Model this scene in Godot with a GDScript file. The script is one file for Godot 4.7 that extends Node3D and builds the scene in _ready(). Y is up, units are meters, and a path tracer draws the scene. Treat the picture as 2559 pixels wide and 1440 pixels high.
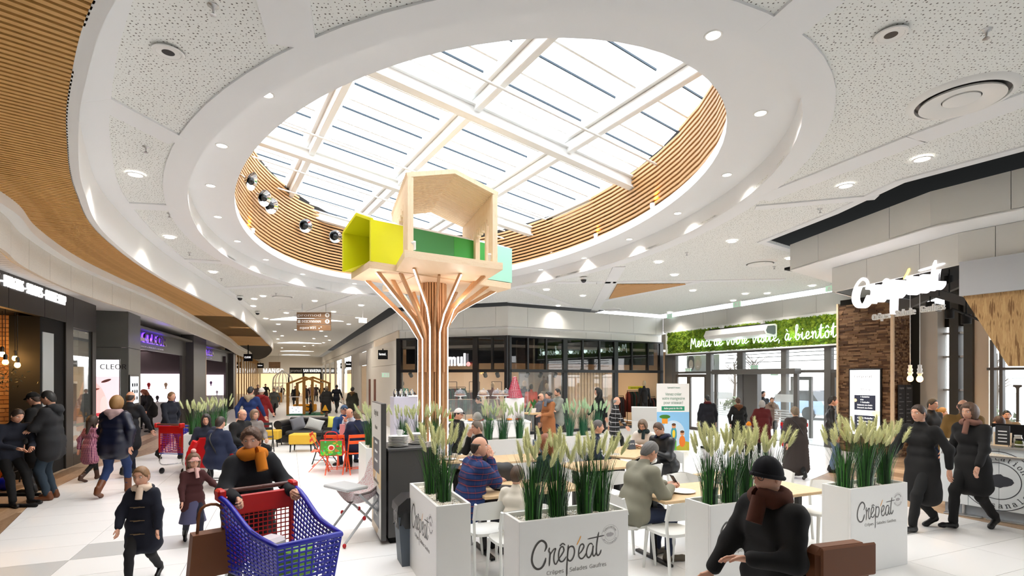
extends Node3D
# A shopping-mall hall. Plan coordinates: X to the right, Z into the picture (world z = -Z), metres; the hall's own axes are turned by YAW: a (across), b (along).
const FOCAL:=1320.0
const CX:=1280.0
const YH:=943.0
const HC:=2.1
const YAW:=0.4
const CA:=0.92106
const LAMPS:=0.3
const SA:=0.38942
var names:={}
var mats:={}
var rng:=RandomNumberGenerator.new()
class MB:
	var v:=PackedVector3Array()
	var n:=PackedVector3Array()
	var uv:=PackedVector2Array()
	var c:=PackedColorArray()
	var ix:=PackedInt32Array()
	var col:=Color.WHITE
	var tinted:=false
	func vert(p:Vector3,nn:Vector3,t:=Vector2.ZERO)->int:
		v.append(p)
		n.append(nn)
		uv.append(t)
		c.append(col)
		return v.size()-1
	func tri(a: int,b: int,d: int)->void:
		ix.append(a)
		ix.append(d)
		ix.append(b)
	func quad(p0:Vector3,p1:Vector3,p2:Vector3,p3:Vector3,tiled:=false)->MB:
		var nn:=(p1-p0).cross(p2-p0).normalized()
		if nn==Vector3.ZERO:
			nn=(p2-p0).cross(p3-p0).normalized()
		var a:=vert(p0,nn,Vector2(0,1))
		var b:=vert(p1,nn,Vector2(1,1))
		var d:=vert(p2,nn,Vector2(1,0))
		var e:=vert(p3,nn,Vector2(0,0))
		tri(a,b,d)
		tri(a,d,e)
		return self
	func flat(p0:Vector3,p1:Vector3,p2:Vector3)->void:
		var nn:=(p1-p0).cross(p2-p0).normalized()
		tri(vert(p0,nn),vert(p1,nn),vert(p2,nn))
	func box(ctr:Vector3,size:Vector3,bas:=Basis.IDENTITY,ch:=0.0)->MB:
		var h:=size*0.5
		var k:=minf(ch,minf(h.x,minf(h.y,h.z))*0.9)
		var ax:=[bas.x,bas.y,bas.z]
		var hh:=[h.x,h.y,h.z]
		for i in 3:
			var j:=(i+1) % 3
			var l:=(i+2) % 3
			for s in [-1.0,1.0]:
				var o:Vector3=ctr+ax[i]*(hh[i]*s)
				var u:Vector3=ax[j]*(hh[j]-k)
				var w:Vector3=ax[l]*(hh[l]-k)
				out(o-u-w,o+u-w,o+u+w,o-u+w,ctr)
				if k>0:
					var p:Vector3=ax[j]*(hh[j]*s)
					var q:Vector3=ax[j]*((hh[j]-k)*s)
					var e:Vector3=ax[i]*(hh[i]-k)
					for t in [-1.0,1.0]:
						var pp:Vector3=ctr+p+ax[l]*((hh[l]-k)*t)
						var qq:Vector3=ctr+q+ax[l]*(hh[l]*t)
						out(pp-e,qq-e,qq+e,pp+e,ctr)
		if k>0:
			for sx in [-1.0,1.0]:
				for sy in [-1.0,1.0]:
					for sz in [-1.0,1.0]:
						var a:Vector3=ctr+bas.x*(h.x*sx)+bas.y*((h.y-k)*sy)+bas.z*((h.z-k)*sz)
						var b:Vector3=ctr+bas.x*((h.x-k)*sx)+bas.y*(h.y*sy)+bas.z*((h.z-k)*sz)
						var d:Vector3=ctr+bas.x*((h.x-k)*sx)+bas.y*((h.y-k)*sy)+bas.z*(h.z*sz)
						if (b-a).cross(d-a).dot(a-ctr)>0:
							flat(a,b,d)
						else:
							flat(a,d,b)
		return self
	func out(p0:Vector3,p1:Vector3,p2:Vector3,p3:Vector3,from:Vector3)->void:
		if (p1-p0).cross(p2-p0).dot((p0+p2)*0.5-from)>=0:
			quad(p0,p1,p2,p3)
		else:
			quad(p0,p3,p2,p1)
	func b2(lo:Vector3,hi:Vector3,ch:=0.0)->MB:
		return box((lo+hi)*0.5,hi-lo,Basis.IDENTITY,ch)
	func tube(pts:Array,r,seg:=8,caps:=true,flatness:=1.0,up0:=Vector3.ZERO)->MB:
		var m:=pts.size()
		var t0:Vector3=(pts[1]-pts[0]).normalized()
		var up:=up0
		if up==Vector3.ZERO:
			up=Vector3.UP if absf(t0.y)<0.9 else Vector3.RIGHT
		var base:=v.size()
		var side:=t0.cross(up).normalized()
		for i in m:
			var t:Vector3=(pts[mini(i+1,m-1)]-pts[maxi(i-1,0)]).normalized()
			side=(side-t*side.dot(t)).normalized()
			var w:=side.cross(t)
			var rr:float=r[i] if r is Array else r
			for k in seg:
				var an:=TAU*k/seg
				var d:=side*cos(an)+w*sin(an)*flatness
				var nn:=(side*cos(an)*flatness+w*sin(an)).normalized()
				vert(pts[i]+d*rr,nn,Vector2(float(k)/seg,float(i)/maxf(1,m-1)))
		for i in m-1:
			for k in seg:
				var a:=base+i*seg+k
				var b:=base+i*seg+(k+1) % seg
				tri(a,a+seg,b+seg)
				tri(a,b+seg,b)
		if caps:
			for e in 2:
				var i:=0 if e==0 else m-1
				var t:Vector3=((pts[1]-pts[0]) if e==0 else (pts[m-1]-pts[m-2])).normalized()
				var nn:=-t if e==0 else t
				var cc:=vert(pts[i],nn)
				var first:=v.size()
				for k in seg:
					vert(v[base+i*seg+k],nn)
				for k in seg:
					if e==0:
						tri(cc,first+k,first+(k+1) % seg)
					else:
						tri(cc,first+(k+1) % seg,first+k)
		return self
	func bar(a:Vector3,b:Vector3,w:float,d:float,up:=Vector3.UP,ch:=0.0)->MB:
		var t:=(b-a)
		var y:=t.normalized()
		var x:=y.cross(up).normalized()
		if x==Vector3.ZERO:
			x=Vector3.RIGHT
		var z:=x.cross(y)
		return box((a+b)*0.5,Vector3(w,t.length(),d),Basis(x,y,z),ch)
	func lathe(prof:Array,seg:=20,xf:=Transform3D.IDENTITY,smooth:=true)->MB:
		for i in prof.size()-1:
			var p:Vector2=prof[i]
			var q:Vector2=prof[i+1]
			if p==q:
				continue
			var d:=(q-p).normalized()
			var np:=Vector2(d.y,-d.x)
			var n0:=np
			var n1:=np
			if smooth:
				if i>0:
					var e:Vector2=(p-prof[i-1]).normalized()
					if e.dot(d)>0.6:
						n0=(np+Vector2(e.y,-e.x)).normalized()
				if i+2<prof.size():
					var e:Vector2=(prof[i+2]-q).normalized()
					if e.dot(d)>0.6:
						n1=(np+Vector2(e.y,-e.x)).normalized()
			var base:=v.size()
			for k in seg+1:
				var an:=TAU*k/seg
				var cc:=cos(an)
				var ss:=sin(an)
				vert(xf*Vector3(p.x*cc,p.y,-p.x*ss),(xf.basis*Vector3(n0.x*cc,n0.y,-n0.x*ss)).normalized(),Vector2(float(k)/seg,1.0-p.y))
				vert(xf*Vector3(q.x*cc,q.y,-q.x*ss),(xf.basis*Vector3(n1.x*cc,n1.y,-n1.x*ss)).normalized(),Vector2(float(k)/seg,1.0-q.y))
			for k in seg:
				var a:=base+k*2
				tri(a,a+2,a+3)
				tri(a,a+3,a+1)
		return self
	func prism(poly:PackedVector2Array,z0:float,z1:float,xf:=Transform3D.IDENTITY,sides:=true,back:=true)->MB:
		var pg:=poly
		if Geometry2D.is_polygon_clockwise(pg):
			pg=pg.duplicate()
			pg.reverse()
		var t:=Geometry2D.triangulate_polygon(pg)
		var nf:=(xf.basis*Vector3(0,0,1)).normalized()
		var lo:=Vector2(INF,INF)
		var hi:=-lo
		for p in pg:
			lo=lo.min(p)
			hi=hi.max(p)
		var sz:=(hi-lo).max(Vector2(1e-6,1e-6))
		var f0:=v.size()
		for p in pg:
			vert(xf*Vector3(p.x,p.y,z1),nf,Vector2((p.x-lo.x)/sz.x,1.0-(p.y-lo.y)/sz.y))
		for i in range(0,t.size(),3):
			var flip:=(pg[t[i+1]]-pg[t[i]]).cross(pg[t[i+2]]-pg[t[i]])<0
			if flip:
				tri(f0+t[i],f0+t[i+2],f0+t[i+1])
			else:
				tri(f0+t[i],f0+t[i+1],f0+t[i+2])
		if back:
			var f1:=v.size()
			for p in pg:
				vert(xf*Vector3(p.x,p.y,z0),-nf)
			for i in range(0,t.size(),3):
				var flip:=(pg[t[i+1]]-pg[t[i]]).cross(pg[t[i+2]]-pg[t[i]])<0
				if flip:
					tri(f1+t[i],f1+t[i+1],f1+t[i+2])
				else:
					tri(f1+t[i],f1+t[i+2],f1+t[i+1])
		if sides:
			for i in pg.size():
				var p:=pg[i]
				var q:=pg[(i+1) % pg.size()]
				quad(xf*Vector3(p.x,p.y,z0),xf*Vector3(q.x,q.y,z0),xf*Vector3(q.x,q.y,z1),xf*Vector3(p.x,p.y,z1))
		return self
	func grid(pts:Array,rows:int,cols:int,wrap:=false)->MB:
		var base:=v.size()
		for r in rows:
			for k in cols:
				var p:Vector3=pts[r*cols+k]
				var kl:=(k-1+cols) % cols if wrap else maxi(k-1,0)
				var kr:=(k+1) % cols if wrap else mini(k+1,cols-1)
				var du:Vector3=pts[r*cols+kr]-pts[r*cols+kl]
				var dv:Vector3=pts[mini(r+1,rows-1)*cols+k]-pts[maxi(r-1,0)*cols+k]
				var nn:=du.cross(dv).normalized()
				vert(p,nn if nn!=Vector3.ZERO else Vector3.UP,Vector2(float(k)/maxf(1,cols-(0 if wrap else 1)),1.0-float(r)/maxf(1,rows-1)))
		for r in rows-1:
			for k in (cols if wrap else cols-1):
				var a:=base+r*cols+k
				var b:=base+r*cols+(k+1) % cols
				tri(a,b,b+cols)
				tri(a,b+cols,a+cols)
		return self
	func ellipsoid(ctr:Vector3,rad:Vector3,seg:=14,rings:=9,bas:=Basis.IDENTITY)->MB:
		var base:=v.size()
		for r in rings+1:
			var th:=PI*r/rings
			for k in seg:
				var ph:=TAU*k/seg
				var d:=Vector3(sin(th)*cos(ph),-cos(th),-sin(th)*sin(ph))
				vert(ctr+bas*(d*rad),(bas*(d/rad)).normalized(),Vector2(float(k)/seg,1.0-float(r)/rings))
		for r in rings:
			for k in seg:
				var a:=base+r*seg+k
				var b:=base+r*seg+(k+1) % seg
				tri(a,b,b+seg)
				tri(a,b+seg,a+seg)
		return self
	func add(o:MB,xf:=Transform3D.IDENTITY)->MB:
		var base:=v.size()
		var nb:=xf.basis.inverse().transposed()
		var flip:=xf.basis.determinant()<0
		for i in o.v.size():
			v.append(xf*o.v[i])
			n.append((nb*o.n[i]).normalized())
		uv.append_array(o.uv)
		c.append_array(o.c)
		for i in range(0,o.ix.size(),3):
			ix.append(base+o.ix[i])
			ix.append(base+o.ix[i+(2 if flip else 1)])
			ix.append(base+o.ix[i+(1 if flip else 2)])
		tinted=tinted or o.tinted
		return self
	func mesh()->ArrayMesh:
		var a:=[]
		a.resize(Mesh.ARRAY_MAX)
		a[Mesh.ARRAY_VERTEX]=v
		a[Mesh.ARRAY_NORMAL]=n
		a[Mesh.ARRAY_TEX_UV]=uv
		if tinted:
			a[Mesh.ARRAY_COLOR]=c
		a[Mesh.ARRAY_INDEX]=ix
		var m:=ArrayMesh.new()
		if v.size()>0:
			m.add_surface_from_arrays(Mesh.PRIMITIVE_TRIANGLES,a)
		return m
# ---- places
func W(x:float,z:float,h:=0.0)->Vector3:
	return Vector3(x,h,-z)
func M(a:float,b:float,h:=0.0)->Vector3:
	return Vector3(CA*a-SA*b,h,-(SA*a+CA*b))
func hall(p:Vector3)->Vector2:
	return Vector2(CA*p.x-SA*p.z,-SA*p.x-CA*p.z)
func at(px:float,py:float,z:float)->Vector3:
	return Vector3((px-CX)/FOCAL*z,HC+(YH-py)/FOCAL*z,-z)
func on(px: float,py: float,h:=0.0)->Vector3:
	return at(px,py,(h-HC)*FOCAL/(YH-py))
# ---- naming and tagging
func numbered(s:String)->String:
	var k:int=names.get(s,-1)+1
	names[s]=k
	return s if k==0 else "%s_%03d" % [s,k]
func thing(called:String,label:String,category:String,pos:=Vector3.ZERO,yaw:=0.0,group:="")->Node3D:
	var o:=Node3D.new()
	o.name=numbered(called)
	add_child(o)
	o.position=pos
	o.rotation.y=yaw
	tag(o,label,category,group)
	return o
func tag(o:Node,label:String,category:String,group:="")->Node:
	o.set_meta("label",label)
	o.set_meta("category",category)
	if group:
		o.set_meta("group",group)
	return o
func obj(called:String,mb,m:Material,parent:Node=self,pos:=Vector3.ZERO,yaw:=0.0)->MeshInstance3D:
	var o:=MeshInstance3D.new()
	o.name=numbered(called) if parent==self else StringName(called)
	o.mesh=mb.mesh() if mb is MB else mb
	if m:
		if m.vertex_color_use_as_albedo or not (mb is MB):
			pass
		o.material_override=m
	parent.add_child(o,true)
	o.position=pos
	o.rotation.y=yaw
	return o
func struct(called:String,mb,m:Material,label:String)->MeshInstance3D:
	var o:=obj(called,mb,m)
	o.set_meta("kind","structure")
	o.set_meta("label",label)
	o.set_meta("category",called.get_slice("_",0))
	return o
func dup(o:Node3D,pos:Vector3,yaw:float,label:="",base:="")->Node3D:
	var r:Node3D=o.duplicate()
	r.name=numbered(base if base else String(o.name).rstrip("0123456789").trim_suffix("_"))
	add_child(r)
	r.position=pos
	r.rotation.y=yaw
	if label:
		r.set_meta("label",label)
	return r
# ---- materials
func mat(key:String,color:=Color.WHITE,rough:=0.6,opt:={})->StandardMaterial3D:
	if mats.has(key):
		return mats[key]
	var m:=StandardMaterial3D.new()
	m.resource_name=key
	m.albedo_color=color
	m.roughness=rough
	for k in opt:
		if k=="emit":
			m.emission_enabled=true
			m.emission=opt[k]
		elif k=="power":
			m.emission_energy_multiplier=opt[k]
		elif k=="noise":
			m.albedo_texture=noise_tex(opt[k][0],opt[k][1],opt[k][3] if opt[k].size()>3 else 3)
			m.uv1_triplanar=true
			m.uv1_scale=opt[k][2]
		elif k=="bump":
			m.normal_enabled=true
			m.normal_texture=bump_tex(opt[k][0])
			m.normal_scale=opt[k][2]
			m.uv1_triplanar=true
			m.uv1_scale=opt[k][1]
		else:
			m.set(k,opt[k])
	mats[key]=m
	return m
var ntex:={}
func noise_tex(freq:float,ramp:Array,octaves:=3)->NoiseTexture2D:
	var key:=str(freq,ramp,octaves)
	if ntex.has(key):
		return ntex[key]
	var fn:=FastNoiseLite.new()
	fn.seed=int(freq*1000)+ramp.size()
	fn.frequency=freq
	fn.fractal_octaves=octaves
	var t:=NoiseTexture2D.new()
	t.width=256
	t.height=256
	t.seamless=true
	t.noise=fn
	var g:=Gradient.new()
	var cols:=PackedColorArray()
	var offs:=PackedFloat32Array()
	for i in ramp.size():
		cols.append(ramp[i])
		offs.append(0.25+0.5*float(i)/maxf(1,ramp.size()-1))
	g.offsets=offs
	g.colors=cols
	t.color_ramp=g
	ntex[key]=t
	return t
func bump_tex(freq:float)->NoiseTexture2D:
	if ntex.has(freq):
		return ntex[freq]
	var fn:=FastNoiseLite.new()
	fn.seed=7
	fn.frequency=freq
	var t:=NoiseTexture2D.new()
	t.width=256
	t.height=256
	t.seamless=true
	t.as_normal_map=true
	t.bump_strength=4.0
	ntex[freq]=t
	t.noise=fn
	return t
# timber whose grain runs along the given local axis
func wood(key:String,light:Color,dark:Color,axis:=0,rough:=0.5)->StandardMaterial3D:
	var s:=Vector3(9,9,9)
	s[axis]=0.6
	var q:=Color(snappedf(dark.r/light.r,0.04),snappedf(dark.g/light.g,0.04),snappedf(dark.b/light.b,0.04))
	return mat(key+str(axis),light,rough,{"noise":[0.02,[q,Color.WHITE,q.lerp(Color.WHITE,0.6),Color.WHITE],s,4]})
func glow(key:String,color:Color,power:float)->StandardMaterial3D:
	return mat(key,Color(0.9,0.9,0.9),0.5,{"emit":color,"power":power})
func glass(key:String,tint:Color,alpha:float)->StandardMaterial3D:
	return mat(key,Color(tint.r,tint.g,tint.b,alpha),0.02,{"transparency":BaseMaterial3D.TRANSPARENCY_ALPHA})
func smooth(pts: Array,per:=6,closed:=false)->Array:
	var out:=[]
	var m:=pts.size()
	for i in (m if closed else m-1):
		var p0=pts[(i-1+m) % m] if closed or i>0 else pts[i]*2-pts[i+1]
		var p1=pts[i]
		var p2=pts[(i+1) % m]
		var p3=pts[(i+2) % m] if closed or i+2<m else pts[m-1]*2-pts[m-2]
		for k in per:
			var t:=float(k)/per
			out.append(0.5*(p1*2+(p2-p0)*t+(p0*2-p1*5+p2*4-p3)*t*t+(p1*3-p0-p2*3+p3)*t*t*t))
	if not closed:
		out.append(pts[m-1])
	return out
func spot(parent:Node3D,pos:Vector3,dir:Vector3,energy:float,angle:=60.0,color:=Color(1,0.95,0.88),radius:=0.06)->void:
	var l:=SpotLight3D.new()
	l.name="lamp"
	parent.add_child(l,true)
	l.position=pos
	l.basis=Basis.looking_at(dir,Vector3.UP if absf(dir.normalized().y)<0.9 else Vector3.RIGHT)
	l.light_energy=energy*LAMPS
	l.light_color=color
	l.spot_angle=angle
	l.spot_range=30.0
	l.spot_attenuation=2.0
	l.light_size=radius
	l.shadow_enabled=true
func omni(parent:Node3D,pos:Vector3,energy:float,color:=Color(1,0.93,0.82),radius:=0.06)->void:
	var l:=OmniLight3D.new()
	l.name="lamp"
	parent.add_child(l,true)
	l.position=pos
	l.light_energy=energy*LAMPS
	l.light_color=color
	l.omni_range=30.0
	l.omni_attenuation=2.0
	l.light_size=radius
	l.shadow_enabled=true
func area(parent:Node3D,xf:Transform3D,size:Vector2,energy:float,color:=Color(1,0.96,0.9))->void:
	var l:=AreaLight3D.new()
	l.name="lamp"
	parent.add_child(l,true)
	l.transform=xf
	l.area_size=size
	l.light_energy=energy*LAMPS
	l.light_color=color
	l.area_range=40.0
	l.shadow_enabled=true
# lettering: TextMesh, its front towards +z of xf, left edge and baseline at its origin
func words(parent:Node,text:String,height:float,m:Material,xf:Transform3D,depth:=0.01,font:="Droid Sans",weight:=400,centred:=false,width:=0.0,called:="lettering")->MeshInstance3D:
	var f:=SystemFont.new()
	f.font_names=PackedStringArray([font])
	f.font_weight=weight
	var t:=TextMesh.new()
	t.font=f
	t.text=text
	t.font_size=48
	t.pixel_size=0.01
	t.depth=0.01
	t.curve_step=2.0
	t.horizontal_alignment=HORIZONTAL_ALIGNMENT_CENTER if centred else HORIZONTAL_ALIGNMENT_LEFT
	t.vertical_alignment=VERTICAL_ALIGNMENT_BOTTOM
	var bb:=t.get_aabb()
	var k:=height/0.34
	var kx:=k if width<=0.0 else width/maxf(bb.size.x,0.001)
	var off:=Vector3(0.0 if centred else -bb.position.x,-0.12,0)
	var o:=MeshInstance3D.new()
	o.name=called
	o.mesh=t
	o.material_override=m
	parent.add_child(o,true)
	o.transform=xf*Transform3D(Basis.from_scale(Vector3(kx,k,depth/0.01)),Vector3.ZERO)*Transform3D(Basis.IDENTITY,off)
	return o
func _ready()->void:
	rng.seed=4711
	var cam:=Camera3D.new()
	cam.name="camera"
	cam.projection=Camera3D.PROJECTION_FRUSTUM
	cam.near=0.05
	cam.far=300.0
	cam.size=1440.0/FOCAL*0.05
	cam.frustum_offset=Vector2(0.0,(YH-720.0)/FOCAL*0.05)
	cam.position=Vector3(0,HC,0)
	add_child(cam)
	cam.current=true
	var env:=Environment.new()
	var sky:=Sky.new()
	var sm:=ProceduralSkyMaterial.new()
	sm.sky_top_color=Color(0.93,0.965,1.0)
	sm.sky_horizon_color=Color(1,1,1)
	sm.ground_horizon_color=Color(0.9,0.9,0.9)
	sm.ground_bottom_color=Color(0.7,0.7,0.7)
	sm.sun_angle_max=1.0
	sky.sky_material=sm
	env.background_mode=Environment.BG_SKY
	env.sky=sky
	env.background_energy_multiplier=5.0
	env.tonemap_mode=Environment.TONE_MAPPER_LINEAR
	env.tonemap_exposure=1.22
	env.sdfgi_enabled=true
	env.ssao_enabled=true
	env.ssil_enabled=true
	var we:=WorldEnvironment.new()
	we.name="environment"
	we.environment=env
	add_child(we)
	materials()
	shell()
	shops()
	ceiling_things()
	tree_house()
	planters()
	seating()
	crowd()
	extras()
# ---------------------------------------------------------------- setting
const EC:=Vector2(-1.5,10.53)
const ED:=Vector2(-0.449,0.8935)
const WOOD_IN:=[Vector2(3.6,0.3),Vector2(1.8,1.15),Vector2(0.2,1.6),Vector2(-1.2,2.2),Vector2(-2.2,2.93),Vector2(-3.01,3.73),Vector2(-3.76,4.58),Vector2(-4.82,5.95),Vector2(-6.02,7.88),Vector2(-7.41,11.26),Vector2(-8.91,16.23),Vector2(-10.06,19.85),Vector2(-12.14,25.31),Vector2(-14.4,31.0),Vector2(-18.62,41.18),Vector2(-25.5,55.0),Vector2(-30.5,64.0)]
const WOOD_OUT:=[Vector2(1.2,-0.5),Vector2(-0.5,0.3),Vector2(-2.2,1.3),Vector2(-3.7,2.4),Vector2(-4.7,3.6),Vector2(-5.5,5.0),Vector2(-6.05,6.24),Vector2(-6.75,7.3),Vector2(-7.62,9.0),Vector2(-8.3,10.8),Vector2(-9.31,13.79),Vector2(-11.73,19.85),Vector2(-15.16,28.15),Vector2(-18.9,36.5),Vector2(-23.2,46.76),Vector2(-31.5,63.5)]
const HM:=4.75
const HR:=5.05
const HW:=4.19
var M_:={}
func materials()->void:
	M_.white=mat("white_paint",Color(0.93,0.93,0.925),0.7)
	M_.soffit=mat("soffit_paint",Color(0.925,0.93,0.935),0.75)
	M_.trimwhite=mat("trim_white",Color(0.92,0.92,0.91),0.45)
	M_.panel=mat("panel_grey",Color(0.84,0.835,0.815),0.5)
	M_.beige=mat("beige_panel",Color.WHITE,0.6,{"noise":[0.05,[Color(0.80,0.78,0.74),Color(0.85,0.835,0.80),Color(0.78,0.765,0.73)],Vector3(3,3,3)]})
	M_.black=mat("black_gap",Color(0.02,0.02,0.022),0.9)
	M_.blackframe=mat("black_frame",Color(0.06,0.06,0.065),0.35)
	M_.grey=mat("grey_frame",Color(0.36,0.355,0.345),0.45)
	M_.dkgrey=mat("dark_grey_panel",Color(0.29,0.285,0.28),0.4)
	M_.midgrey=mat("mid_grey_panel",Color(0.43,0.435,0.42),0.45)
	M_.metal=mat("brushed_metal",Color(0.75,0.75,0.75),0.3,{"metallic":0.9})
	M_.chrome=mat("chrome",Color(0.85,0.86,0.87),0.1,{"metallic":1.0})
	M_.pane=glass("clear_pane",Color(0.9,0.95,0.95),0.06)
	M_.darkpane=glass("dim_pane",Color(0.05,0.06,0.07),0.35)
	M_.rail=mat("dark_blue_rail",Color(0.16,0.24,0.3),0.5)
	M_.lamp=glow("lamp_glow",Color(1,0.97,0.92),6.0)
	M_.led=glow("led_strip_light",Color(1.0,0.93,0.9),9.0)
	M_.tile=[]
	for i in 4:
		var t:=0.9+0.005*i
		M_.tile.append(mat("white_tile%d" % i,Color(t,t*0.995,t*0.99),0.34))
	M_.tilegrey=mat("grey_tile",Color(0.76,0.76,0.755),0.3)
	M_.grout=mat("tile_joint",Color(0.45,0.44,0.42),0.9)
	M_.plank=[]
	for i in 5:
		var f:float=[0.0,0.06,-0.05,0.1,-0.09][i]
		M_.plank.append(wood("floor_plank%d_" % i,Color(0.67+f,0.56+f,0.45+f),Color(0.56+f,0.45+f,0.35+f),2,0.45))
	M_.perf=perforated()
	M_.slat=wood("pine_slat",Color(0.87,0.68,0.41),Color(0.76,0.56,0.3),0,0.55)
	M_.slatx=wood("cedar_slat",Color(0.84,0.66,0.45),Color(0.73,0.55,0.36),0,0.55)
	M_.oak0=wood("pale_oak",Color(0.95,0.86,0.73),Color(0.90,0.79,0.64),0,0.5)
	M_.oak1=wood("pale_oak",Color(0.95,0.86,0.73),Color(0.90,0.79,0.64),1,0.5)
	M_.trunk1=wood("trunk_oak",Color(0.82,0.65,0.48),Color(0.74,0.56,0.4),1,0.5)
	M_.ply=wood("plywood",Color(0.86,0.73,0.56),Color(0.76,0.6,0.42),0,0.5)
	M_.ply1=wood("plywood",Color(0.86,0.73,0.56),Color(0.76,0.6,0.42),1,0.5)
	M_.gap=mat("slat_backing",Color(0.1,0.075,0.05),0.9)
	M_.green=mat("exit_green",Color(0.05,0.5,0.3),0.5)
func perforated()->StandardMaterial3D:
	var s:=1024
	var im:=Image.create(s,s,false,Image.FORMAT_RGB8)
	im.fill(Color(0.925,0.93,0.92))
	var r:=RandomNumberGenerator.new()
	r.seed=5
	var cells:=34
	for j in cells:
		for i in cells:
			var cx:=(i+0.5+r.randf_range(-0.3,0.3))*s/cells
			var cy:=(j+0.5+r.randf_range(-0.3,0.3))*s/cells
			var rad:float=[2.0,3.0,4.3,5.6][r.randi() % 4]
			for y in range(int(cy-rad),int(cy+rad)+1):
				for x in range(int(cx-rad),int(cx+rad)+1):
					if Vector2(x+0.5-cx,y+0.5-cy).length()<rad:
						im.set_pixel(posmod(x,s),posmod(y,s),Color(0.42,0.41,0.39))  # shade inside the holes, painted as dark dots in the board colour
	var m:=mat("perforated_board",Color.WHITE,0.8)
	m.albedo_texture=ImageTexture.create_from_image(im)
	m.uv1_triplanar=true
	m.uv1_world_triplanar=true
	m.uv1_scale=Vector3.ONE/1.25
	return m
func oval(ax: float,bx: float,count:=96)->Array:
	var o:=[]
	var e2:=Vector2(ED.y,-ED.x)
	for k in count:
		var t:=TAU*k/count
		o.append(EC+e2*(cos(t)*bx)+ED*(sin(t)*ax))
	return o
func flat_xf(h: float)->Transform3D:
	return Transform3D(Basis(Vector3(1,0,0),Vector3(0,0,-1),Vector3(0,1,0)),Vector3(0,h,0))
func ring(mb: MB,inner: Array,outer: Array,h: float,up:=false)->MB:
	var m:=inner.size()
	for k in m:
		var i0:Vector2=inner[k]
		var i1:Vector2=inner[(k+1) % m]
		var o0:Vector2=outer[k]
		var o1:Vector2=outer[(k+1) % m]
		if up:
			mb.quad(W(i0.x,i0.y,h),W(o0.x,o0.y,h),W(o1.x,o1.y,h),W(i1.x,i1.y,h))
		else:
			mb.quad(W(i0.x,i0.y,h),W(i1.x,i1.y,h),W(o1.x,o1.y,h),W(o0.x,o0.y,h))
	return mb
func curtain(mb: MB,line: Array,h0: float,h1: float,thick: float,closed:=false)->MB:
	var m:=line.size()
	var nrm:=[]
	for k in m:
		var a:Vector2=line[(k-1+m) % m] if closed else line[maxi(k-1,0)]
		var b:Vector2=line[(k+1) % m] if closed else line[mini(k+1,m-1)]
		var d:=(b-a).normalized()
		nrm.append(Vector2(d.y,-d.x))
	for k in (m if closed else m-1):
		var j:=(k+1) % m
		var p:Vector2=line[k]
		var q:Vector2=line[j]
		var p2:Vector2=p+nrm[k]*thick
		var q2:Vector2=q+nrm[j]*thick
		var c:=W((p.x+q2.x)/2,(p.y+q2.y)/2,(h0+h1)/2)
		mb.out(W(p.x,p.y,h0),W(q.x,q.y,h0),W(q.x,q.y,h1),W(p.x,p.y,h1),c)
		mb.out(W(p2.x,p2.y,h0),W(q2.x,q2.y,h0),W(q2.x,q2.y,h1),W(p2.x,p2.y,h1),c)
		mb.out(W(p.x,p.y,h0),W(q.x,q.y,h0),W(q2.x,q2.y,h0),W(p2.x,p2.y,h0),c)
		mb.out(W(p.x,p.y,h1),W(q.x,q.y,h1),W(q2.x,q2.y,h1),W(p2.x,p2.y,h1),c)
	return mb
func seen(p:Vector3,slack:=150.0)->bool:
	if p.z>-0.5:
		return false
	var x:=CX-FOCAL*p.x/p.z
	var y:=YH+FOCAL*(p.y-HC)/p.z
	return x>-slack and x<2560+slack and y>-slack and y<1440+slack
func to_hall(pts:Array)->PackedVector2Array:
	var o:=PackedVector2Array()
	for p in pts:
		o.append(Vector2(CA*p.x+SA*p.y,-SA*p.x+CA*p.y))
	return o
func hall_xf(h: float)->Transform3D:
	return Transform3D(Basis(M(1,0) ,M(0,1),Vector3.UP),Vector3(0,h,0))
func rect(a0:float,b0:float,a1:float,b1:float)->PackedVector2Array:
	return PackedVector2Array([Vector2(a0,b0),Vector2(a1,b0),Vector2(a1,b1),Vector2(a0,b1)])
func shell()->void:
	floors()
	ceilings()
	skylight()
	bulkhead()
	fascias()
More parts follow.
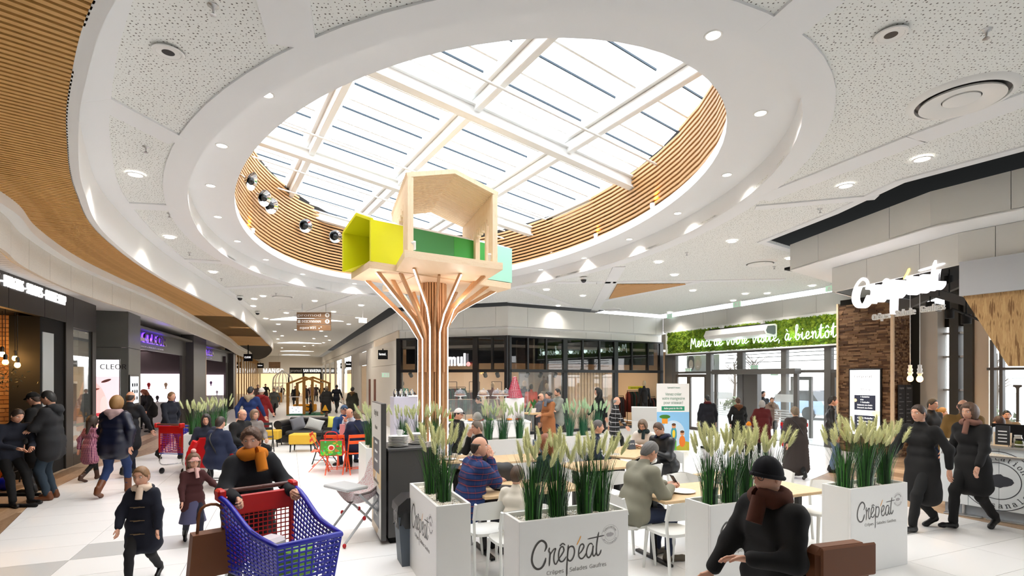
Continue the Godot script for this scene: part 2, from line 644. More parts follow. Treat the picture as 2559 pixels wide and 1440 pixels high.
func floors()->void:
	var base:=MB.new()
	base.prism(rect(-14,-7,15.2,76),-0.2,-0.012,hall_xf(0))
	var fl:=struct("floor",base,M_.grout,"large floor of white tiles with thin dark joints")
	var zone:=PackedVector2Array([Vector2(-2.4,-6),Vector2(9.4,-6),Vector2(9.3,4.1),Vector2(9.25,5.4),Vector2(9.9,7.6),Vector2(12.5,8.6),Vector2(14.85,8.9),Vector2(14.85,18.4),Vector2(7.23,17.4),Vector2(3.9,20.6),Vector2(3.9,75),Vector2(-3.4,75),Vector2(-3.45,17.3),Vector2(-4.1,15.2),Vector2(-4.08,12.8),Vector2(-3.96,11.3),Vector2(-3.54,9.1),Vector2(-3.0,6),Vector2(-2.4,3)])
	var tw:=1.26
	var td:=0.63
	var near:=[]
	for j in range(-10,120):
		for i in range(-5,13):
			var a0:=i*tw+0.2
			var b0:=j*td
			for pg in Geometry2D.intersect_polygons(rect(a0+0.0025,b0+0.0025,a0+tw-0.0025,b0+td-0.0025),zone):
				var c:=M(a0+tw/2,b0+td/2)
				near.append([-c.z if seen(c,400) else 1000.0+c.length(),pg,i,j])
	near.sort_custom(func(p,q):return p[0]<q[0])
	var rest:=MB.new()
	for k in near.size():
		var greyed:bool=near[k][2]==-2-int(near[k][3]/3) % 2 and near[k][3]>9 and near[k][3]<13
		var mb:=MB.new() if k<295 else rest
		mb.prism(near[k][1],-0.012,0.0,hall_xf(0),true,false)
		if k<295:
			obj("floor_tile",mb,M_.tilegrey if greyed else M_.tile[hash(k) % 4],fl)
	var r:=obj("far_floor_tiles",rest,M_.tile[1],fl)
	r.set_meta("kind","stuff")
	var wl:=PackedVector2Array([Vector2(-2.41,-6),Vector2(-2.41,3),Vector2(-3.01,6),Vector2(-3.55,9.1),Vector2(-3.97,11.3),Vector2(-4.09,12.8),Vector2(-4.11,15.2),Vector2(-3.46,17.3),Vector2(-3.41,30),Vector2(-4.8,30),Vector2(-4.8,18),Vector2(-5.6,17),Vector2(-5.6,-6)])
	var wr:=PackedVector2Array([Vector2(9.41,-2),Vector2(15.1,-2),Vector2(15.1,8.89),Vector2(12.51,8.59),Vector2(9.91,7.59),Vector2(9.26,5.4),Vector2(9.31,4.1)])
	var fb:=MB.new()
	fb.prism(rect(-5.6,-6,-2.4,30),-0.1,-0.014,hall_xf(0))
	var f2:=struct("floor",fb,M_.gap,"border of brown timber-look planks along the shops")
	var cells:=[]
	for zz in [wl,wr]:
		var lo:=-5.7 if zz==wl else 9.2
		var hi:=-2.2 if zz==wl else 15.2
		var row:=0
		var a0:=lo
		while a0<hi:
			var b0:=-6.0+(row*0.53)-floorf(row*0.53/1.6)*1.6-1.6
			while b0<30.0:
				for pg in Geometry2D.intersect_polygons(rect(a0+0.0015,b0+0.0015,a0+0.2585,b0+1.5985),zz):
					var c:=M(a0+0.13,b0+0.8)
					cells.append([-c.z if seen(c,250) else 1000.0,pg])
				b0+=1.6
			a0+=0.26
			row+=1
	cells.sort_custom(func(p,q):return p[0]<q[0])
	var rp:=MB.new()
	for k in cells.size():
		var mb:=MB.new() if k<290 else rp
		mb.prism(cells[k][1],-0.012,0.0,Transform3D(Basis(Vector3(1,0,0),Vector3(0,0,-1),Vector3(0,1,0)),Vector3.ZERO),true,false)
		if k<290:
			obj("floor_plank",mb,M_.plank[hash(k*7) % 5],f2,Vector3.ZERO,YAW)
	var r2:=obj("far_floor_planks",rp,M_.plank[0],f2,Vector3.ZERO,YAW)
	r2.set_meta("kind","stuff")
func ceilings()->void:
	var wi:=smooth(WOOD_IN,6)
	var edge:=[]
	for p in wi:
		if p.y<21.5:
			edge.append(p)
	var right:=[Vector2(-4.45,20.3),Vector2(-0.16,18.75),Vector2(6.3,22.4),Vector2(9.4,15.4),Vector2(8.4,12.1),Vector2(7.2,12.0),Vector2(4.98,10.35),Vector2(5.29,8.57),Vector2(5.35,7.2),Vector2(6.0,6.2),Vector2(7.4,3.6),Vector2(9.0,0.5),Vector2(6.0,-6.0)]
	var all:=PackedVector2Array()
	for p in edge:
		all.append(p)
	for p in right:
		all.append(p)
	var ov:=PackedVector2Array(oval(7.2,4.2))
	var mb:=MB.new()
	for s in [-1.0,1.0]:
		var e2:Vector2=Vector2(ED.y,-ED.x)*s
		var half:=PackedVector2Array([EC-ED*60,EC+ED*60,EC+ED*60+e2*60,EC-ED*60+e2*60])
		for pg in Geometry2D.intersect_polygons(all,half):
			for q in Geometry2D.clip_polygons(pg,ov):
				mb.prism(q,HM+0.02,HM+0.06,flat_xf(0))
	var far:=PackedVector2Array()
	for p in wi:
		if p.y>=19.9:
			far.append(p)
	far.append(pl(-3.4,75))
	for b in [75.0,20.6]:
		var q:=M(3.55,b)
		far.append(Vector2(q.x,-q.z))
	mb.prism(far,HM+0.02,HM+0.06,flat_xf(0))
	var ce:=struct("ceiling",mb,M_.perf,"white ceiling of perforated boards round the oval opening")
	var bands:=MB.new()
	ring(bands,oval(7.2,4.2),oval(7.48,4.5),HM)
	curtain(bands,oval(7.48,4.5),HM,HM+0.02,0.001,true)
	obj("plain_band",bands,M_.soffit,ce)
	var strips:=[[732,118,700,-40,0.36],[446,356,245,252,0.3],[434,521,296,514,0.3],[573,658,436,650,0.3],[713,713,548,722,0.3],[1938,92,2060,-10,0.36],[1903,500,2290,349,0.34],[2290,349,2600,236,0.34],[1888,521,2192,494,0.2],[1743,704,1390,708,0.25],[1960,700,1743,704,0.25],[1427,764,1300,723,0.25],[1548,668,1484,782,0.3],[1745,706,1500,755,0.25],[905,735,745,790,0.3],[880,790,700,775,0.25]]
	for s in strips:
		var p:=on(s[0],s[1],HM)
		var q:=on(s[2],s[3],HM)
		var b:=MB.new()
		b.bar(p+Vector3(0,0.0095,0),q+Vector3(0,0.0095,0),s[4],0.021)
		obj("plain_band",b,M_.soffit,ce)
	var eb:=MB.new()
	var el:=[]
	for p in edge:
		el.append(p)
	curtain(eb,el,HM,HM+0.02,0.24)
	var re:=[]
	for p in right.slice(1):
		re.append(p)
	curtain(eb,re,HM,HM+0.02,0.16)
	obj("edge_band",eb,M_.soffit,ce)
	var rs:=MB.new()
	ring(rs,oval(6.4,3.57),oval(7.2,4.2),HR)
	curtain(rs,oval(7.2,4.2),HM+0.004,HR+0.05,0.015,true)
	var lip:=oval(6.4,3.57)
	lip.reverse()
	curtain(rs,lip,HR+0.004,HR+0.16,-0.1,true)
	struct("ceiling",rs,M_.soffit,"smooth white oval soffit with downlights round the skylight")
	var tri:=PackedVector2Array()
	for p in [on(1543,711,HM),on(1714,710,HM),on(1523,746,HM)]:
		tri.append(hall(p))
	var tm:=thing("ceiling_inset","timber slat triangle let into the white ceiling","ceiling panel")
	tm.rotation.y=YAW
	var bk:=MB.new()
	bk.prism(tri,HM+0.012,HM+0.018,Transform3D(Basis(Vector3(1,0,0),Vector3(0,0,-1),Vector3(0,1,0)),Vector3.ZERO))
	obj("backing",bk,M_.gap,tm)
	var bb:=Rect2(tri[0],Vector2.ZERO).expand(tri[1]).expand(tri[2])
	var bq:=bb.position.y
	while bq<bb.end.y:
		for pg in Geometry2D.intersect_polygons(rect(bb.position.x,bq,bb.end.x,bq+0.07),tri):
			var sl:=MB.new()
			sl.prism(pg,HM-0.02,HM+0.011,Transform3D(Basis(Vector3(1,0,0),Vector3(0,0,-1),Vector3(0,1,0)),Vector3.ZERO))
			obj("slat",sl,M_.slatx,tm)
		bq+=0.095
	var roof:=MB.new()
	var slab:=rect(-14,-7,15.95,76)
	var hole:=to_hall(oval(6.6,3.8))
	for s in [-60.0,60.0]:
		for pg in Geometry2D.intersect_polygons(slab,rect(minf(s,2.7),-20,maxf(s,2.7),90)):
			for q in Geometry2D.clip_polygons(pg,hole):
				roof.prism(q,5.75,5.9,hall_xf(0))
	struct("ceiling",roof,M_.black,"black slab added above the hung ceilings to shut out light")  # added slab: stops light leaking in and keeps the ceiling slots black
	var wb:=MB.new()
	wb.prism(rect(-14,-6.6,16,-6.2),0,5.75,hall_xf(0))
	struct("wall_back",wb,M_.white,"plain white wall behind the hall")
	var we:=MB.new()
	we.prism(rect(-14,76,6,76.4),0,5.75,hall_xf(0))
	struct("wall_end",we,M_.beige,"beige wall at the far end of the mall")
	var wl:=MB.new()
	wl.prism(rect(-14.3,-6.4,-14,76),0,5.75,hall_xf(0))
	struct("wall_left",wl,M_.dkgrey,"dark wall behind the shops on one side")
func roof_h(p:Vector2)->float:
	return 6.8-0.15*(p-EC).dot(Vector2(0.861,0.508))
func skylight()->void:
	var ax:=Vector2(-0.508,0.861)
	var bx:=Vector2(0.861,0.508)
	var rp:=func(sa:float,sb:float,lift:=0.0)->Vector3:
		var p:Vector2=EC+ax*sa+bx*sb
		return W(p.x,p.y,roof_h(p)+lift)
	var m:=46
	var wl:=oval(6.52,3.69,m)
	var back:=MB.new()
	for k in m:
		var p:Vector2=EC+(wl[k]-EC)*1.012
		var q:Vector2=EC+(wl[(k+1) % m]-EC)*1.012
		back.quad(W(q.x,q.y,HR+0.05),W(p.x,p.y,HR+0.05),W(p.x,p.y,roof_h(p)),W(q.x,q.y,roof_h(q)))
		var p2:Vector2=EC+(wl[k]-EC)*1.04
		var q2:Vector2=EC+(wl[(k+1) % m]-EC)*1.04
		back.quad(W(p2.x,p2.y,HR),W(q2.x,q2.y,HR),W(q2.x,q2.y,roof_h(q2)+0.1),W(p2.x,p2.y,roof_h(p2)+0.1))
	var shaft:=struct("wall_skylight",back,M_.gap,"oval skylight shaft lined with horizontal timber slats")
	var h:=HR+0.2
	while h<7.5:
		var mb:=MB.new()
		for k in m:
			var p:Vector2=wl[k]
			var q:Vector2=wl[(k+1) % m]
			if minf(roof_h(p),roof_h(q))<h+0.05:
				continue
			var c:=(p+q)/2 
			var d:=(q-p)
			mb.box(W(c.x,c.y,h),Vector3(d.length()*1.004,0.046,0.05),Basis(Vector3.UP,atan2(d.y,d.x)))
		if mb.v.size():
			obj("slat",mb,M_.slatx,shaft)
		h+=0.086
	var white:Material=M_.trimwhite
	var sky:=thing("skylight","sloping glass roof over the oval opening with white beams","skylight")
	sky.set_meta("kind","structure")
	for sb in [-3.92,-2.0,-0.05,1.87,3.78]:
		var e:=sqrt(maxf(0.1,1.0-pow(sb/4.3,2)))*6.7
		var b:=MB.new()
		b.bar(rp.call(-e,sb,-0.02),rp.call(e,sb,-0.02),0.26,0.03)
		b.bar(rp.call(-e,sb,-0.14),rp.call(e,sb,-0.14),0.12,0.2,Vector3.UP,0.01)
		obj("beam",b,white,sky)
	for sa in [-1.86,2.12,-5.8,6.0]:
		var b:=MB.new()
		b.bar(rp.call(sa,-3.9,-0.25),rp.call(sa,3.6,-0.25),0.05,0.22)
		b.bar(rp.call(sa,-3.9,-0.15),rp.call(sa,3.6,-0.15),0.18,0.03)
		b.bar(rp.call(sa,-3.9,-0.36),rp.call(sa,3.6,-0.36),0.18,0.03)
		obj("beam",b,white,sky)
	for k in range(-8,9):
		var sa:=0.16+0.885*k
		for j in 6:
			var s0:float=[-5.8,-3.92,-2.0,-0.05,1.87,3.78][j]+0.2
			var s1:float=[-3.92,-2.0,-0.05,1.87,3.78,5.7][j]-0.2
			if absf(sa)>7.0 or maxf(absf(s0),absf(s1))>5.6:
				continue
			var b:=MB.new()
			b.bar(rp.call(sa,s0,0.035),rp.call(sa,s1,0.035),0.02,0.03)
			obj("glazing_bar",b,M_.rail,sky)
			var f:=MB.new()
			f.bar(rp.call(sa+0.42,s0,-0.02),rp.call(sa+0.42,s1,-0.02),0.04,0.03)
			obj("glazing_bar",f,white,sky)
	for j in 5:
		for k in range(-8,8):
			var s0:float=[-5.8,-3.92,-2.0,-0.05,1.87,3.78][j]
			var s1:float=[-3.92,-2.0,-0.05,1.87,3.78,5.7][j]
			var sa:=0.16+0.885*k
			var b:=MB.new()
			b.quad(rp.call(sa,s0,0.06),rp.call(sa,s1,0.06),rp.call(sa+0.885,s1,0.06),rp.call(sa+0.885,s0,0.06))
			obj("pane",b,M_.pane,sky)
	for sa in [-2.8,1.0,3.1,4.6]:
		obj("sprinkler_pipe",MB.new().tube([rp.call(sa,-3.4,-0.3),rp.call(sa,3.3,-0.3)],0.022,8),white,sky)
func bulkhead()->void:
	var wi:=smooth(WOOD_IN,10)
	var wo:=smooth(WOOD_OUT,10)
	var fa:=MB.new()
	curtain(fa,wi,HW,HM+0.02,-0.08)
	struct("wall_bulkhead",fa,M_.white,"tall white curved band along the timber ceiling")
	var root:=thing("timber_ceiling","curved ceiling band of narrow timber slats over the shops","ceiling")
	root.set_meta("kind","structure")
	var bk:=MB.new()
	var total:=0.0
	var dist:=[0.0]
	for k in wi.size()-1:
		total+=(wi[k+1]-wi[k]).length()
		dist.append(total)
	var pos:=func(s:float)->Array:
		var k:=0
		while k<dist.size()-2 and dist[k+1]<s:
			k+=1
		var t:=clampf((s-dist[k])/(dist[k+1]-dist[k]),0,1)
		var p:Vector2=wi[k].lerp(wi[k+1],t)
		var d:Vector2=(wi[k+1]-wi[k]).normalized()
		var nn:=Vector2(-d.y,d.x)
		var best:=1.5
		for j in wo.size()-1:
			var hit=Geometry2D.segment_intersects_segment(p,p+nn*4.0,wo[j],wo[j+1])
			if hit!=null:
				best=(hit-p).length()
				break
		return [p,nn,best]
	var prev=null
	var s:=0.0
	while s<total-0.2:
		var q:Array=pos.call(s)
		if prev!=null:
			var a0:Vector2=prev[0]+prev[1]*0.02
			var a1:Vector2=prev[0]+prev[1]*prev[2]
			var b0:Vector2=q[0]+q[1]*0.02
			var b1:Vector2=q[0]+q[1]*q[2]
			bk.quad(W(a0.x,a0.y,HW+0.05),W(b0.x,b0.y,HW+0.05),W(b1.x,b1.y,HW+0.05),W(a1.x,a1.y,HW+0.05))
		prev=q
		s+=0.5
	obj("backing",bk,M_.gap,root)
	var n:=0
	var rest:=MB.new()
	s=3.4
	while s<total-0.3 and s<42.0:
		var q:Array=pos.call(s)
		var dir:Vector2=q[1]
		var p:Vector2=q[0]+dir*0.07
		var e:Vector2=q[0]+dir*q[2]
		var c:=(p+e)/2
		var far:bool=c.y>27.0
		var xf:=Basis(Vector3.UP,atan2(dir.y,dir.x))
		var mb:=MB.new() if n<298 else rest
		if n<298:
			mb.box(Vector3(0,0,0),Vector3((e-p).length(),0.035,0.04 if not far else 0.12))
			var o:=obj("slat",mb,M_.slat,root,W(c.x,c.y,HW+0.0175))
			o.basis=xf
		else:
			mb.box(W(c.x,c.y,HW+0.0175),Vector3((e-p).length(),0.035,0.12),xf)
		n+=1
		s+=0.068 if not far else 0.2
	if rest.v.size():
		obj("far_slats",rest,M_.slat,root).set_meta("kind","stuff")
	var tr:=MB.new()
	curtain(tr,wo,4.06,HW+0.06,0.14)
	struct("trim_1",tr,M_.trimwhite,"white curved trim between the timber ceiling and beige panels")
	fascia("wall_shopband",wo,3.63,4.06,0.98,-0.05,M_.beige,"curved band of beige panels above the shopfronts")
	var soff:=MB.new()
	for k in wo.size()-1:
		var p:Vector2=wo[k]
		var q:Vector2=wo[k+1]
		var d:Vector2=(q-p).normalized()
		var o:=Vector2(-d.y,d.x)*2.6
		soff.quad(W(p.x,p.y,4.0),W(q.x,q.y,4.0),W(q.x+o.x,q.y+o.y,4.0),W(p.x+o.x,p.y+o.y,4.0))
	struct("ceiling",soff,M_.white,"white soffit behind the beige panels over the shops")
# panels hung edge to edge along a plan line, each a part
func fascia(called:String,line:Array,h0:float,h1:float,step:float,thick:float,m:Material,label:String,gap:=0.008)->Node3D:
	var back:=MB.new()
	var inner:=[]
	for k in line.size():
		var a:Vector2=line[maxi(k-1,0)]
		var b:Vector2=line[mini(k+1,line.size()-1)]
		var d:=(b-a).normalized()
		inner.append(line[k]+Vector2(d.y,-d.x)*thick)
	curtain(back,inner,h0+0.01,h1-0.01,thick*0.4)
	var root:=struct(called,back,M_.midgrey,label)
	var seg:=[]
	var acc:=0.0
	var mb:=MB.new()
	var count:=0
	for k in line.size()-1:
		var p:Vector2=line[k]
		var q:Vector2=line[k+1]
		var len:=(q-p).length()
		var d:=(q-p)/len
		var o:=Vector2(d.y,-d.x)*thick
		var t:=0.0
		while t<len-0.001:
			var t1:=minf(len,t+step-acc)
			var a:=p+d*(t+(gap/2 if acc==0.0 else 0.0))
			var full:bool=t1<len-0.0001 or step-acc-(t1-t)<0.001
			var b:=p+d*(t1-(gap/2 if full else 0.0))
			var c:=W((a.x+b.x+o.x)/2,(a.y+b.y+o.y)/2,(h0+h1)/2)
			mb.out(W(a.x,a.y,h0),W(b.x,b.y,h0),W(b.x,b.y,h1),W(a.x,a.y,h1),c)
			mb.out(W(a.x,a.y,h0),W(b.x,b.y,h0),W(b.x+o.x,b.y+o.y,h0),W(a.x+o.x,a.y+o.y,h0),c)
			if acc==0.0:
				mb.out(W(a.x,a.y,h0),W(a.x,a.y,h1),W(a.x+o.x,a.y+o.y,h1),W(a.x+o.x,a.y+o.y,h0),c)
			if full:
				mb.out(W(b.x,b.y,h0),W(b.x,b.y,h1),W(b.x+o.x,b.y+o.y,h1),W(b.x+o.x,b.y+o.y,h0),c)
			acc+=t1-t
			if full:
				obj("panel",mb,m,root)
				mb=MB.new()
				acc=0.0
			t=t1
	if mb.v.size():
		obj("panel",mb,m,root)
	return root
func pl(a: float,b: float)->Vector2:
	return Vector2(CA*a-SA*b,SA*a+CA*b)
func fascias()->void:
	var line:=[pl(3.9,75),pl(3.9,20.6),pl(7.23,17.46),pl(14.9,18.48)]
	fascia("wall_upperband",line,3.93,4.65,1.3,-0.06,M_.panel,"upper band of pale grey panels above the far shopfront")
	var cove:=MB.new()
	var l2:=[]
	for p in [pl(4.0,75),pl(4.0,20.64),pl(7.27,17.56),pl(14.9,18.58)]:
		l2.append(p)
	curtain(cove,l2,3.86,3.96,-0.1)
	struct("trim_2",cove,M_.trimwhite,"pale cove strip between the two panel bands")
	fascia("wall_lowerband",l2,3.58,3.86,1.3,-0.06,M_.panel,"lower band of pale grey panels above the black glazing")
	var ent:=[pl(14.9,18.48),pl(14.9,9.0)]
	fascia("wall_entranceband",ent,4.06,4.64,1.2,-0.06,M_.panel,"band of pale grey panels above the moss sign")
	var led:=MB.new()
	curtain(led,[pl(14.86,18.4),pl(14.86,10.3)],3.98,4.06,-0.3)
	struct("trim_3",led,M_.trimwhite,"ledge under the panels above the moss sign")
	var up:=[Vector2(5.5,10.45),Vector2(5.9,7.45),Vector2(7.65,4.45),Vector2(9.4,1.45)]
	fascia("wall_standupper",[Vector2(7.3,11.9)]+up,4.22,4.72,1.55,-0.05,M_.panel,"upper stepped band of pale panels over the pancake stand")
	var lo:=[Vector2(6.18,10.2),Vector2(6.5,7.7),Vector2(8.25,4.7),Vector2(10.0,1.7)]
	fascia("wall_standlower",[Vector2(7.15,11.0)]+lo,3.74,4.2,1.05,-0.05,M_.panel,"lower stepped band of pale panels over the pancake stand")
	var so:=MB.new()
	var pg:=PackedVector2Array([Vector2(7.3,11.9),Vector2(5.5,10.45),Vector2(5.9,7.45),Vector2(7.65,4.45),Vector2(9.4,1.45),Vector2(10.4,1.7),Vector2(8.6,4.7),Vector2(6.8,7.7),Vector2(6.5,10.2),Vector2(7.4,11.2)])
	so.prism(pg,4.205,4.235,flat_xf(0))
	struct("ceiling",so,M_.white,"white soffit between the stepped bands")
# ---------------------------------------------------------------- shops and entrance
func ray_line(px: float,P: Vector2,Q: Vector2)->Vector2:
	var t:=(px-CX)/FOCAL
	var d:=(Q-P).normalized()
	var k:=(t*P.y-P.x)/(d.x-t*d.y)
	return Vector2(k,P.y+k*d.y)
func yaw_of(P:Vector2,Q:Vector2)->float:
	return atan2(Q.y-P.y,Q.x-P.x)
func wall_root(called:String,label:String,P:Vector2,Q:Vector2,category:="wall",structure:=true)->Node3D:
	var o:=thing(called,label,category,W(P.x,P.y),yaw_of(P,Q))
	if structure:
		o.set_meta("kind","structure")
	return o
func panel(called:String,root:Node,m:Material,x0:float,h0:float,x1:float,h1:float,z:=0.0,d:=0.03,ch:=0.0)->MeshInstance3D:
	return obj(called,MB.new().b2(Vector3(x0,h0,z-d),Vector3(x1,h1,z),ch),m,root)
func lettered(root:Node,text:String,x:float,h:float,size:float,m:Material,z:=0.01,depth:=0.02,weight:=700,width:=0.0,font:="Droid Sans")->MeshInstance3D:
	return words(root,text,size,m,Transform3D(Basis.IDENTITY,Vector3(x,h,z)),depth,font,weight,false,width)
func hh(py:float,z:float)->float:
	return HC+(YH-py)/FOCAL*z
func shops()->void:
	burger()
	jeweller()
	clothes_shop()
	mall_end()
	entrance()
	stand()
	outside()
func brick_wall(root:Node3D,w:float,h:float)->void:
	var bm:=[]
	for i in 4:
		bm.append(mat("brick%d" % i,[Color(0.80,0.62,0.47),Color(0.84,0.67,0.51),Color(0.76,0.58,0.43),Color(0.82,0.66,0.52)][i],0.85,{"bump":[0.06,Vector3(6,6,6),0.6]}))
	panel("mortar",root,mat("mortar",Color(0.68,0.52,0.4),0.95),0,0,w,h,-0.02,0.1)
	var r:=0
	var y:=0.0
	while y<h-0.05:
		var x:=-0.11*(r % 2)-0.02*(r % 3)
		while x<w:
			var x0:=maxf(x,0.0)
			var x1:=minf(x+0.215,w)
			if x1-x0>0.03:
				var b:=MB.new().b2(Vector3(x0+0.005,y+0.005,-0.03),Vector3(x1-0.005,y+0.082,rng.randf_range(-0.004,0.006)),0.006)
				obj("brick",b,bm[rng.randi() % 4],root)
			x+=0.225
		y+=0.09
		r+=1
func bulb_pendant(pos:Vector3,top:float,label:String,white:=false)->void:
	var t:=thing("pendant_lamp",label,"lamp",pos,0.0)
	var r:=0.055 if white else 0.048
	var prof:=[]
	for i in 11:
		var an:=PI*i/10.0
		prof.append(Vector2(r*sin(an),-r*cos(an)*(1.1 if i<6 else 1.35)))
	obj("light_bulb",MB.new().lathe(prof,16),glow("warm_bulb_light",Color(1,0.72,0.36),14.0),t)
	var sm:Material=M_.white if white else mat("black_socket",Color(0.05,0.05,0.05),0.4)
	var so:=MB.new()
	if white:
		so.lathe([Vector2(0.0,0.05),Vector2(0.03,0.05),Vector2(0.035,0.1),Vector2(0.05,0.11),Vector2(0.05,0.14),Vector2(0.035,0.15),Vector2(0.045,0.2),Vector2(0.03,0.22),Vector2(0.035,0.28),Vector2(0.0,0.29)],16)
	else:
		so.lathe([Vector2(0.0,0.05),Vector2(0.03,0.05),Vector2(0.033,0.13),Vector2(0.02,0.16),Vector2(0.0,0.16)],14)
	obj("lamp_socket",so,sm,t)
	obj("cord",MB.new().tube([Vector3(0,0.15,0),Vector3(0,top-pos.y,0)],0.006,6),sm,t)
	omni(t,Vector3.ZERO,1.2,Color(1,0.74,0.42),0.045)
func burger()->void:
	var P:=pl(-4.7,6.0)
	var Q:=pl(-4.7,17.1)
	var f:=wall_root("wall_grillfront","dark brown shopfront of the burger restaurant with white lettering",P,Q)
	var X:=func(px:float)->float:return ray_line(px,P,Q).x
	var dk:=mat("bronze_panel",Color(0.2,0.185,0.17),0.35,{"metallic":0.3})
	var x:float=X.call(166)
	panel("sign_board",f,dk,0,3.36,x,4.02,0.0,0.12)
	for px in [22,112]:
		panel("joint",f,M_.black,X.call(px),3.36,X.call(px)+0.012,4.0,0.002,0.01)
	var wl:=glow("sign_letter_light",Color(1,1,1),0.75)
	lettered(f,"BURGERS - SALADES - COFFEE SHOP",X.call(9),3.735,0.2,wl,0.012,0.03,700,X.call(163)-X.call(9))
	lettered(f,"PIZZAS -",X.call(9)-0.82,3.735,0.2,wl,0.012,0.03,700,0.76)
	panel("reveal",f,M_.black,X.call(108),0,X.call(170),3.36,-0.05,0.5)
	panel("white_panel",f,mat("milky_panel",Color(0.74,0.77,0.78),0.3),X.call(113),0.55,X.call(140),3.05,-0.035,0.02)
	panel("post",f,dk,X.call(166),0,X.call(184),4.02,0.0,0.35,0.01)
	panel("head_panel",f,dk,X.call(184),3.28,X.call(241),4.02,0.0,0.3,0.006)
	panel("sill_panel",f,dk,X.call(184),0,X.call(241),0.28,0.0,0.3,0.006)
	panel("post",f,dk,X.call(232),0.28,X.call(241),3.28,0.0,0.3,0.006)
	var w:=obj("window",MB.new().b2(Vector3(X.call(184),0.28,-0.05),Vector3(X.call(232),3.28,-0.042)),M_.pane,f)
	var back:=mat("case_back",Color(0.36,0.35,0.34),0.6)
	panel("case_back",f,back,X.call(184),0.1,X.call(232),3.28,-0.9,0.02)
	var p0:=pl(-4.9,14.45)
	poster_burger(Transform3D(f.transform.basis,f.transform*Vector3(X.call(190),0.4,-0.09)),X.call(221)-X.call(190),1.75)
	var bw:=wall_root("wall_brick","warm brick wall inside the burger restaurant",pl(-6.3,14.45),pl(-4.86,14.45))
	brick_wall(bw,1.44,3.5)
	var cb:=MB.new()
	cb.prism(rect(-12,5,-4.85,15),3.42,3.5,hall_xf(0))
	struct("ceiling",cb,M_.black,"black ceiling inside the burger restaurant")
	var wb:=MB.new()
	wb.prism(rect(-12,5,-9.5,15),0,3.4,hall_xf(0))
	wb.prism(rect(-12,14.57,-4.9,14.7),0,3.6,hall_xf(0))
	struct("wall_grillback",wb,M_.dkgrey,"dark wall at the back of the burger restaurant")
	for q in [[6,886,10.55],[14,906,10.2],[38,896,10.7],[44,913,10.4]]:
		var lab:String={6:"warm bulb on a black cord, outermost at the restaurant's edge",14:"lower warm bulb second from the picture's edge",38:"higher warm bulb of the pair nearer the white strip panel",44:"lowest warm bulb of the pair nearer the white strip panel"}[q[0]]
		bulb_pendant(at(q[0],q[1],q[2]),3.42,lab)
func picture(called:String,parent:Node,im:Image,w:float,h:float,xf:Transform3D,glowing:=0.0,rough:=0.4)->MeshInstance3D:
	var m:=StandardMaterial3D.new()
	m.resource_name=called+"_print"
	m.albedo_texture=ImageTexture.create_from_image(im)
	m.roughness=rough
	if glowing>0:
		m.emission_enabled=true
		m.emission=Color.BLACK
		m.emission_texture=m.albedo_texture
		m.emission_energy_multiplier=glowing
	var q:=MB.new()
	q.quad(Vector3(0,0,0),Vector3(w,0,0),Vector3(w,h,0),Vector3(0,h,0))
	var o:=obj(called,q,m,parent)
	if parent==self:
		o.transform=xf
	else:
		o.transform=xf
	return o
func disc(im:Image,cx:float,cy:float,rx:float,ry:float,c:Color,ang:=0.0)->void:
	var R:=maxf(rx,ry)
	var ca:=cos(ang)
	var sa:=sin(ang)
	for y in range(maxi(0,int(cy-R)),mini(im.get_height(),int(cy+R)+1)):
		for x in range(maxi(0,int(cx-R)),mini(im.get_width(),int(cx+R)+1)):
			var dx:=x-cx
			var dy:=y-cy
			var u:=(dx*ca+dy*sa)/rx
			var v:=(-dx*sa+dy*ca)/ry
			if u*u+v*v<=1.0:
				im.set_pixel(x,y,c)
func blank(w:int,h:int,c:Color)->Image:
	var im:=Image.create(w,h,false,Image.FORMAT_RGB8)
	im.fill(c)
	return im
func poster_burger(xf:Transform3D,w:float,h:float)->void:
	var im:=blank(128,384,Color(0.13,0.11,0.12))
	disc(im,30,330,60,60,Color(0.82,0.80,0.76))
	disc(im,60,180,26,90,Color(0.62,0.36,0.22),0.5)
	disc(im,95,110,14,80,Color(0.75,0.5,0.38),0.35)
	disc(im,88,250,40,34,Color(0.80,0.48,0.2))
	disc(im,88,240,30,16,Color(0.88,0.6,0.3))
	im.fill_rect(Rect2i(48,262,80,8),Color(0.3,0.5,0.15))
	im.fill_rect(Rect2i(50,270,78,10),Color(0.3,0.16,0.1))
	im.fill_rect(Rect2i(50,280,78,5),Color(0.9,0.7,0.2))
	disc(im,88,292,38,14,Color(0.76,0.46,0.2))
	disc(im,40,345,40,16,Color(0.93,0.9,0.82))
	disc(im,40,335,30,14,Color(0.8,0.55,0.25))
	im.fill_rect(Rect2i(4,6,60,70),Color(0.1,0.1,0.12))
	var t:=thing("window_poster","tall burger poster behind the glass of the bronze display case","poster")
	t.transform=xf
	obj("board",MB.new().b2(Vector3(0,0,-0.012),Vector3(w,h,-0.002)),M_.white,t)
	picture("print",t,im,w,h,Transform3D.IDENTITY)
	lettered(t,"PLAISIRS",w*0.06,h*0.88,0.055,M_.white,0.002,0.002,700,w*0.42)
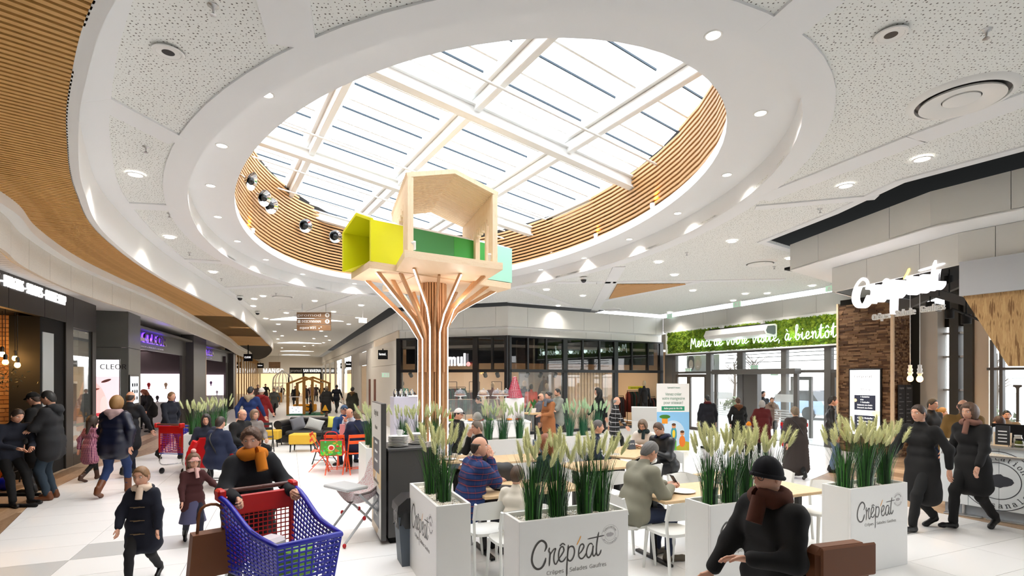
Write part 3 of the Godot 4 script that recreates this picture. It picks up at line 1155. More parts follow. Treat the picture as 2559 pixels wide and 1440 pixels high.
func jeweller()->void:
	var dark:=M_.dkgrey as Material
	var A:=pl(-6.5,18.4)
	var B:=pl(-4.28,18.4)
	var f:=wall_root("wall_jewellerend","dark grey end wall of the jewellery shop",A,B)
	var w:=(B-A).length()
	panel("grey_panel",f,M_.midgrey,0,0,w,2.95,0.0,0.08,0.004)
	panel("grey_panel",f,M_.midgrey,0,2.96,w,4.02,0.0,0.08,0.004)
	var x0:=ray_line(206,A,B).x
	var x1:=ray_line(299,A,B).x
	var im:=blank(256,512,Color(0.96,0.80,0.82))
	im.fill_rect(Rect2i(0,0,256,120),Color(0.97,0.96,0.97))
	disc(im,20,330,150,190,Color(0.93,0.72,0.70))
	disc(im,150,330,26,70,Color(0.95,0.77,0.75))
	disc(im,118,390,40,12,Color(0.75,0.25,0.28))
	disc(im,60,215,60,9,Color(0.45,0.25,0.2),-0.15)
	disc(im,165,150,36,9,Color(0.3,0.18,0.16),-0.3)
	for i in 5:
		disc(im,60+i*18,470,10,10,Color(0.85,0.75,0.6))
	var lb:=thing("lightbox_poster","glowing pink portrait poster headed with dark capital letters","poster")
	lb.transform=Transform3D(f.transform.basis,f.transform*Vector3(x0,0.55,0.03))
	obj("frame",MB.new().b2(Vector3(-0.03,-0.03,-0.03),Vector3(x1-x0+0.03,2.08,-0.004),0.006),M_.metal,lb)
	picture("print",lb,im,x1-x0,2.05,Transform3D.IDENTITY,1.0)
	lettered(lb,"CLEOR",0.42,1.78,0.14,mat("dark_ink",Color(0.12,0.11,0.12),0.6),0.002,0.004,400,0.62)
	var C:=pl(-4.28,19.8)
	var s:=wall_root("wall_jewellerside","grey pillar side of the jewellery shop",B,C)
	var sw:=(C-B).length()
	panel("grey_panel",s,M_.midgrey,0,0,sw,2.95,0.0,0.1,0.004)
	panel("grey_panel",s,M_.midgrey,0,2.96,sw,4.02,0.0,0.1,0.004)
	var wp:=thing("watch_panel","narrow framed white panel showing nine dark ovals on the grey pillar","sign")
	wp.transform=Transform3D(s.transform.basis,s.transform*Vector3(0.06,1.22,0.03))
	obj("frame",MB.new().b2(Vector3(0,0,-0.03),Vector3(1.0,0.95,0.0),0.005),M_.blackframe,wp)
	obj("face",MB.new().b2(Vector3(0.05,0.1,0.0),Vector3(0.95,0.9,0.006)),glow("panel_light",Color(0.86,0.9,0.95),0.9),wp)
	for j in 3:
		for i in 3:
			obj("oval",MB.new().ellipsoid(Vector3(0.27+0.24*i,0.25+0.2*j,0.008),Vector3(0.07,0.06,0.006),12,6),M_.black,wp)
	var D:=pl(-3.3,40.0)
	var fr:=wall_root("wall_jewellerfront","dark grey front of the jewellery shop with two openings",C,D)
	var X:=func(px:float)->float:return ray_line(px,C,D).x
	var xs:=[0.0,X.call(473),X.call(516),X.call(584),X.call(592)]
	panel("post",fr,dark,xs[1]+0.9,0,xs[2],4.02,0.0,0.5,0.01)
	panel("post",fr,dark,xs[3],0,xs[4],4.02,0.0,0.5,0.01)
	panel("gold_edge",fr,mat("brass_edge",Color(0.7,0.55,0.36),0.3,{"metallic":0.7}),xs[2]-0.12,0,xs[2],3.6,0.005,0.05)
	panel("gold_edge",fr,mats["brass_edge"],xs[4]-0.2,0,xs[4],3.6,0.005,0.05)
	var purple:=glow("purple_sign_light",Color(0.38,0.16,1.0),3.0)
	for k in 2:
		var a:float=[xs[0],xs[2]][k]
		var b:float=[xs[1]+0.9,xs[3]][k]
		panel("sign_board",fr,dark,a,3.04,b,3.72,-0.3,0.1)
		panel("header",fr,M_.midgrey,a,3.66,b,3.74,-0.05,0.3)
		panel("side_return",fr,dark,b-0.6,0,b,3.1,-0.32,0.1)
		var sg:=thing("shop_sign",["purple lit capital letters on the jeweller's first grey board","purple lit capital letters on the jeweller's second grey board"][k],"sign")
		sg.transform=Transform3D(fr.transform.basis,fr.transform*Vector3([X.call(377),X.call(524)][k],3.28,-0.28))
		var wdt:float=[X.call(430)-X.call(377),X.call(544)-X.call(524)][k]
		words(sg,"CLEOR",0.3,mat("chrome_letter",Color(0.5,0.45,0.4),0.25,{"metallic":0.8}),Transform3D(Basis.IDENTITY,Vector3(0,0,0.09)),0.05,"Droid Sans",700,false,wdt)
		words(sg,"CLEOR",0.31,purple,Transform3D(Basis.IDENTITY,Vector3(-0.01,-0.005,0.03)),0.03,"Droid Sans",700,false,wdt,"lit_letters")
		words(sg,"BAGUE o BRACELET o MONTRE",0.05,M_.white,Transform3D(Basis.IDENTITY,Vector3(0,-0.17,0.01)),0.006,"Droid Sans",400,false,wdt,"small_letters")
		omni(sg,Vector3(wdt*0.5,0.15,0.3),0.5,Color(0.4,0.2,1.0),0.05)
	var inn:=MB.new()
	inn.prism(rect(-10.5,18.6,-10.2,44),0,3.4,hall_xf(0))
	inn.prism(rect(-10.5,28.1,-4.6,28.2),0,3.4,hall_xf(0))
	inn.prism(rect(-10.5,37.1,-3.6,37.2),0,3.4,hall_xf(0))
	inn.prism(rect(-10.5,18.5,-4.5,18.65),0,3.4,hall_xf(0))
	struct("wall_jewellerback",inn,mat("plum_wall",Color(0.3,0.26,0.27),0.6),"dark plum back wall of the jewellery shop")
	var cl:=MB.new()
	cl.prism(rect(-10.5,18.5,-4.4,44),3.3,3.4,hall_xf(0))
	struct("ceiling",cl,mat("pinkish_ceiling",Color(0.86,0.78,0.78),0.7),"pale ceiling inside the jewellery shop")
	for j in 7:
		for i in 3:
			var t:=thing("strip_lamp","slim white ceiling strip inside the jewellery shop","lamp",M(-9.2+1.9*i,21.0+3.1*j,3.29),YAW,"ceiling strips in the jewellery shop")
			obj("light_tube",MB.new().b2(Vector3(-0.35,0,-0.05),Vector3(0.35,0.012,0.05)),glow("shop_tube_light",Color(1,0.95,0.93),5.0),t)
	for b in [23.0,29.0,36.0]:
		area(self,Transform3D(Basis(M(1,0),M(0,1),Vector3.UP),M(-7.3,b,3.25)),Vector2(3,3),16.0,Color(1,0.92,0.92))
	var white:=glow("showcase_light",Color(1,0.93,0.97),1.5)
	var wares:=[Color(0.7,0.1,0.1),Color(0.1,0.1,0.12),Color(0.85,0.75,0.6),Color(0.45,0.3,0.5),Color(0.8,0.8,0.85)]
	for k in 2:
		var sc:=thing("showcase","brightly lit white wall showcase at the back of the jeweller's, bay %s" % ["in the first opening","in the second opening"][k],"display case",M(-7.6 if k<1 else -6.9,28.0 if k<1 else 37.0),YAW)
		obj("light_box",MB.new().b2(Vector3(0,1.0,0.0),Vector3(3.2,2.25,0.05)),white,sc)
		obj("shelf",MB.new().b2(Vector3(0,0.95,0.0),Vector3(3.2,1.0,0.5)),M_.white,sc)
		obj("shelf",MB.new().b2(Vector3(0,1.55,0.0),Vector3(3.2,1.57,0.4)),M_.pane,sc)
		obj("cabinet",MB.new().b2(Vector3(0,0,0.0),Vector3(3.2,0.95,0.45)),M_.white,sc)
		for i in 9:
			var p:=Vector3(0.3+0.32*i,1.0 if i % 2==0 else 1.575,0.22)
			var c:Color=wares[(i+k) % 5]
			var wo:=obj("jewel_stand",MB.new().lathe([Vector2(0.06,0),Vector2(0.05,0.02),Vector2(0.02,0.05),Vector2(0.05,0.12),Vector2(0.075,0.2),Vector2(0.05,0.27),Vector2(0,0.29)],10),mat("ware%d" % ((i+k) % 5),c,0.3))
			wo.transform=sc.transform*Transform3D(Basis.IDENTITY,p)
			tag(wo,"small jewellery bust on the lit shelves of the jeweller's","stand","jewellery busts on lit shelves")
	for q in [[-6.0,21.0],[-6.0,23.0],[-6.2,25.0],[-6.2,31.0]]:
		var c:=thing("glass_counter","glass topped jewellery counter on dark legs, %s" % {21.0:"first inside the opening",23.0:"second inside the opening",25.0:"third behind the dark pillar",31.0:"fourth in the far opening"}[q[1]],"counter",M(q[0],q[1]),YAW+PI/2)
		obj("tray",MB.new().b2(Vector3(-0.8,0.72,-0.35),Vector3(0.8,0.84,0.35),0.01),M_.dkgrey,c)
		obj("glass_top",MB.new().b2(Vector3(-0.8,0.84,-0.35),Vector3(0.8,1.06,0.35)),M_.pane,c)
		obj("lit_base",MB.new().b2(Vector3(-0.76,0.845,-0.3),Vector3(0.76,0.855,0.3)),white,c)
		for sx in [-0.7,0.7]:
			for sz in [-0.28,0.28]:
				obj("leg",MB.new().b2(Vector3(sx-0.05,0,sz-0.05),Vector3(sx+0.05,0.72,sz+0.05),0.005),M_.dkgrey,c)
	var E:=pl(-3.3,75.0)
	var g:=wall_root("wall_giltfront","glazed shopfront with gilded posts beyond the jeweller's",D,E)
	for k in 12:
		panel("gilt_post",g,mats["brass_edge"],k*2.6,0,k*2.6+0.3,4.0,0.02,0.2)
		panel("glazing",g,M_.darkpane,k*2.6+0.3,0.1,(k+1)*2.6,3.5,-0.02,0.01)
		panel("warm_glow_sheet",g,glow("warm_shop_light%d" % (k % 2),Color(1,0.8,0.5),0.7),k*2.6+0.3,0.6,(k+1)*2.6,2.6,-1.2,0.02)  # glowing sheet stands in for the warm light of the shop interior
	hang_sign(609,885,630,903,31.0,"CLEOR","square black hanging sign with white jeweller lettering")
	hang_sign(643,908,658,920,48.0,"Valians","small black hanging sign farther down the mall's curved side")
func hang_sign(x0:float,y0:float,x1:float,y1:float,z:float,text:String,label:String)->void:
	var p:=at(x0,y1,z)
	var q:=at(x1,y0,z)
	var t:=thing("hanging_sign",label,"sign",Vector3(p.x,p.y,p.z))
	var w:=q.x-p.x
	var h:=q.y-p.y
	obj("board",MB.new().b2(Vector3(0,0,-0.12),Vector3(w,h,0),0.008),M_.black,t)
	words(t,text,h*0.24,glow("sign_letter_light",Color(1,1,1),0.75),Transform3D(Basis.IDENTITY,Vector3(w*0.12,h*0.42,0.006)),0.01,"Droid Sans",700,false,w*0.76)
	obj("bracket",MB.new().b2(Vector3(w*0.45,h,-0.08),Vector3(w*0.55,maxf(h+0.06,4.0-p.y if p.y>3.0 else h+0.06),-0.04)),M_.black,t)
func clothes_shop()->void:
	var P:=pl(3.9,20.6)
	var Q:=pl(7.23,17.46)
	var R:=pl(14.9,18.48)
	var signs:=[[P,Q,[996,1040,1188,1230,1268],[996,1188,1268],"wall_glassleft","black framed glazed front, the slanting side"],[Q,R,[1271,1320,1366,1413,1457,1499,1540,1580,1620,1653],[1271,1413,1540,1653],"wall_glassright","black framed glazed front, the long side"]]
	for s in signs:
		var f:=wall_root(s[4],s[5]+" of the clothes shop",s[0],s[1])
		var len:float=(s[1]-s[0]).length()
		var bar:=2.33
		panel("rail",f,M_.blackframe,0,bar-0.05,len,bar+0.06,0.02,0.12)
		panel("rail",f,M_.blackframe,0,3.54,len,3.6,0.02,0.12)
		panel("rail",f,M_.blackframe,0,0.0,len,0.1,0.02,0.12)
		var prev:=0.0
		for px in s[2]:
			var x:=clampf(ray_line(px,s[0],s[1]).x,0.04,len-0.04)
			var thick:bool=px in s[3]
			var hw:=0.1 if thick else 0.035
			panel("mullion",f,M_.blackframe,x-hw,0.0 if thick else bar,x+hw,3.6,0.02 if thick else 0.015,0.14)
			if x-prev>0.2:
				panel("upper_pane",f,M_.darkpane,prev,bar,x,3.58,-0.02,0.012)
			prev=x
		var px_prev:=0.0
		for px in s[3]:
			var x:=clampf(ray_line(px,s[0],s[1]).x,0.04,len-0.04)
			if x-px_prev>0.3 and not px==1653:
				panel("lower_pane",f,M_.pane,px_prev,0.1,x,bar,-0.02,0.012)
			px_prev=x
		panel("shade_backing",f,mat("upper_shade",Color(0.09,0.095,0.1),0.5),0.1,2.62,len-0.1,3.7,-0.45,0.03)  # added dark sheet standing in for the unlit space behind the upper panes
	var a:=ray_line(1096,P,Q)
	var b:=ray_line(1164,P,Q)
	var sg:=thing("shop_sign","glowing white rounded lettering with a red dot on the black glazing","sign",W(P.x,P.y),yaw_of(P,Q))
	var lt:=glow("shop_letter_light",Color(1,0.97,1),2.2)
	words(sg,"formul",0.42,lt,Transform3D(Basis.IDENTITY,Vector3(a.x-0.18,2.52,0.1)),0.05,"Droid Sans",700,false,b.x-a.x+0.22)
	obj("red_dot",MB.new().ellipsoid(Vector3(b.x+0.16,2.58,0.1),Vector3(0.08,0.08,0.03)),glow("red_dot_light",Color(1,0.05,0.08),1.6),sg)
	var E:=pl(3.9,75)
	var mw:=wall_root("wall_mall","beige panelled wall along the mall beyond the clothes shop",E,P)
	var L:=(P-E).length()
	var X:=func(px:float)->float:return ray_line(px,E,P).x
	var bg:=M_.beige as Material
	panel("beige_panel",mw,bg,X.call(930),0,L,2.6,0,0.1,0.004)
	panel("beige_panel",mw,bg,X.call(930),2.61,L,3.58,0,0.1,0.004)
	panel("timber_door",mw,M_.oak1,X.call(902),0.02,X.call(916),2.75,-0.06,0.06)
	panel("beige_panel",mw,bg,X.call(916),0,X.call(930),3.58,0,0.1,0.004)
	panel("grille",mw,M_.metal,X.call(900),2.78,X.call(918),3.5,0.03,0.1)
	panel("beige_panel",mw,bg,X.call(884),0,X.call(902),3.58,0,0.1,0.004)
	var z:=0.0
	for k in 5:
		var x1:float=X.call(884)-k*7.0
		panel("pier",mw,bg,x1-0.8,0,x1,3.58,0.02,0.12)
		panel("black_pier",mw,M_.blackframe,x1-1.2,0,x1-0.8,3.58,0.02,0.12)
		panel("shop_glazing",mw,M_.pane,x1-7.0,0.1,x1-1.2,3.4,-0.02,0.01)
		panel("warm_glow_sheet",mw,glow("warm_shop_light0",Color(1,0.8,0.5),0.7),x1-7.0,0,x1-1.2,3.0,-3.0,0.05)  # glow on a plain sheet in place of a lit shop interior
	for q in [X.call(925),X.call(938)]:
		panel("poster_frame",mw,mat("red_brown",Color(0.4,0.2,0.13),0.5),q-0.35,0.55,q+0.25,2.0,0.02,0.02)
	hang_sign(945,875,968,898,21.6,"formul.","square black hanging sign before the beige wall by the clothes shop")
	hang_sign(864,904,879,918,36.0,"Bonobo","small black hanging sign along the straight side of the mall")
	hang_sign(851,908,864,921,43.0,"Rieker","small black sign with a white emblem, second along the mall's straight side")
	hang_sign(819,915,829,929,60.0,"Armand","farthest little black hanging sign on the mall's straight side")
	var inn:=MB.new()
	inn.prism(PackedVector2Array([Vector2(4.2,27),Vector2(15.5,27),Vector2(15.5,27.3),Vector2(4.2,27.3)]),0,4.0,hall_xf(0))
	inn.prism(rect(3.95,20.8,4.15,27.3),0,4.0,hall_xf(0))
	inn.prism(rect(15.3,18.6,15.5,27.3),0,4.0,hall_xf(0))
	struct("wall_shopback",inn,mat("cream_wall",Color(0.88,0.83,0.76),0.8),"cream back wall of the clothes shop")
	var cl:=MB.new()
	cl.prism(PackedVector2Array([Vector2(4.0,20.9),Vector2(7.25,17.8),Vector2(15.5,18.7),Vector2(15.5,27.3),Vector2(4.0,27.3)]),3.2,3.3,hall_xf(0))
	struct("ceiling",cl,mat("cream_ceiling",Color(0.86,0.82,0.76),0.8),"cream ceiling inside the clothes shop")
	var fl:=MB.new()
	fl.prism(PackedVector2Array([Vector2(3.95,20.65),Vector2(7.25,17.5),Vector2(14.9,18.5),Vector2(15.5,27.3),Vector2(4.0,27.3)]),-0.05,0.0,hall_xf(0))
	struct("floor",fl,M_.plank[1],"timber floor inside the clothes shop")
	for q in [[6.0,22.5],[9.0,21.0],[12.5,21.5],[9.0,24.5]]:
		area(self,Transform3D(Basis(M(1,0),M(0,1),Vector3.UP),M(q[0],q[1],3.15)),Vector2(1.6,1.6),20.0,Color(1,0.9,0.76))
	var s0:=ray_line(1416,Q,R).x
	var s1:=ray_line(1531,Q,R).x
	var sc:=thing("timber_screen","tall ribbed timber screen behind the shop glass","screen",W(Q.x,Q.y),yaw_of(Q,R))
	var n:=15
	for k in n:
		var x:=lerpf(s0,s1,float(k)/n)
		obj("rib",MB.new().b2(Vector3(x,0.03,-0.32),Vector3(lerpf(s0,s1,(k+0.8)/n),2.28,-0.24),0.012),M_.ply1,sc)
	obj("backing",MB.new().b2(Vector3(s0,0.03,-0.36),Vector3(s1,2.28,-0.33)),M_.ply1,sc)
	var im:=blank(256,256,Color(0.86,0.87,0.86))
	for y in 256:
		var c:=Color(0.72,0.77,0.82).lerp(Color(0.93,0.91,0.86),clampf(y/150.0,0,1))
		im.fill_rect(Rect2i(0,y,256,1),c if y<165 else Color(0.45,0.5,0.28))
	disc(im,170,180,46,110,Color(0.42,0.29,0.2),0.25)
	disc(im,195,110,26,62,Color(0.47,0.33,0.22),-0.15)
	disc(im,180,50,9,22,Color(0.36,0.24,0.17))
	disc(im,208,52,8,22,Color(0.36,0.24,0.17))
	disc(im,150,120,16,70,Color(0.24,0.16,0.12),0.3)
	var hp:=thing("wall_photograph","large photograph of a brown horse inside the clothes shop","photograph")
	hp.position=at(1297,1045,21.6)
	hp.rotation.y=yaw_of(Q,R)
	obj("mount",MB.new().b2(Vector3(0,0,-0.04),Vector3(1.75,1.95,-0.005)),M_.white,hp)
	picture("print",hp,im,1.75,1.95,Transform3D.IDENTITY)
	for px in [1027,1213,1244,1318,1351,1388]:
		var fa:Vector2=P if px<1268 else Q
		var fb:Vector2=Q if px<1268 else R
		var r:=ray_line(px,fa,fb)
		var t:=thing("rail_spotlight","small black spotlight under the shop's upper rail, %s" % {1027:"left of the timber trunk",1213:"first right of the trunk",1244:"beside the corner post",1318:"first over the horse picture",1351:"middle one over the horse picture",1388:"last over the horse picture"}[px],"spotlight",at(px,937,r.y+0.35),yaw_of(fa,fb))
		obj("stem",MB.new().tube([Vector3(0,0.05,0),Vector3(0,0.14,0)],0.015,6),M_.blackframe,t)
		obj("head",MB.new().lathe([Vector2(0,-0.11),Vector2(0.06,-0.1),Vector2(0.075,-0.08),Vector2(0.075,0.08),Vector2(0.03,0.1),Vector2(0,0.1)],12,Transform3D(Basis(Vector3.RIGHT,0.7),Vector3(0,0,0))),M_.blackframe,t)
	garments()
func garment(c:Color,patterned:bool)->Material:
	if patterned:
		return mat("cloth_p%s" % c.to_html(false),Color.WHITE,0.9,{"noise":[0.12,[c,c.lightened(0.35),c.darkened(0.3),Color(0.6,0.3,0.28)],Vector3(3,3,3)]})
	return mat("cloth%s" % c.to_html(false),c,0.9)
func hung_garment()->MB:
	var mb:=MB.new()
	var pts:=[]
	for r in 7:
		var t:=r/6.0
		var y:=-0.95+0.93*t
		var hw:=0.2-0.02*t if t<0.8 else 0.2*(1.0-(t-0.8)*3.6)
		for k in 10:
			var an:=TAU*k/10.0
			pts.append(Vector3(cos(an)*0.022*(1.2+0.4*sin(k*2.0+r)),y,sin(an)*hw))
	mb.grid(pts,7,10,true)
	return mb
func garments()->void:
	var cols:=[Color(0.08,0.08,0.09),Color(0.15,0.22,0.2),Color(0.25,0.23,0.22),Color(0.1,0.35,0.3),Color(0.45,0.18,0.16),Color(0.3,0.3,0.33)]
	var gm:=hung_garment().mesh()
	var racks:=[[1138,968,21.5,0.95,13,"patterned dark clothes left of the cake domes"],[1168,978,22.5,0.7,9,"green and black clothes behind the cake counter"],[1590,976,24.4,1.15,14,"dark coats under the yellow notice"],[1640,992,24.0,0.9,12,"grey coats nearest the poster stand"],[1545,990,24.0,0.7,9,"dark clothes just past the timber screen"]]
	for q in racks:
		var yw:=YAW+0.2
		var o:=at(q[0],q[1],q[2])
		var root:=thing("clothes_rail","black metal rail hung with "+q[5],"clothes rail",Vector3(o.x,0,o.z),yw)
		obj("bar",MB.new().tube([Vector3(-q[3]/2,o.y,0),Vector3(q[3]/2,o.y,0)],0.014,6),M_.blackframe,root)
		for s in [-1.0,1.0]:
			obj("upright",MB.new().tube([Vector3(s*q[3]/2,0,0),Vector3(s*q[3]/2,o.y,0)],0.014,6),M_.blackframe,root)
			obj("foot",MB.new().tube([Vector3(s*q[3]/2,0.015,-0.25),Vector3(s*q[3]/2,0.015,0.25)],0.014,6),M_.blackframe,root)
		for k in q[4]:
			var g:=obj("garment",gm,garment(cols[rng.randi() % cols.size()],rng.randf()<0.4))
			g.position=root.transform*Vector3(lerpf(-q[3]/2+0.05,q[3]/2-0.05,float(k)/(q[4]-1)),o.y-0.03,0)
			g.rotation.y=yw+rng.randf_range(-0.15,0.15)
			tag(g,"dark garment hanging among "+q[5],"garment","garments: "+q[5])
	var yn:=thing("yellow_notice","bright yellow notice above the dark coats","sign",at(1570,973,23.9),YAW)
	obj("board",MB.new().b2(Vector3(0,0,0),Vector3(0.85,0.13,0.02)),mat("notice_yellow",Color(0.93,0.9,0.08),0.5),yn)
	lettered(yn,"Derniers jours",0.12,0.035,0.06,M_.black,0.026,0.004,400,0.6)
	var sh:=thing("shop_shelf","timber wall shelf with black frames on it in the clothes shop","shelf",at(1100,985,24.0),YAW)
	obj("board",MB.new().b2(Vector3(0,0,0),Vector3(3.6,0.05,0.3)),M_.ply,sh)
	for k in 3:
		var fr:=thing("shelf_frame","square black metal frame standing on the shop shelf, %s" % ["nearest the trunk","in the middle","by the corner post"][k],"frame",sh.transform*Vector3(0.5+k*1.1,0.05,0.15),YAW)
		for e in [[Vector3(-0.25,0,0),Vector3(-0.25,0.5,0)],[Vector3(0.25,0,0),Vector3(0.25,0.5,0)],[Vector3(-0.25,0.5,0),Vector3(0.25,0.5,0)],[Vector3(-0.25,0.012,0),Vector3(0.25,0.012,0)]]:
			obj("bar",MB.new().bar(e[0],e[1],0.025,0.025,Vector3(0,0,1)),M_.blackframe,fr)
func mall_end()->void:
	var A:=pl(-3.3,72)
	var B:=pl(3.9,72)
	var f:=wall_root("wall_far","row of lit shopfronts closing the far end of the mall",A,B)
	panel("beige_panel",f,M_.beige,0,3.3,7.2,4.75,0.0,0.2)
	panel("sign_board",f,M_.black,3.4,2.55,7.2,3.3,0.02,0.2)
	panel("sign_board",f,M_.beige,0,2.55,3.4,3.3,0.02,0.2)
	lettered(f,"MANGO",0.4,2.65,0.5,glow("sign_letter_light",Color(1,1,1),0.75),0.05,0.05,700,2.3)
	lettered(f,"SAN MARINA",5.0,2.75,0.36,mats["sign_letter_light"],0.05,0.05,700,2.1)
	lettered(f,"promod",3.5,2.75,0.36,M_.metal,0.05,0.05,400,1.3)
	panel("shop_glow_sheet",f,glow("far_shop_light",Color(1,0.84,0.6),1.0),0,0,7.2,2.55,-3.0,0.1)  # one glowing sheet stands in for the lit interiors of the far shops
	for x in [3.2,4.9,7.0]:
		panel("black_post",f,M_.blackframe,x,0,x+0.25,2.6,0.0,0.2)
	var d:=at(742,827,19.0)
	for k in 2:
		var z:float=[19.0,58.0][k]
		var x0:float=[742.0,672.0][k]
		var x1:float=[827.0,701.0][k]
		var p:=at(x0,[827.0,920.0][k],z)
		var w:=(x1-x0)/FOCAL*z
		var h:=(47.0 if k==0 else 15.0)/FOCAL*z
		var t:=thing("directory_sign",["brown timber-look hanging directory with white shop names and arrows","distant brown hanging directory near the mall's far end"][k],"sign",p)
		var rows:=[["promod",400],["DEICHMANN",700],["espace WIFI",700]]
		for i in 3:
			var y:=h*(2-i)/3.0
			obj("board",MB.new().b2(Vector3(0,y+0.01,-0.05),Vector3(w,y+h/3-0.01,0),0.005),mat("sign_brown",Color.WHITE,0.5,{"noise":[0.02,[Color(0.52,0.39,0.28),Color(0.60,0.46,0.34)],Vector3(0.6,9,9)]}),t)
			if k==0:
				lettered(t,rows[i][0],w*(0.03 if i==0 else 0.15 if i==1 else 0.09),y+h*0.1,h*0.13,M_.white,0.004,0.006,rows[i][1],w*(0.68 if i==0 else 0.56 if i==1 else 0.48))
				if i==1:
					obj("emblem",MB.new().b2(Vector3(w*0.03,y+h*0.08,0),Vector3(w*0.11,y+h*0.25,0.004)),M_.white,t)
				if i<2:
					obj("arrow_disc",MB.new().lathe([Vector2(0,0.006),Vector2(h*0.12,0.006),Vector2(h*0.12,0)].slice(0,3),20,Transform3D(Basis(Vector3.RIGHT,PI/2),Vector3(w*0.9,y+h*0.165,0))),M_.white,t)
					var ar:=MB.new()
					var c:=Vector2(w*0.9,y+h*0.165)
					var s:=h*0.07
					ar.prism(PackedVector2Array([c+Vector2(-0.25,-1)*s,c+Vector2(0.25,-1)*s,c+Vector2(0.25,0.1)*s,c+Vector2(0.8,0.1)*s,c+Vector2(0,1.1)*s,c+Vector2(-0.8,0.1)*s,c+Vector2(-0.25,0.1)*s]),0.006,0.011)
					obj("arrow",ar,mats["sign_brown"],t)
				else:
					for q in [Vector2(0.66,0.13),Vector2(0.72,0.2)]:
						var cc:=Vector2(w*q.x,y+h*q.y)
						obj("plus",MB.new().b2(Vector3(cc.x-h*0.04,cc.y-h*0.012,0),Vector3(cc.x+h*0.04,cc.y+h*0.012,0.006)).b2(Vector3(cc.x-h*0.012,cc.y-h*0.04,0),Vector3(cc.x+h*0.012,cc.y+h*0.04,0.0055)),M_.white,t)
		for x in [0.15,0.85]:
			obj("hanger",MB.new().tube([Vector3(w*x,h,-0.02),Vector3(w*x,HM-p.y,-0.02)],0.01,6),M_.metal,t)
func entrance()->void:
	var P:=pl(14.9,18.4)
	var Q:=pl(14.9,10.3)
	var X:=func(px:float)->float:return ray_line(px,P,Q).x
	var len:=(Q-P).length()
	var ms:=thing("moss_sign","long green moss wall over the entrance","sign board",W(P.x,P.y),yaw_of(P,Q))
	var x0:float=X.call(1671)
	var pts:=[]
	var fn:=FastNoiseLite.new()
	fn.frequency=2.6
	fn.fractal_octaves=4
	fn.seed=3
	var cols:=260
	var rows:=32
	var mb:=MB.new()
	for r in rows:
		for k in cols:
			var x:=lerpf(x0,len,float(k)/(cols-1))
			var y:=lerpf(3.1,3.96,float(r)/(rows-1))
			var n:=fn.get_noise_2d(x*1.6,y*1.6)+0.5*fn.get_noise_2d(x*6.0+9.0,y*6.0)
			pts.append(Vector3(x,y,0.02+0.07*n))
	mb.grid(pts,rows,cols)
	obj("moss",mb,mat("moss",Color.WHITE,0.95,{"noise":[0.035,[Color(0.28,0.46,0.08),Color(0.52,0.68,0.12),Color(0.36,0.56,0.1),Color(0.68,0.76,0.2)],Vector3(1.6,1.6,1.6),5],"heightmap_enabled":false}),ms)
	obj("frame",MB.new().b2(Vector3(x0-0.05,3.04,-0.1),Vector3(len,3.09,0.1)).b2(Vector3(x0-0.06,3.04,-0.1),Vector3(x0,4.0,0.1)),M_.trimwhite,ms)
	var tuft:=MB.new()
	for k in 7:
		var an:=TAU*k/7.0
		var d:=Vector3(cos(an),sin(an),0.9)*0.035
		tuft.tri(tuft.vert(Vector3(-sin(an),cos(an),0)*0.012,Vector3(0,0,1)),tuft.vert(Vector3(sin(an),-cos(an),0)*0.012,Vector3(0,0,1)),tuft.vert(d,d.normalized()))
	var mm:=MultiMesh.new()
	mm.transform_format=MultiMesh.TRANSFORM_3D
	mm.use_colors=true
	mm.mesh=tuft.mesh()
	mm.instance_count=9000
	for i in 9000:
		var p:Vector3=pts[rng.randi() % pts.size()]+Vector3(rng.randf_range(-0.015,0.015),rng.randf_range(-0.012,0.012),0)
		mm.set_instance_transform(i,Transform3D(Basis(Vector3(0,0,1),rng.randf()*TAU).scaled(Vector3.ONE*rng.randf_range(0.7,1.5)),p))
		var g:=rng.randf()
		mm.set_instance_color(i,Color(0.09+0.26*g,0.22+0.28*g,0.02))
	var mi:=MultiMeshInstance3D.new()
	mi.name="moss_sprigs"
	mi.multimesh=mm
	mi.material_override=mat("moss_sprig",Color.WHITE,0.9,{"vertex_color_use_as_albedo":true})
	mi.set_meta("kind","stuff")
	ms.add_child(mi)
	neon(X.call(1733),X.call(2099),P,Q)
	var g:=wall_root("wall_entrance","grey framed glazed entrance to the car park",P,Q)
	panel("side_post",g,M_.grey,0.1,0,X.call(1683),3.06,0.05,0.3)
	var px:=[[1683,1690],[1766,1778],[1843,1858],[1953,1966],[2061,2078],[2100,2112]]
	for q in px:
		panel("mullion",g,M_.grey,X.call(q[0]),0,X.call(q[1]),3.06,0.03,0.16,0.004)
	panel("transom",g,M_.grey,0.2,2.24,len,2.33,0.02,0.12)
	panel("transom",g,M_.grey,0.2,2.98,len,3.06,0.02,0.12)
	for h in [2.62,2.78,2.9]:
		panel("outer_rail",g,M_.grey,X.call(1800),h,len,h+0.025,-0.25,0.03)
	for k in 5:
		panel("upper_pane",g,M_.pane,X.call(px[k][1]),2.33,X.call(px[k+1][0]),2.98,-0.03,0.012)
	var dl:=wall_root("door_1","grey framed glass double door left of the automatic doors",P,Q,"door")
	for q in [[1690,1722],[1722,1766]]:
		var a:float=X.call(q[0])
		var b:float=X.call(q[1])
		obj("frame",MB.new().b2(Vector3(a,0.0,-0.05),Vector3(a+0.1,2.22,0.02)).b2(Vector3(b-0.1,0,-0.05),Vector3(b,2.22,0.02)).b2(Vector3(a+0.1,2.1,-0.05),Vector3(b-0.1,2.22,0.02)).b2(Vector3(a+0.1,0,-0.05),Vector3(b-0.1,0.12,0.02)),mat("door_bronze",Color(0.3,0.28,0.26),0.4),dl)
		obj("pane",MB.new().b2(Vector3(a+0.1,0.12,-0.02),Vector3(b-0.1,2.1,-0.01)),M_.pane,dl)
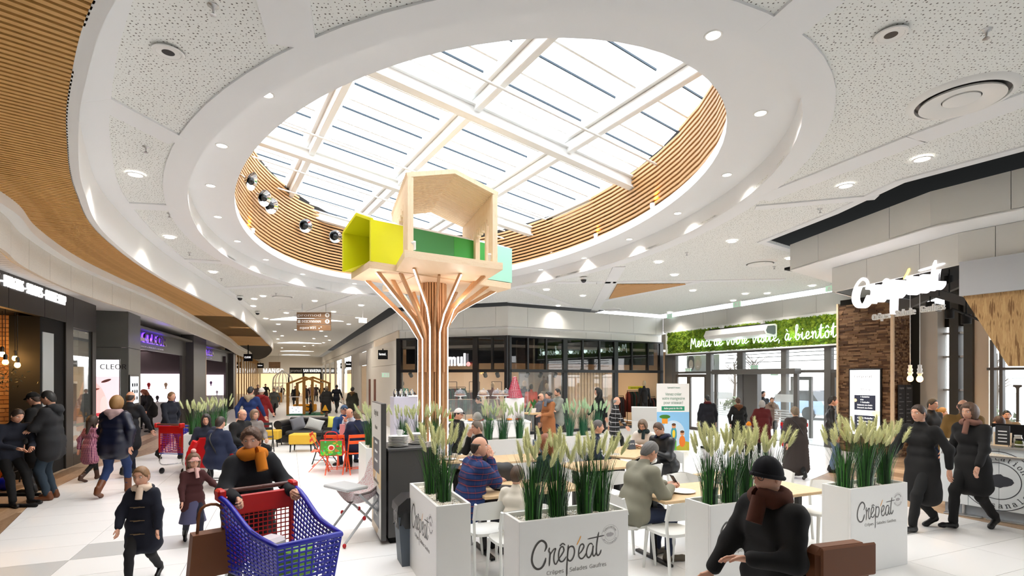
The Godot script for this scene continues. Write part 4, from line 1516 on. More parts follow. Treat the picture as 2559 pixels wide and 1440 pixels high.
	obj("handle",MB.new().tube([Vector3(X.call(1724.5),0.8,0.07),Vector3(X.call(1724.5),1.5,0.07)],0.018,8),M_.metal,dl)
	var dr:=wall_root("door_2","grey framed glass door beside the timber column",P,Q,"door")
	var a2:float=X.call(2078)
	obj("frame",MB.new().b2(Vector3(a2,0,-0.05),Vector3(a2+0.12,2.24,0.02)).b2(Vector3(a2+0.12,2.1,-0.05),Vector3(len,2.24,0.02)).b2(Vector3(a2+0.12,0,-0.05),Vector3(len,0.12,0.02)),mats["door_bronze"],dr)
	obj("pane",MB.new().b2(Vector3(a2+0.12,0.12,-0.02),Vector3(len,2.1,-0.01)),M_.pane,dr)
	var au:=wall_root("door_3","automatic sliding glass doors with a long grey header",P,Q,"door")
	var h0:float=X.call(1797)
	var h1:float=X.call(2006)
	obj("header",MB.new().b2(Vector3(h0,2.2,0.05),Vector3(h1,2.38,0.35),0.01),M_.grey,au)
	for q in [[1800,1806],[2000,2010]]:
		obj("post",MB.new().b2(Vector3(X.call(q[0]),0,0.2),Vector3(X.call(q[1]),2.2,0.3),0.004),M_.grey,au)
	for q in [[1806,1844],[1950,2000]]:
		var pa:float=X.call(q[0])
		var pb:float=X.call(q[1])
		obj("sliding_pane",MB.new().b2(Vector3(pa,0.02,0.24),Vector3(pb,2.2,0.252)),M_.pane,au)
		for k in 6:
			obj("frosted_stripe",MB.new().b2(Vector3(pa,1.3-k*0.075-(0.22 if k>0 else 0.0),0.253),Vector3(pb,1.3-k*0.075-(0.22 if k>0 else 0.0)+(0.25 if k==0 else 0.045),0.2535)),mat("frosting",Color(0.86,0.88,0.88,0.55),0.6,{"transparency":BaseMaterial3D.TRANSPARENCY_ALPHA}),au)
	panel("grey_pier",g,M_.grey,X.call(1858),0,X.call(1893),2.24,0.0,0.2)
	var inner:=mat("door_bronze")
	for q in [[1893,1899],[1937,1943]]:
		panel("inner_frame",g,inner,X.call(q[0]),0,X.call(q[1]),2.1,-1.6,0.1)
	panel("inner_frame",g,inner,X.call(1893),2.0,X.call(1943),2.12,-1.6,0.1)
	panel("sliding_pane",g,M_.pane,X.call(1966),0.05,X.call(2061),2.24,-0.03,0.012)
	var im:=blank(256,96,Color(0.72,0.72,0.74))
	var heads:=[[36,Color(0.22,0.17,0.15)],[92,Color(0.7,0.66,0.6)],[190,Color(0.2,0.16,0.14)]]
	for q in heads:
		disc(im,q[0],45,30,48,q[1])
		disc(im,q[0],52,18,28,Color(0.78,0.68,0.63))
		disc(im,q[0],66,8,3,Color(0.9,0.86,0.85))
	var pr:=thing("portrait_print","grey print of three smiling faces behind the pane over the door","print",Vector3.ZERO)
	pr.transform=Transform3D(g.transform.basis,g.transform*Vector3(X.call(1688),2.34,-0.6))
	obj("mount",MB.new().b2(Vector3(0,0,-0.02),Vector3(X.call(1768)-X.call(1688),0.66,-0.004)),M_.white,pr)
	picture("print",pr,im,X.call(1768)-X.call(1688),0.66,Transform3D.IDENTITY)
	var spots:=[[1674,791,22.2,"under the ceiling at the inner corner"],[1842,761,17.6,"under the ceiling over the middle of the moss"],[2077,721,15.0,"under the ceiling beside the pancake stand"],[1720,927,21.4,"over the left glass doors"],[1886,920,18.4,"on the header of the automatic doors"],[1936,933,19.0,"over the inner door"],[268,585,8.6,"hanging off the white curved band"],[907,802,20.0,"by the black slot along the mall"],[964,938,21.4,"small on the beige wall beside the clothes shop"]]
	for q in spots:
		var p:=at(q[0],q[1],q[2])
		var e:=thing("exit_sign","green exit sign "+q[3],"exit sign",p,yaw_of(P,Q) if q[0]>1600 else YAW+0.3)
		var big:bool=q[2]>10.0
		obj("face",MB.new().b2(Vector3(-0.16,-0.08,-0.015),Vector3(0.16,0.08,0.015),0.004),glow("exit_light",Color(0.03,0.55,0.35),0.8),e)
		obj("runner",MB.new().prism(PackedVector2Array([Vector2(-0.1,-0.06),Vector2(-0.06,-0.06),Vector2(-0.03,0.0),Vector2(0.0,-0.05),Vector2(0.03,-0.05),Vector2(0.0,0.02),Vector2(-0.02,0.06),Vector2(-0.07,0.05)]),0.015,0.019),M_.white,e)
		obj("doorway",MB.new().b2(Vector3(0.06,-0.06,0.015),Vector3(0.12,0.06,0.019)),M_.white,e)
		obj("housing",MB.new().b2(Vector3(-0.17,0.08,-0.03),Vector3(0.17,0.11,0.03)),M_.white,e)
		if q[1]<900:
			obj("rod",MB.new().tube([Vector3(0,0.11,0),Vector3(0,maxf(0.15,HM-p.y),0)],0.008,6),M_.white,e)
	var ac:=thing("air_curtain","long white air curtain heater in front of the moss wall","air curtain",W(P.x,P.y),yaw_of(P,Q))
	var c0:float=X.call(1795)
	var c1:float=X.call(1949)
	var prof:=PackedVector2Array([Vector2(0.12,3.5),Vector2(0.2,3.44),Vector2(0.62,3.5),Vector2(0.7,3.62),Vector2(0.6,3.82),Vector2(0.2,3.86),Vector2(0.12,3.82)])
	var xf:=Transform3D(Basis(Vector3(0,0,1),Vector3(0,1,0),Vector3(-1,0,0)),Vector3.ZERO)
	obj("casing",MB.new().prism(prof,-c1,-c0,xf),M_.trimwhite,ac)
	var pr2:=PackedVector2Array()
	for p in prof:
		pr2.append(Vector2(0.4,3.65)+(p-Vector2(0.4,3.65))*0.72)
	obj("end_grille",MB.new().prism(pr2,-c1-0.01,-c1,xf),mat("grille_grey",Color(0.35,0.38,0.38),0.6),ac)
	obj("intake",MB.new().b2(Vector3(c0+0.1,3.835,0.22),Vector3(c1-0.1,3.86,0.55)),M_.blackframe,ac)
	obj("bracket",MB.new().b2(Vector3(c0+0.4,3.86,0.2),Vector3(c0+0.5,4.0,0.3)).b2(Vector3(c1-0.5,3.86,0.2),Vector3(c1-0.4,4.0,0.3)),M_.trimwhite,ac)
# single-line handwriting: letters as strokes on a grid where an "x" is one unit high
const SCRIPT:={
	"M":[1.55,[[0.0,-0.25,0.25,1.55,0.62,0.55,1.0,1.5,1.2,0.15,1.5,0.1]]],"e":[0.95,[[0.0,0.3,0.5,0.55,0.55,0.95,0.3,1.0,0.14,0.5,0.35,0.03,0.95,0.35]]],
	"r":[0.85,[[0.0,0.2,0.22,1.1,0.3,0.88,0.62,0.9,0.52,0.25,0.7,0.02,0.85,0.15]]],"c":[0.85,[[0.68,0.85,0.42,1.0,0.14,0.55,0.3,0.03,0.85,0.35]]],
	"i":[0.6,[[0.0,0.3,0.18,1.0,0.16,0.2,0.3,0.02,0.6,0.35],[0.22,1.4,0.25,1.46]]],"d":[1.05,[[0.66,0.8,0.38,1.0,0.1,0.5,0.3,0.02,0.62,0.45,0.78,1.95,0.62,2.0,0.64,0.3,0.8,0.03,1.05,0.35]]],
	"v":[1.0,[[0.0,0.75,0.15,1.0,0.28,0.15,0.42,0.02,0.74,0.85,0.58,1.0,0.66,0.72,1.0,0.8]]],"o":[0.95,[[0.48,1.0,0.14,0.65,0.24,0.05,0.56,0.1,0.66,0.7,0.42,0.98,0.5,0.72,0.95,0.78]]],
	"t":[0.75,[[0.0,0.3,0.34,1.85,0.26,0.25,0.42,0.02,0.75,0.35],[0.02,1.2,0.66,1.38]]],"s":[0.75,[[0.0,0.2,0.4,1.08,0.42,0.85,0.56,0.35,0.32,0.0,0.1,0.15,0.4,0.05,0.75,0.3]]],
	"à":[1.05,[[0.66,0.85,0.38,1.0,0.1,0.45,0.3,0.02,0.62,0.5,0.68,0.95,0.64,0.2,0.8,0.03,1.05,0.35],[0.28,1.6,0.52,1.3]]],"b":[0.95,[[0.0,0.3,0.42,1.6,0.36,2.1,0.16,1.8,0.16,0.25,0.42,0.0,0.7,0.45,0.5,0.85,0.45,0.6,0.95,0.7]]],
	"n":[1.05,[[0.0,0.75,0.16,0.98,0.16,0.05,0.24,0.6,0.5,1.0,0.62,0.7,0.6,0.15,0.78,0.03,1.05,0.35]]],"ô":[0.95,[[0.48,1.0,0.14,0.65,0.24,0.05,0.56,0.1,0.66,0.7,0.42,0.98,0.5,0.72,0.95,0.78],[0.2,1.3,0.42,1.6,0.64,1.3]]],
	",":[0.4,[[0.16,0.15,0.04,-0.3]]]," ":[0.6,[]],
}
func neon(x0:float,x1:float,P:Vector2,Q:Vector2)->void:
	var text:="Merci de votre visite, à bientôt"
	var total:=0.0
	for ch in text:
		total+=SCRIPT[ch][0]
	var k:=(x1-x0)/total
	var t:=thing("neon_sign","white neon handwriting across the green moss","sign",W(P.x,P.y),yaw_of(P,Q))
	var x:=x0
	var m:=glow("neon_light",Color(0.9,1,0.97),3.0)
	for ch in text:
		var mb:=MB.new()
		for s in SCRIPT[ch][1]:
			var raw:=[]
			for i in range(0,s.size(),2):
				raw.append(Vector3(x+s[i]*k,3.28+s[i+1]*k*0.98,0.13))
			mb.tube(smooth(raw,5),0.013,6)
		if mb.v.size():
			obj("lit_letter",mb,m,t)
		x+=SCRIPT[ch][0]*k
	for i in 6:
		omni(t,Vector3(lerpf(x0,x1,(i+0.5)/6.0),3.4,0.22),0.35,Color(0.9,1,0.97),0.1)
func stand()->void:
	var A:=pl(14.55,10.3)
	var B:=pl(14.55,8.86)
	var C:=pl(15.3,8.86)
	var col:=wall_root("wall_column","square column clad with stacked offcuts of brown timber",A,B)
	var w:=(B-A).length()
	var bm:=[]
	var cs:=[Color(0.52,0.38,0.26),Color(0.42,0.29,0.19),Color(0.60,0.46,0.33),Color(0.34,0.23,0.15),Color(0.55,0.42,0.3)]
	for i in 5:
		bm.append(wood("block%d_" % i,cs[i],cs[i].darkened(0.18),0,0.75))
	obj("core",MB.new().b2(Vector3(0.0,0,-0.78),Vector3(w,4.3,-0.04)),M_.gap,col)
	var cells:=[]
	for face in 2:
		var fw:float=w if face==0 else 0.74
		var y:=0.0
		while y<4.1:
			var x:=-rng.randf()*0.2
			while x<fw:
				var l:=rng.randf_range(0.12,0.32) if face==0 else rng.randf_range(0.06,0.14)
				var x0:=maxf(0,x)
				var x1:=minf(fw,x+l)
				if x1-x0>0.02:
					cells.append([face,x0,y,x1,rng.randf_range(0.0,0.035),rng.randi() % 5,absf(y-2.4)+face])
				x+=l
			y+=0.046
	cells.sort_custom(func(p,q):return p[6]<q[6])
	var rest:=[MB.new(),MB.new(),MB.new(),MB.new(),MB.new()]
	for i in cells.size():
		var q:Array=cells[i]
		var mb:MB=MB.new() if i<296 else rest[q[5]]
		if q[0]==0:
			mb.b2(Vector3(q[1]+0.001,q[2]+0.001,-0.05),Vector3(q[3]-0.001,q[2]+0.044,q[4]))
		else:
			mb.b2(Vector3(w-0.04,q[2]+0.001,-q[3]+0.001),Vector3(w+q[4],q[2]+0.044,-q[1]-0.001))
		if i<296:
			obj("timber_block",mb,bm[q[5]],col)
	for i in 5:
		obj("timber_blocks",rest[i],bm[i],col).set_meta("kind","stuff")
	obj("corner_trim",MB.new().b2(Vector3(w-0.02,0,-0.02),Vector3(w+0.05,4.2,0.05),0.006),M_.oak1,col)
	obj("corner_trim",MB.new().b2(Vector3(-0.06,0,-0.05),Vector3(0.0,4.2,0.05),0.006),M_.oak1,col)
	var x0:=ray_line(2128,A,B).x
	var x1:=ray_line(2203,A,B).x
	menu_screen("menu_screen","bright portrait menu screen fixed to the timber column",Transform3D(col.transform.basis,col.transform*Vector3(x0,0.52,0.06)),x1-x0,1.78,false)
	for k in 2:
		var mbd:=thing("menu_board",["dark slate menu board on the column's side, the one by the corner","dark slate menu board on the column's side, the farther one"][k],"menu board")
		mbd.transform=Transform3D(Basis(Vector3.UP,yaw_of(B,C)),W(B.x,B.y,0.75))*Transform3D(Basis.IDENTITY,Vector3(0.12+0.31*k,0,0.06))
		obj("slate",MB.new().b2(Vector3(0,0,0),Vector3(0.29,1.15,0.02),0.004),mat("slate",Color(0.16,0.16,0.17),0.6),mbd)
		for j in 9:
			obj("chalk_line",MB.new().b2(Vector3(0.04,0.1+j*0.1,0.02),Vector3(0.04+0.2*(0.6+0.4*sin(j*2.3)),0.112+j*0.1,0.022)),mat("chalk",Color(0.6,0.6,0.6),0.9),mbd)
		lettered(mbd,"Crep'eat",0.05,1.04,0.05,mats["chalk"],0.021,0.002,400,0.18)
	var vd:=MB.new()
	vd.prism(PackedVector2Array([Vector2(9.3,1),Vector2(15.9,1),Vector2(15.9,8.8),Vector2(9.6,8.0)]),4.35,4.4,hall_xf(0))
	struct("ceiling",vd,M_.black,"black open ceiling over the pancake stand")
	var Wa:=pl(15.7,10.3)
	var Wb:=pl(15.7,-2)
	var g:=wall_root("wall_window","tall window wall behind the pancake stand with dark posts",Wa,Wb)
	var X:=func(px:float)->float:return ray_line(px,Wa,Wb).x
	var dkp:=mat("olive_grey",Color(0.25,0.25,0.235),0.5)
	panel("dark_wall",g,dkp,0.6,0,X.call(2307),4.4,0.05,0.2)
	panel("white_post",g,M_.panel,X.call(2307),0,X.call(2330),3.9,0.12,0.3)
	panel("white_post",g,M_.panel,X.call(2334),0,X.call(2361),3.9,0.3,0.4)
	for q in [[2378,2401],[2414,2437],[2600,2640]]:
		panel("dark_post",g,dkp,X.call(q[0]),0,X.call(q[1]),4.4,0.1,0.3)
	panel("cream_wall",g,mat("cream_wall"),X.call(2437),0,X.call(2472),4.4,0.02,0.2)
	panel("frame",g,M_.grey,X.call(2480),0,X.call(2490),3.0,0.1,0.12)
	panel("frame",g,M_.grey,X.call(2503),0,X.call(2512),3.0,0.1,0.12)
	panel("transom",g,M_.grey,X.call(2472),2.27,X.call(2720),2.33,0.1,0.12)
	for h in [0.9,1.75,2.6,3.2]:
		panel("transom",g,M_.metal,X.call(2361),h,X.call(2414),h+0.05,0.06,0.25)
	panel("sill",g,dkp,X.call(2361),0,X.call(2720),0.5,0.05,0.2)
	panel("head",g,M_.black,X.call(2361),3.4,X.call(2720),4.4,0.0,0.2)
	obj("window",MB.new().b2(Vector3(X.call(2361),0.5,-0.02),Vector3(X.call(2720),3.4,-0.01)),M_.pane,g)
	lettered(g,"Jd",X.call(2528),1.15,0.75,mat("window_letter",Color(0.35,0.35,0.34),0.6),0.0,0.01,400,0.55,"Droid Serif")
	for q in [[2216,700,2440,760,11.5],[2240,775,2420,700,12.5],[2200,745,2350,770,13.5]]:
		var b:=MB.new().bar(at(q[0],q[1],q[4]),at(q[2],q[3],q[4]-1.5),0.12,0.16)
		tag(obj("ceiling_duct",b,M_.dkgrey),"dark service duct under the black ceiling, %s" % {11.5:"behind the big sign",12.5:"rising behind the last letters",13.5:"farthest back by the column"}[q[4]],"duct")
	var tr:=thing("light_track","thin black light track over the pancake counter","light track",Vector3.ZERO)
	obj("rail",MB.new().bar(at(2380,772,11.0),at(2452,802,9.0),0.03,0.03),M_.black,tr)
	for q in [[2325,765,11.5,2.0],[2373,785,11.0,6.0],[2415,798,10.0,6.0],[2371,700,11.5,6.0]]:
		var s:=thing("track_spotlight","black can spotlight under the stand's dark ceiling, %s" % {2325:"behind the small sign letters",2373:"beside the white posts",2415:"against the sloping timber panel",2371:"highest, by the grey box"}[q[0]],"spotlight",at(q[0],q[1],q[2]))
		obj("can",MB.new().lathe([Vector2(0.065,-0.09),Vector2(0.08,-0.09),Vector2(0.08,0.09),Vector2(0.0,0.1)],14),M_.black,s)
		obj("lens_light",MB.new().lathe([Vector2(0,-0.07),Vector2(0.066,-0.07),Vector2(0.066,-0.068)],14),M_.lamp,s)
		spot(s,Vector3(0,-0.1,0),Vector3(0.15,-1,0),8.0,50,Color(1,0.9,0.75),0.05)
		obj("stem",MB.new().tube([Vector3(0,0.1,0),Vector3(0,4.35-s.position.y,0)],0.012,6),M_.black,s)
	bulb_pendant(at(2275,947,10.8),4.3,"white cased bulb pendant nearer the timber column",true)
	bulb_pendant(at(2299,948,10.4),4.3,"white cased bulb pendant nearer the white posts",true)
	var bp:=[Vector2(6.45,7.62),Vector2(8.2,4.62)]
	var bh:=wall_root("wall_menuband","plain grey bulkhead above the timber menu panel",bp[0],bp[1])
	panel("grey_panel",bh,mat("cool_grey",Color(0.74,0.75,0.77),0.55),0,3.27,3.4,3.76,0.0,0.5)
	var tp:=thing("timber_menu_panel","sloping pale oak panel under the grey bulkhead holding a menu screen","panel",bh.position,bh.rotation.y)
	obj("panel",MB.new().prism(PackedVector2Array([Vector2(0.02,3.28),Vector2(0.52,2.25),Vector2(3.3,2.25),Vector2(3.3,3.28)]),-0.3,-0.06),mat("split_oak",Color.WHITE,0.6,{"noise":[0.018,[Color(0.50,0.36,0.20),Color(0.76,0.62,0.42),Color(0.70,0.55,0.36),Color(0.78,0.64,0.44)],Vector3(5,0.5,5),5]}),tp)
	menu_screen("menu_screen","large bright menu screen on the sloping oak panel",Transform3D(bh.transform.basis,bh.transform*Vector3(0.78,2.32,-0.02)),0.62,0.92,true)
	var q0:=Vector2(6.25,10.0)
	var q1:=Vector2(6.52,7.75)
	var lg:=thing("logo_sign","big glowing white brush lettering hung before the timber column","sign")
	var lx0:=ray_line(2137,q0,q1).x
	var lx1:=ray_line(2366,q0,q1).x
	lg.transform=Transform3D(Basis(Vector3.UP,yaw_of(q0,q1)),W(q0.x,q0.y,0))
	var sc:=(lx1-lx0)/1.355
	var z:=ray_line(2137,q0,q1).y
	logo(lg,Transform3D(Basis.from_scale(Vector3(sc,sc*0.82,1.0)),Vector3(lx0,hh(766,z)-0.02,0)),0.05,1.35,glow("logo_light",Color(1,0.97,1),1.3),glow("logo_yellow_light",Color(1,0.85,0.25),1.6),0.12)
	var sub:float=ray_line(2184,q0,q1).x
	for s in [["Crêpes",2184,2227,801],["Salade",2242,2290,792],["Gaufres",2304,2364,782]]:
		var xa:=ray_line(s[1],q0,q1)
		var xb:=ray_line(s[2],q0,q1)
		lettered(lg,s[0],xa.x,hh(s[3],xa.y),0.1,M_.panel,0.02,0.04,700,xb.x-xa.x)
	for px in [2170,2250,2340]:
		var r:=ray_line(px,q0,q1)
		obj("hanger",MB.new().tube([Vector3(r.x,hh(740,r.y),-0.05),Vector3(r.x,3.95,-0.05)],0.008,6),M_.black,lg)
	area(lg,Transform3D(Basis(Vector3(1,0,0),Vector3(0,1,0),Vector3(0,0,1)).rotated(Vector3.UP,PI),Vector3((lx0+lx1)/2,3.4,0.2)),Vector2(1.6,0.5),0.6,Color(1,0.97,1))
	counter_stand()
func menu_screen(called:String,label:String,xf:Transform3D,w:float,h:float,big:bool)->void:
	var t:=thing(called,label,"screen")
	t.transform=xf
	obj("frame",MB.new().b2(Vector3(-0.04,-0.04,-0.05),Vector3(w+0.04,h+0.04,-0.001),0.008),M_.blackframe,t)
	var im:=blank(256,int(256*h/w),Color(0.97,0.97,0.98))
	var H:=im.get_height()
	if big:
		disc(im,190,H*0.13,30,16,Color(0.93,0.78,0.4))
		im.fill_rect(Rect2i(20,int(H*0.2),236,int(H*0.27)),Color(0.16,0.16,0.19))
		for k in 4:
			im.fill_rect(Rect2i(30+110*(k % 2),int(H*0.56)+34*(k/2),90,26),Color(0.9,0.91,0.93))
		im.fill_rect(Rect2i(28,int(H*0.49),190,8),Color(0.95,0.88,0.75))
		im.fill_rect(Rect2i(28,int(H*0.77),190,8),Color(0.95,0.88,0.75))
	else:
		im.fill_rect(Rect2i(40,int(H*0.39),180,int(H*0.23)),Color(0.16,0.17,0.22))
		im.fill_rect(Rect2i(40,int(H*0.70),180,int(H*0.23)),Color(0.16,0.17,0.22))
		disc(im,235,H*0.66,50,26,Color(0.95,0.88,0.7))
		disc(im,48,H*0.47,14,14,Color(0.96,0.84,0.62))
	picture("display",t,im,w,h,Transform3D.IDENTITY,1.05)
	var pale:=mat("pale_ink",Color(0.72,0.72,0.74),0.6)
	var wt:=glow("screen_text_light",Color(1,1,1),0.9)
	if big:
		lettered(t,"Menu",w*0.3,h*0.86,0.04,pale,0.001,0.002,400)
		lettered(t,"Classique",w*0.16,h*0.81,0.04,mat("dark_ink",Color(0.12,0.11,0.12),0.6),0.001,0.002,400,w*0.42)
		lettered(t,"Galette au choix",w*0.22,h*0.72,0.032,wt,0.001,0.002,700,w*0.6)
		lettered(t,"Boisson au choix",w*0.22,h*0.645,0.032,wt,0.001,0.002,700,w*0.6)
		lettered(t,"Dessert",w*0.38,h*0.585,0.032,wt,0.001,0.002,700,w*0.28)
		lettered(t,"au choix",w*0.38,h*0.54,0.03,wt,0.001,0.002,400,w*0.28)
	else:
		lettered(t,"Crêp'eat",w*0.15,h*0.88,0.07,pale,0.001,0.002,400,w*0.6)
		lettered(t,"Menu",w*0.38,h*0.68,0.07,pale,0.001,0.002,400,w*0.3)
		var rows:=["1 Galette","ou","1 Salade","Boisson au choix","Dessert au choix"]
		for k in 5:
			lettered(t,rows[k],w*(0.36 if k<3 else 0.26),h*(0.575-0.042*k),0.04,wt,0.001,0.002,700,w*(0.3 if k!=1 else 0.1) if k<3 else w*0.5)
		lettered(t,"Bonbons",w*0.34,h*0.33,0.07,pale,0.001,0.002,400,w*0.36)
		for k in 3:
			lettered(t,["Crêpe Nutella","Boisson au choix","Boissons chaudes"][k],w*0.26,h*(0.25-0.05*k),0.04,wt,0.001,0.002,700,w*0.5)
	area(t,Transform3D(Basis(Vector3.UP,PI),Vector3(w/2,h/2,0.02)),Vector2(w,h),0.5,Color(1,1,1))
# the brush logo, in units where its width is 1.355; strokes as [x, y, ...] with y measured up from the C's foot
const LOGO:=[
	[0.034,1.0,[770,830,800,755,783,690,735,652,690,655,630,710,580,800,552,900,548,990,575,1070,630,1122,690,1122,740,1080,775,1010,790,950]],
	[0.026,1.0,[855,775,845,830,866,872,860,960,850,1085]],[0.024,1.0,[858,905,895,850,935,803,962,803,942,870,930,960,940,1035,968,1062,1003,1010,1035,955]],
	[0.026,1.0,[1022,975,1085,890,1115,830,1100,778,1072,768,1040,805,1020,880,1018,960,1040,1012,1078,1025,1118,1000,1155,945]],[0.022,0.0,[1042,752,1090,714,1136,742]],
	[0.026,1.0,[1195,745,1186,850,1176,980,1168,1120,1164,1290]],[0.026,1.0,[1180,905,1195,810,1232,772,1282,778,1306,840,1300,920,1270,990,1232,1022,1195,1008,1180,965]],
	[0.026,1.0,[1388,915,1442,860,1482,792,1470,748,1440,742,1406,780,1386,860,1386,940,1410,985,1452,994,1500,950,1528,895]],
	[0.026,1.0,[1652,765,1622,738,1580,752,1546,820,1531,900,1546,968,1580,984,1615,950,1645,870,1660,775,1652,860,1650,930,1668,963,1696,945,1722,880]],
	[0.027,1.0,[1765,545,1746,640,1727,760,1720,880,1730,938,1755,955,1790,920,1812,862]],[0.02,1.0,[1555,655,1700,632,1870,605]],[0.018,2.0,[1425,598,1400,660,1350,750]],
]
func stroke(mb:MB,pts:Array,hw:float,z0:float,z1:float,xf:Transform3D,taper:=true)->void:
	var m:=pts.size()
	var poly:=PackedVector2Array()
	var back:=[]
	for i in m:
		var d:Vector2=(pts[mini(i+1,m-1)]-pts[maxi(i-1,0)]).normalized()
		var nn:=Vector2(-d.y,d.x)
		var t:=float(i)/(m-1)
		var w:=hw*(1.0 if not taper else clampf(minf(t,1.0-t)*9.0+0.45,0.0,1.0))
		poly.append(pts[i]+nn*w)
		back.append(pts[i]-nn*w)
	for i in m-1:
		var a:Vector2=back[i]
		var b:Vector2=back[i+1]
		var c:Vector2=poly[i+1]
		var d:Vector2=poly[i]
		mb.quad(xf*Vector3(a.x,a.y,z1),xf*Vector3(b.x,b.y,z1),xf*Vector3(c.x,c.y,z1),xf*Vector3(d.x,d.y,z1))
		if z1-z0>0.003:
			mb.quad(xf*Vector3(a.x,a.y,z0),xf*Vector3(b.x,b.y,z0),xf*Vector3(b.x,b.y,z1),xf*Vector3(a.x,a.y,z1))
			mb.quad(xf*Vector3(d.x,d.y,z1),xf*Vector3(c.x,c.y,z1),xf*Vector3(c.x,c.y,z0),xf*Vector3(d.x,d.y,z0))
			mb.quad(xf*Vector3(d.x,d.y,z0),xf*Vector3(c.x,c.y,z0),xf*Vector3(b.x,b.y,z0),xf*Vector3(a.x,a.y,z0))
	for e in 2:
		var i:=0 if e==0 else m-1
		var p:Vector2=(poly[i]+back[i])/2
		var r:float=poly[i].distance_to(back[i])/2
		var cp:=PackedVector2Array()
		for k in 10:
			cp.append(p+Vector2(cos(TAU*k/10),sin(TAU*k/10))*r)
		mb.prism(cp,z0,z1-0.0002,xf)
func logo(parent:Node,xf:Transform3D,z1:float,fat:float,ink:Material,accent:Material,depth:=0.003)->void:
	var a:=MB.new()
	var b:=MB.new()
	for s in LOGO:
		var raw:=[]
		for i in range(0,s[2].size(),2):
			var x:float=s[2][i]
			raw.append(Vector2((x-540.0)*0.001018,(1130.0-s[2][i+1]-0.0842*(x-540.0))*0.000943))
		var line:=smooth(raw,5)
		stroke(b if s[1]==2.0 else a,line,s[0]*fat*0.5,z1-depth,z1-(0.0004 if s[0]<0.022 else 0.0),xf)
	obj("brush_lettering",a,ink,parent)
	obj("accent",b,accent,parent)
func emblem(parent:Node,ctr:Vector3,r:float,ink:Material,bas:=Basis.IDENTITY)->void:
	var mb:=MB.new()
	for q in [1.0,0.62]:
		var line:=[]
		for k in 49:
			line.append(Vector2(cos(TAU*k/48),sin(TAU*k/48))*r*q)
		stroke(mb,line,r*0.012,0,0.0015,Transform3D(bas,ctr),false)
	obj("emblem_ring",mb,ink,parent)
	var sp:=PackedVector2Array()
	var rr:=[0.95,0.9,0.75,0.62,0.7,0.62,0.55,0.66,0.8,0.95,1.0,0.92,0.9,0.72,0.6,0.58,0.66,0.6,0.7,0.85]
	for k in 20:
		var an:=TAU*k/20
		sp.append(Vector2(cos(an)*0.46,sin(an)*0.36)*r*rr[k])
	obj("emblem_map",MB.new().prism(sp,0,0.0016,Transform3D(bas,ctr)),ink,parent)
	for e in 2:
		var text:String=["Fabrication","Artisanale"][e]
		for i in text.length():
			var f:=(i+0.5)/text.length()
			var an:=lerpf(2.75,0.4,f) if e==0 else lerpf(-2.7,-0.45,f)
			var rad:=r*(0.7 if e==0 else 0.92)
			var up:=an-PI/2 if e==0 else an+PI/2
			var xf:=Transform3D(bas,ctr)*Transform3D(Basis(Vector3(0,0,1),up),Vector3(cos(an)*rad,sin(an)*rad,0.001))
			words(parent,text[i],r*0.17,ink,xf,0.002,"Droid Serif",400,true,0.0,"letter")
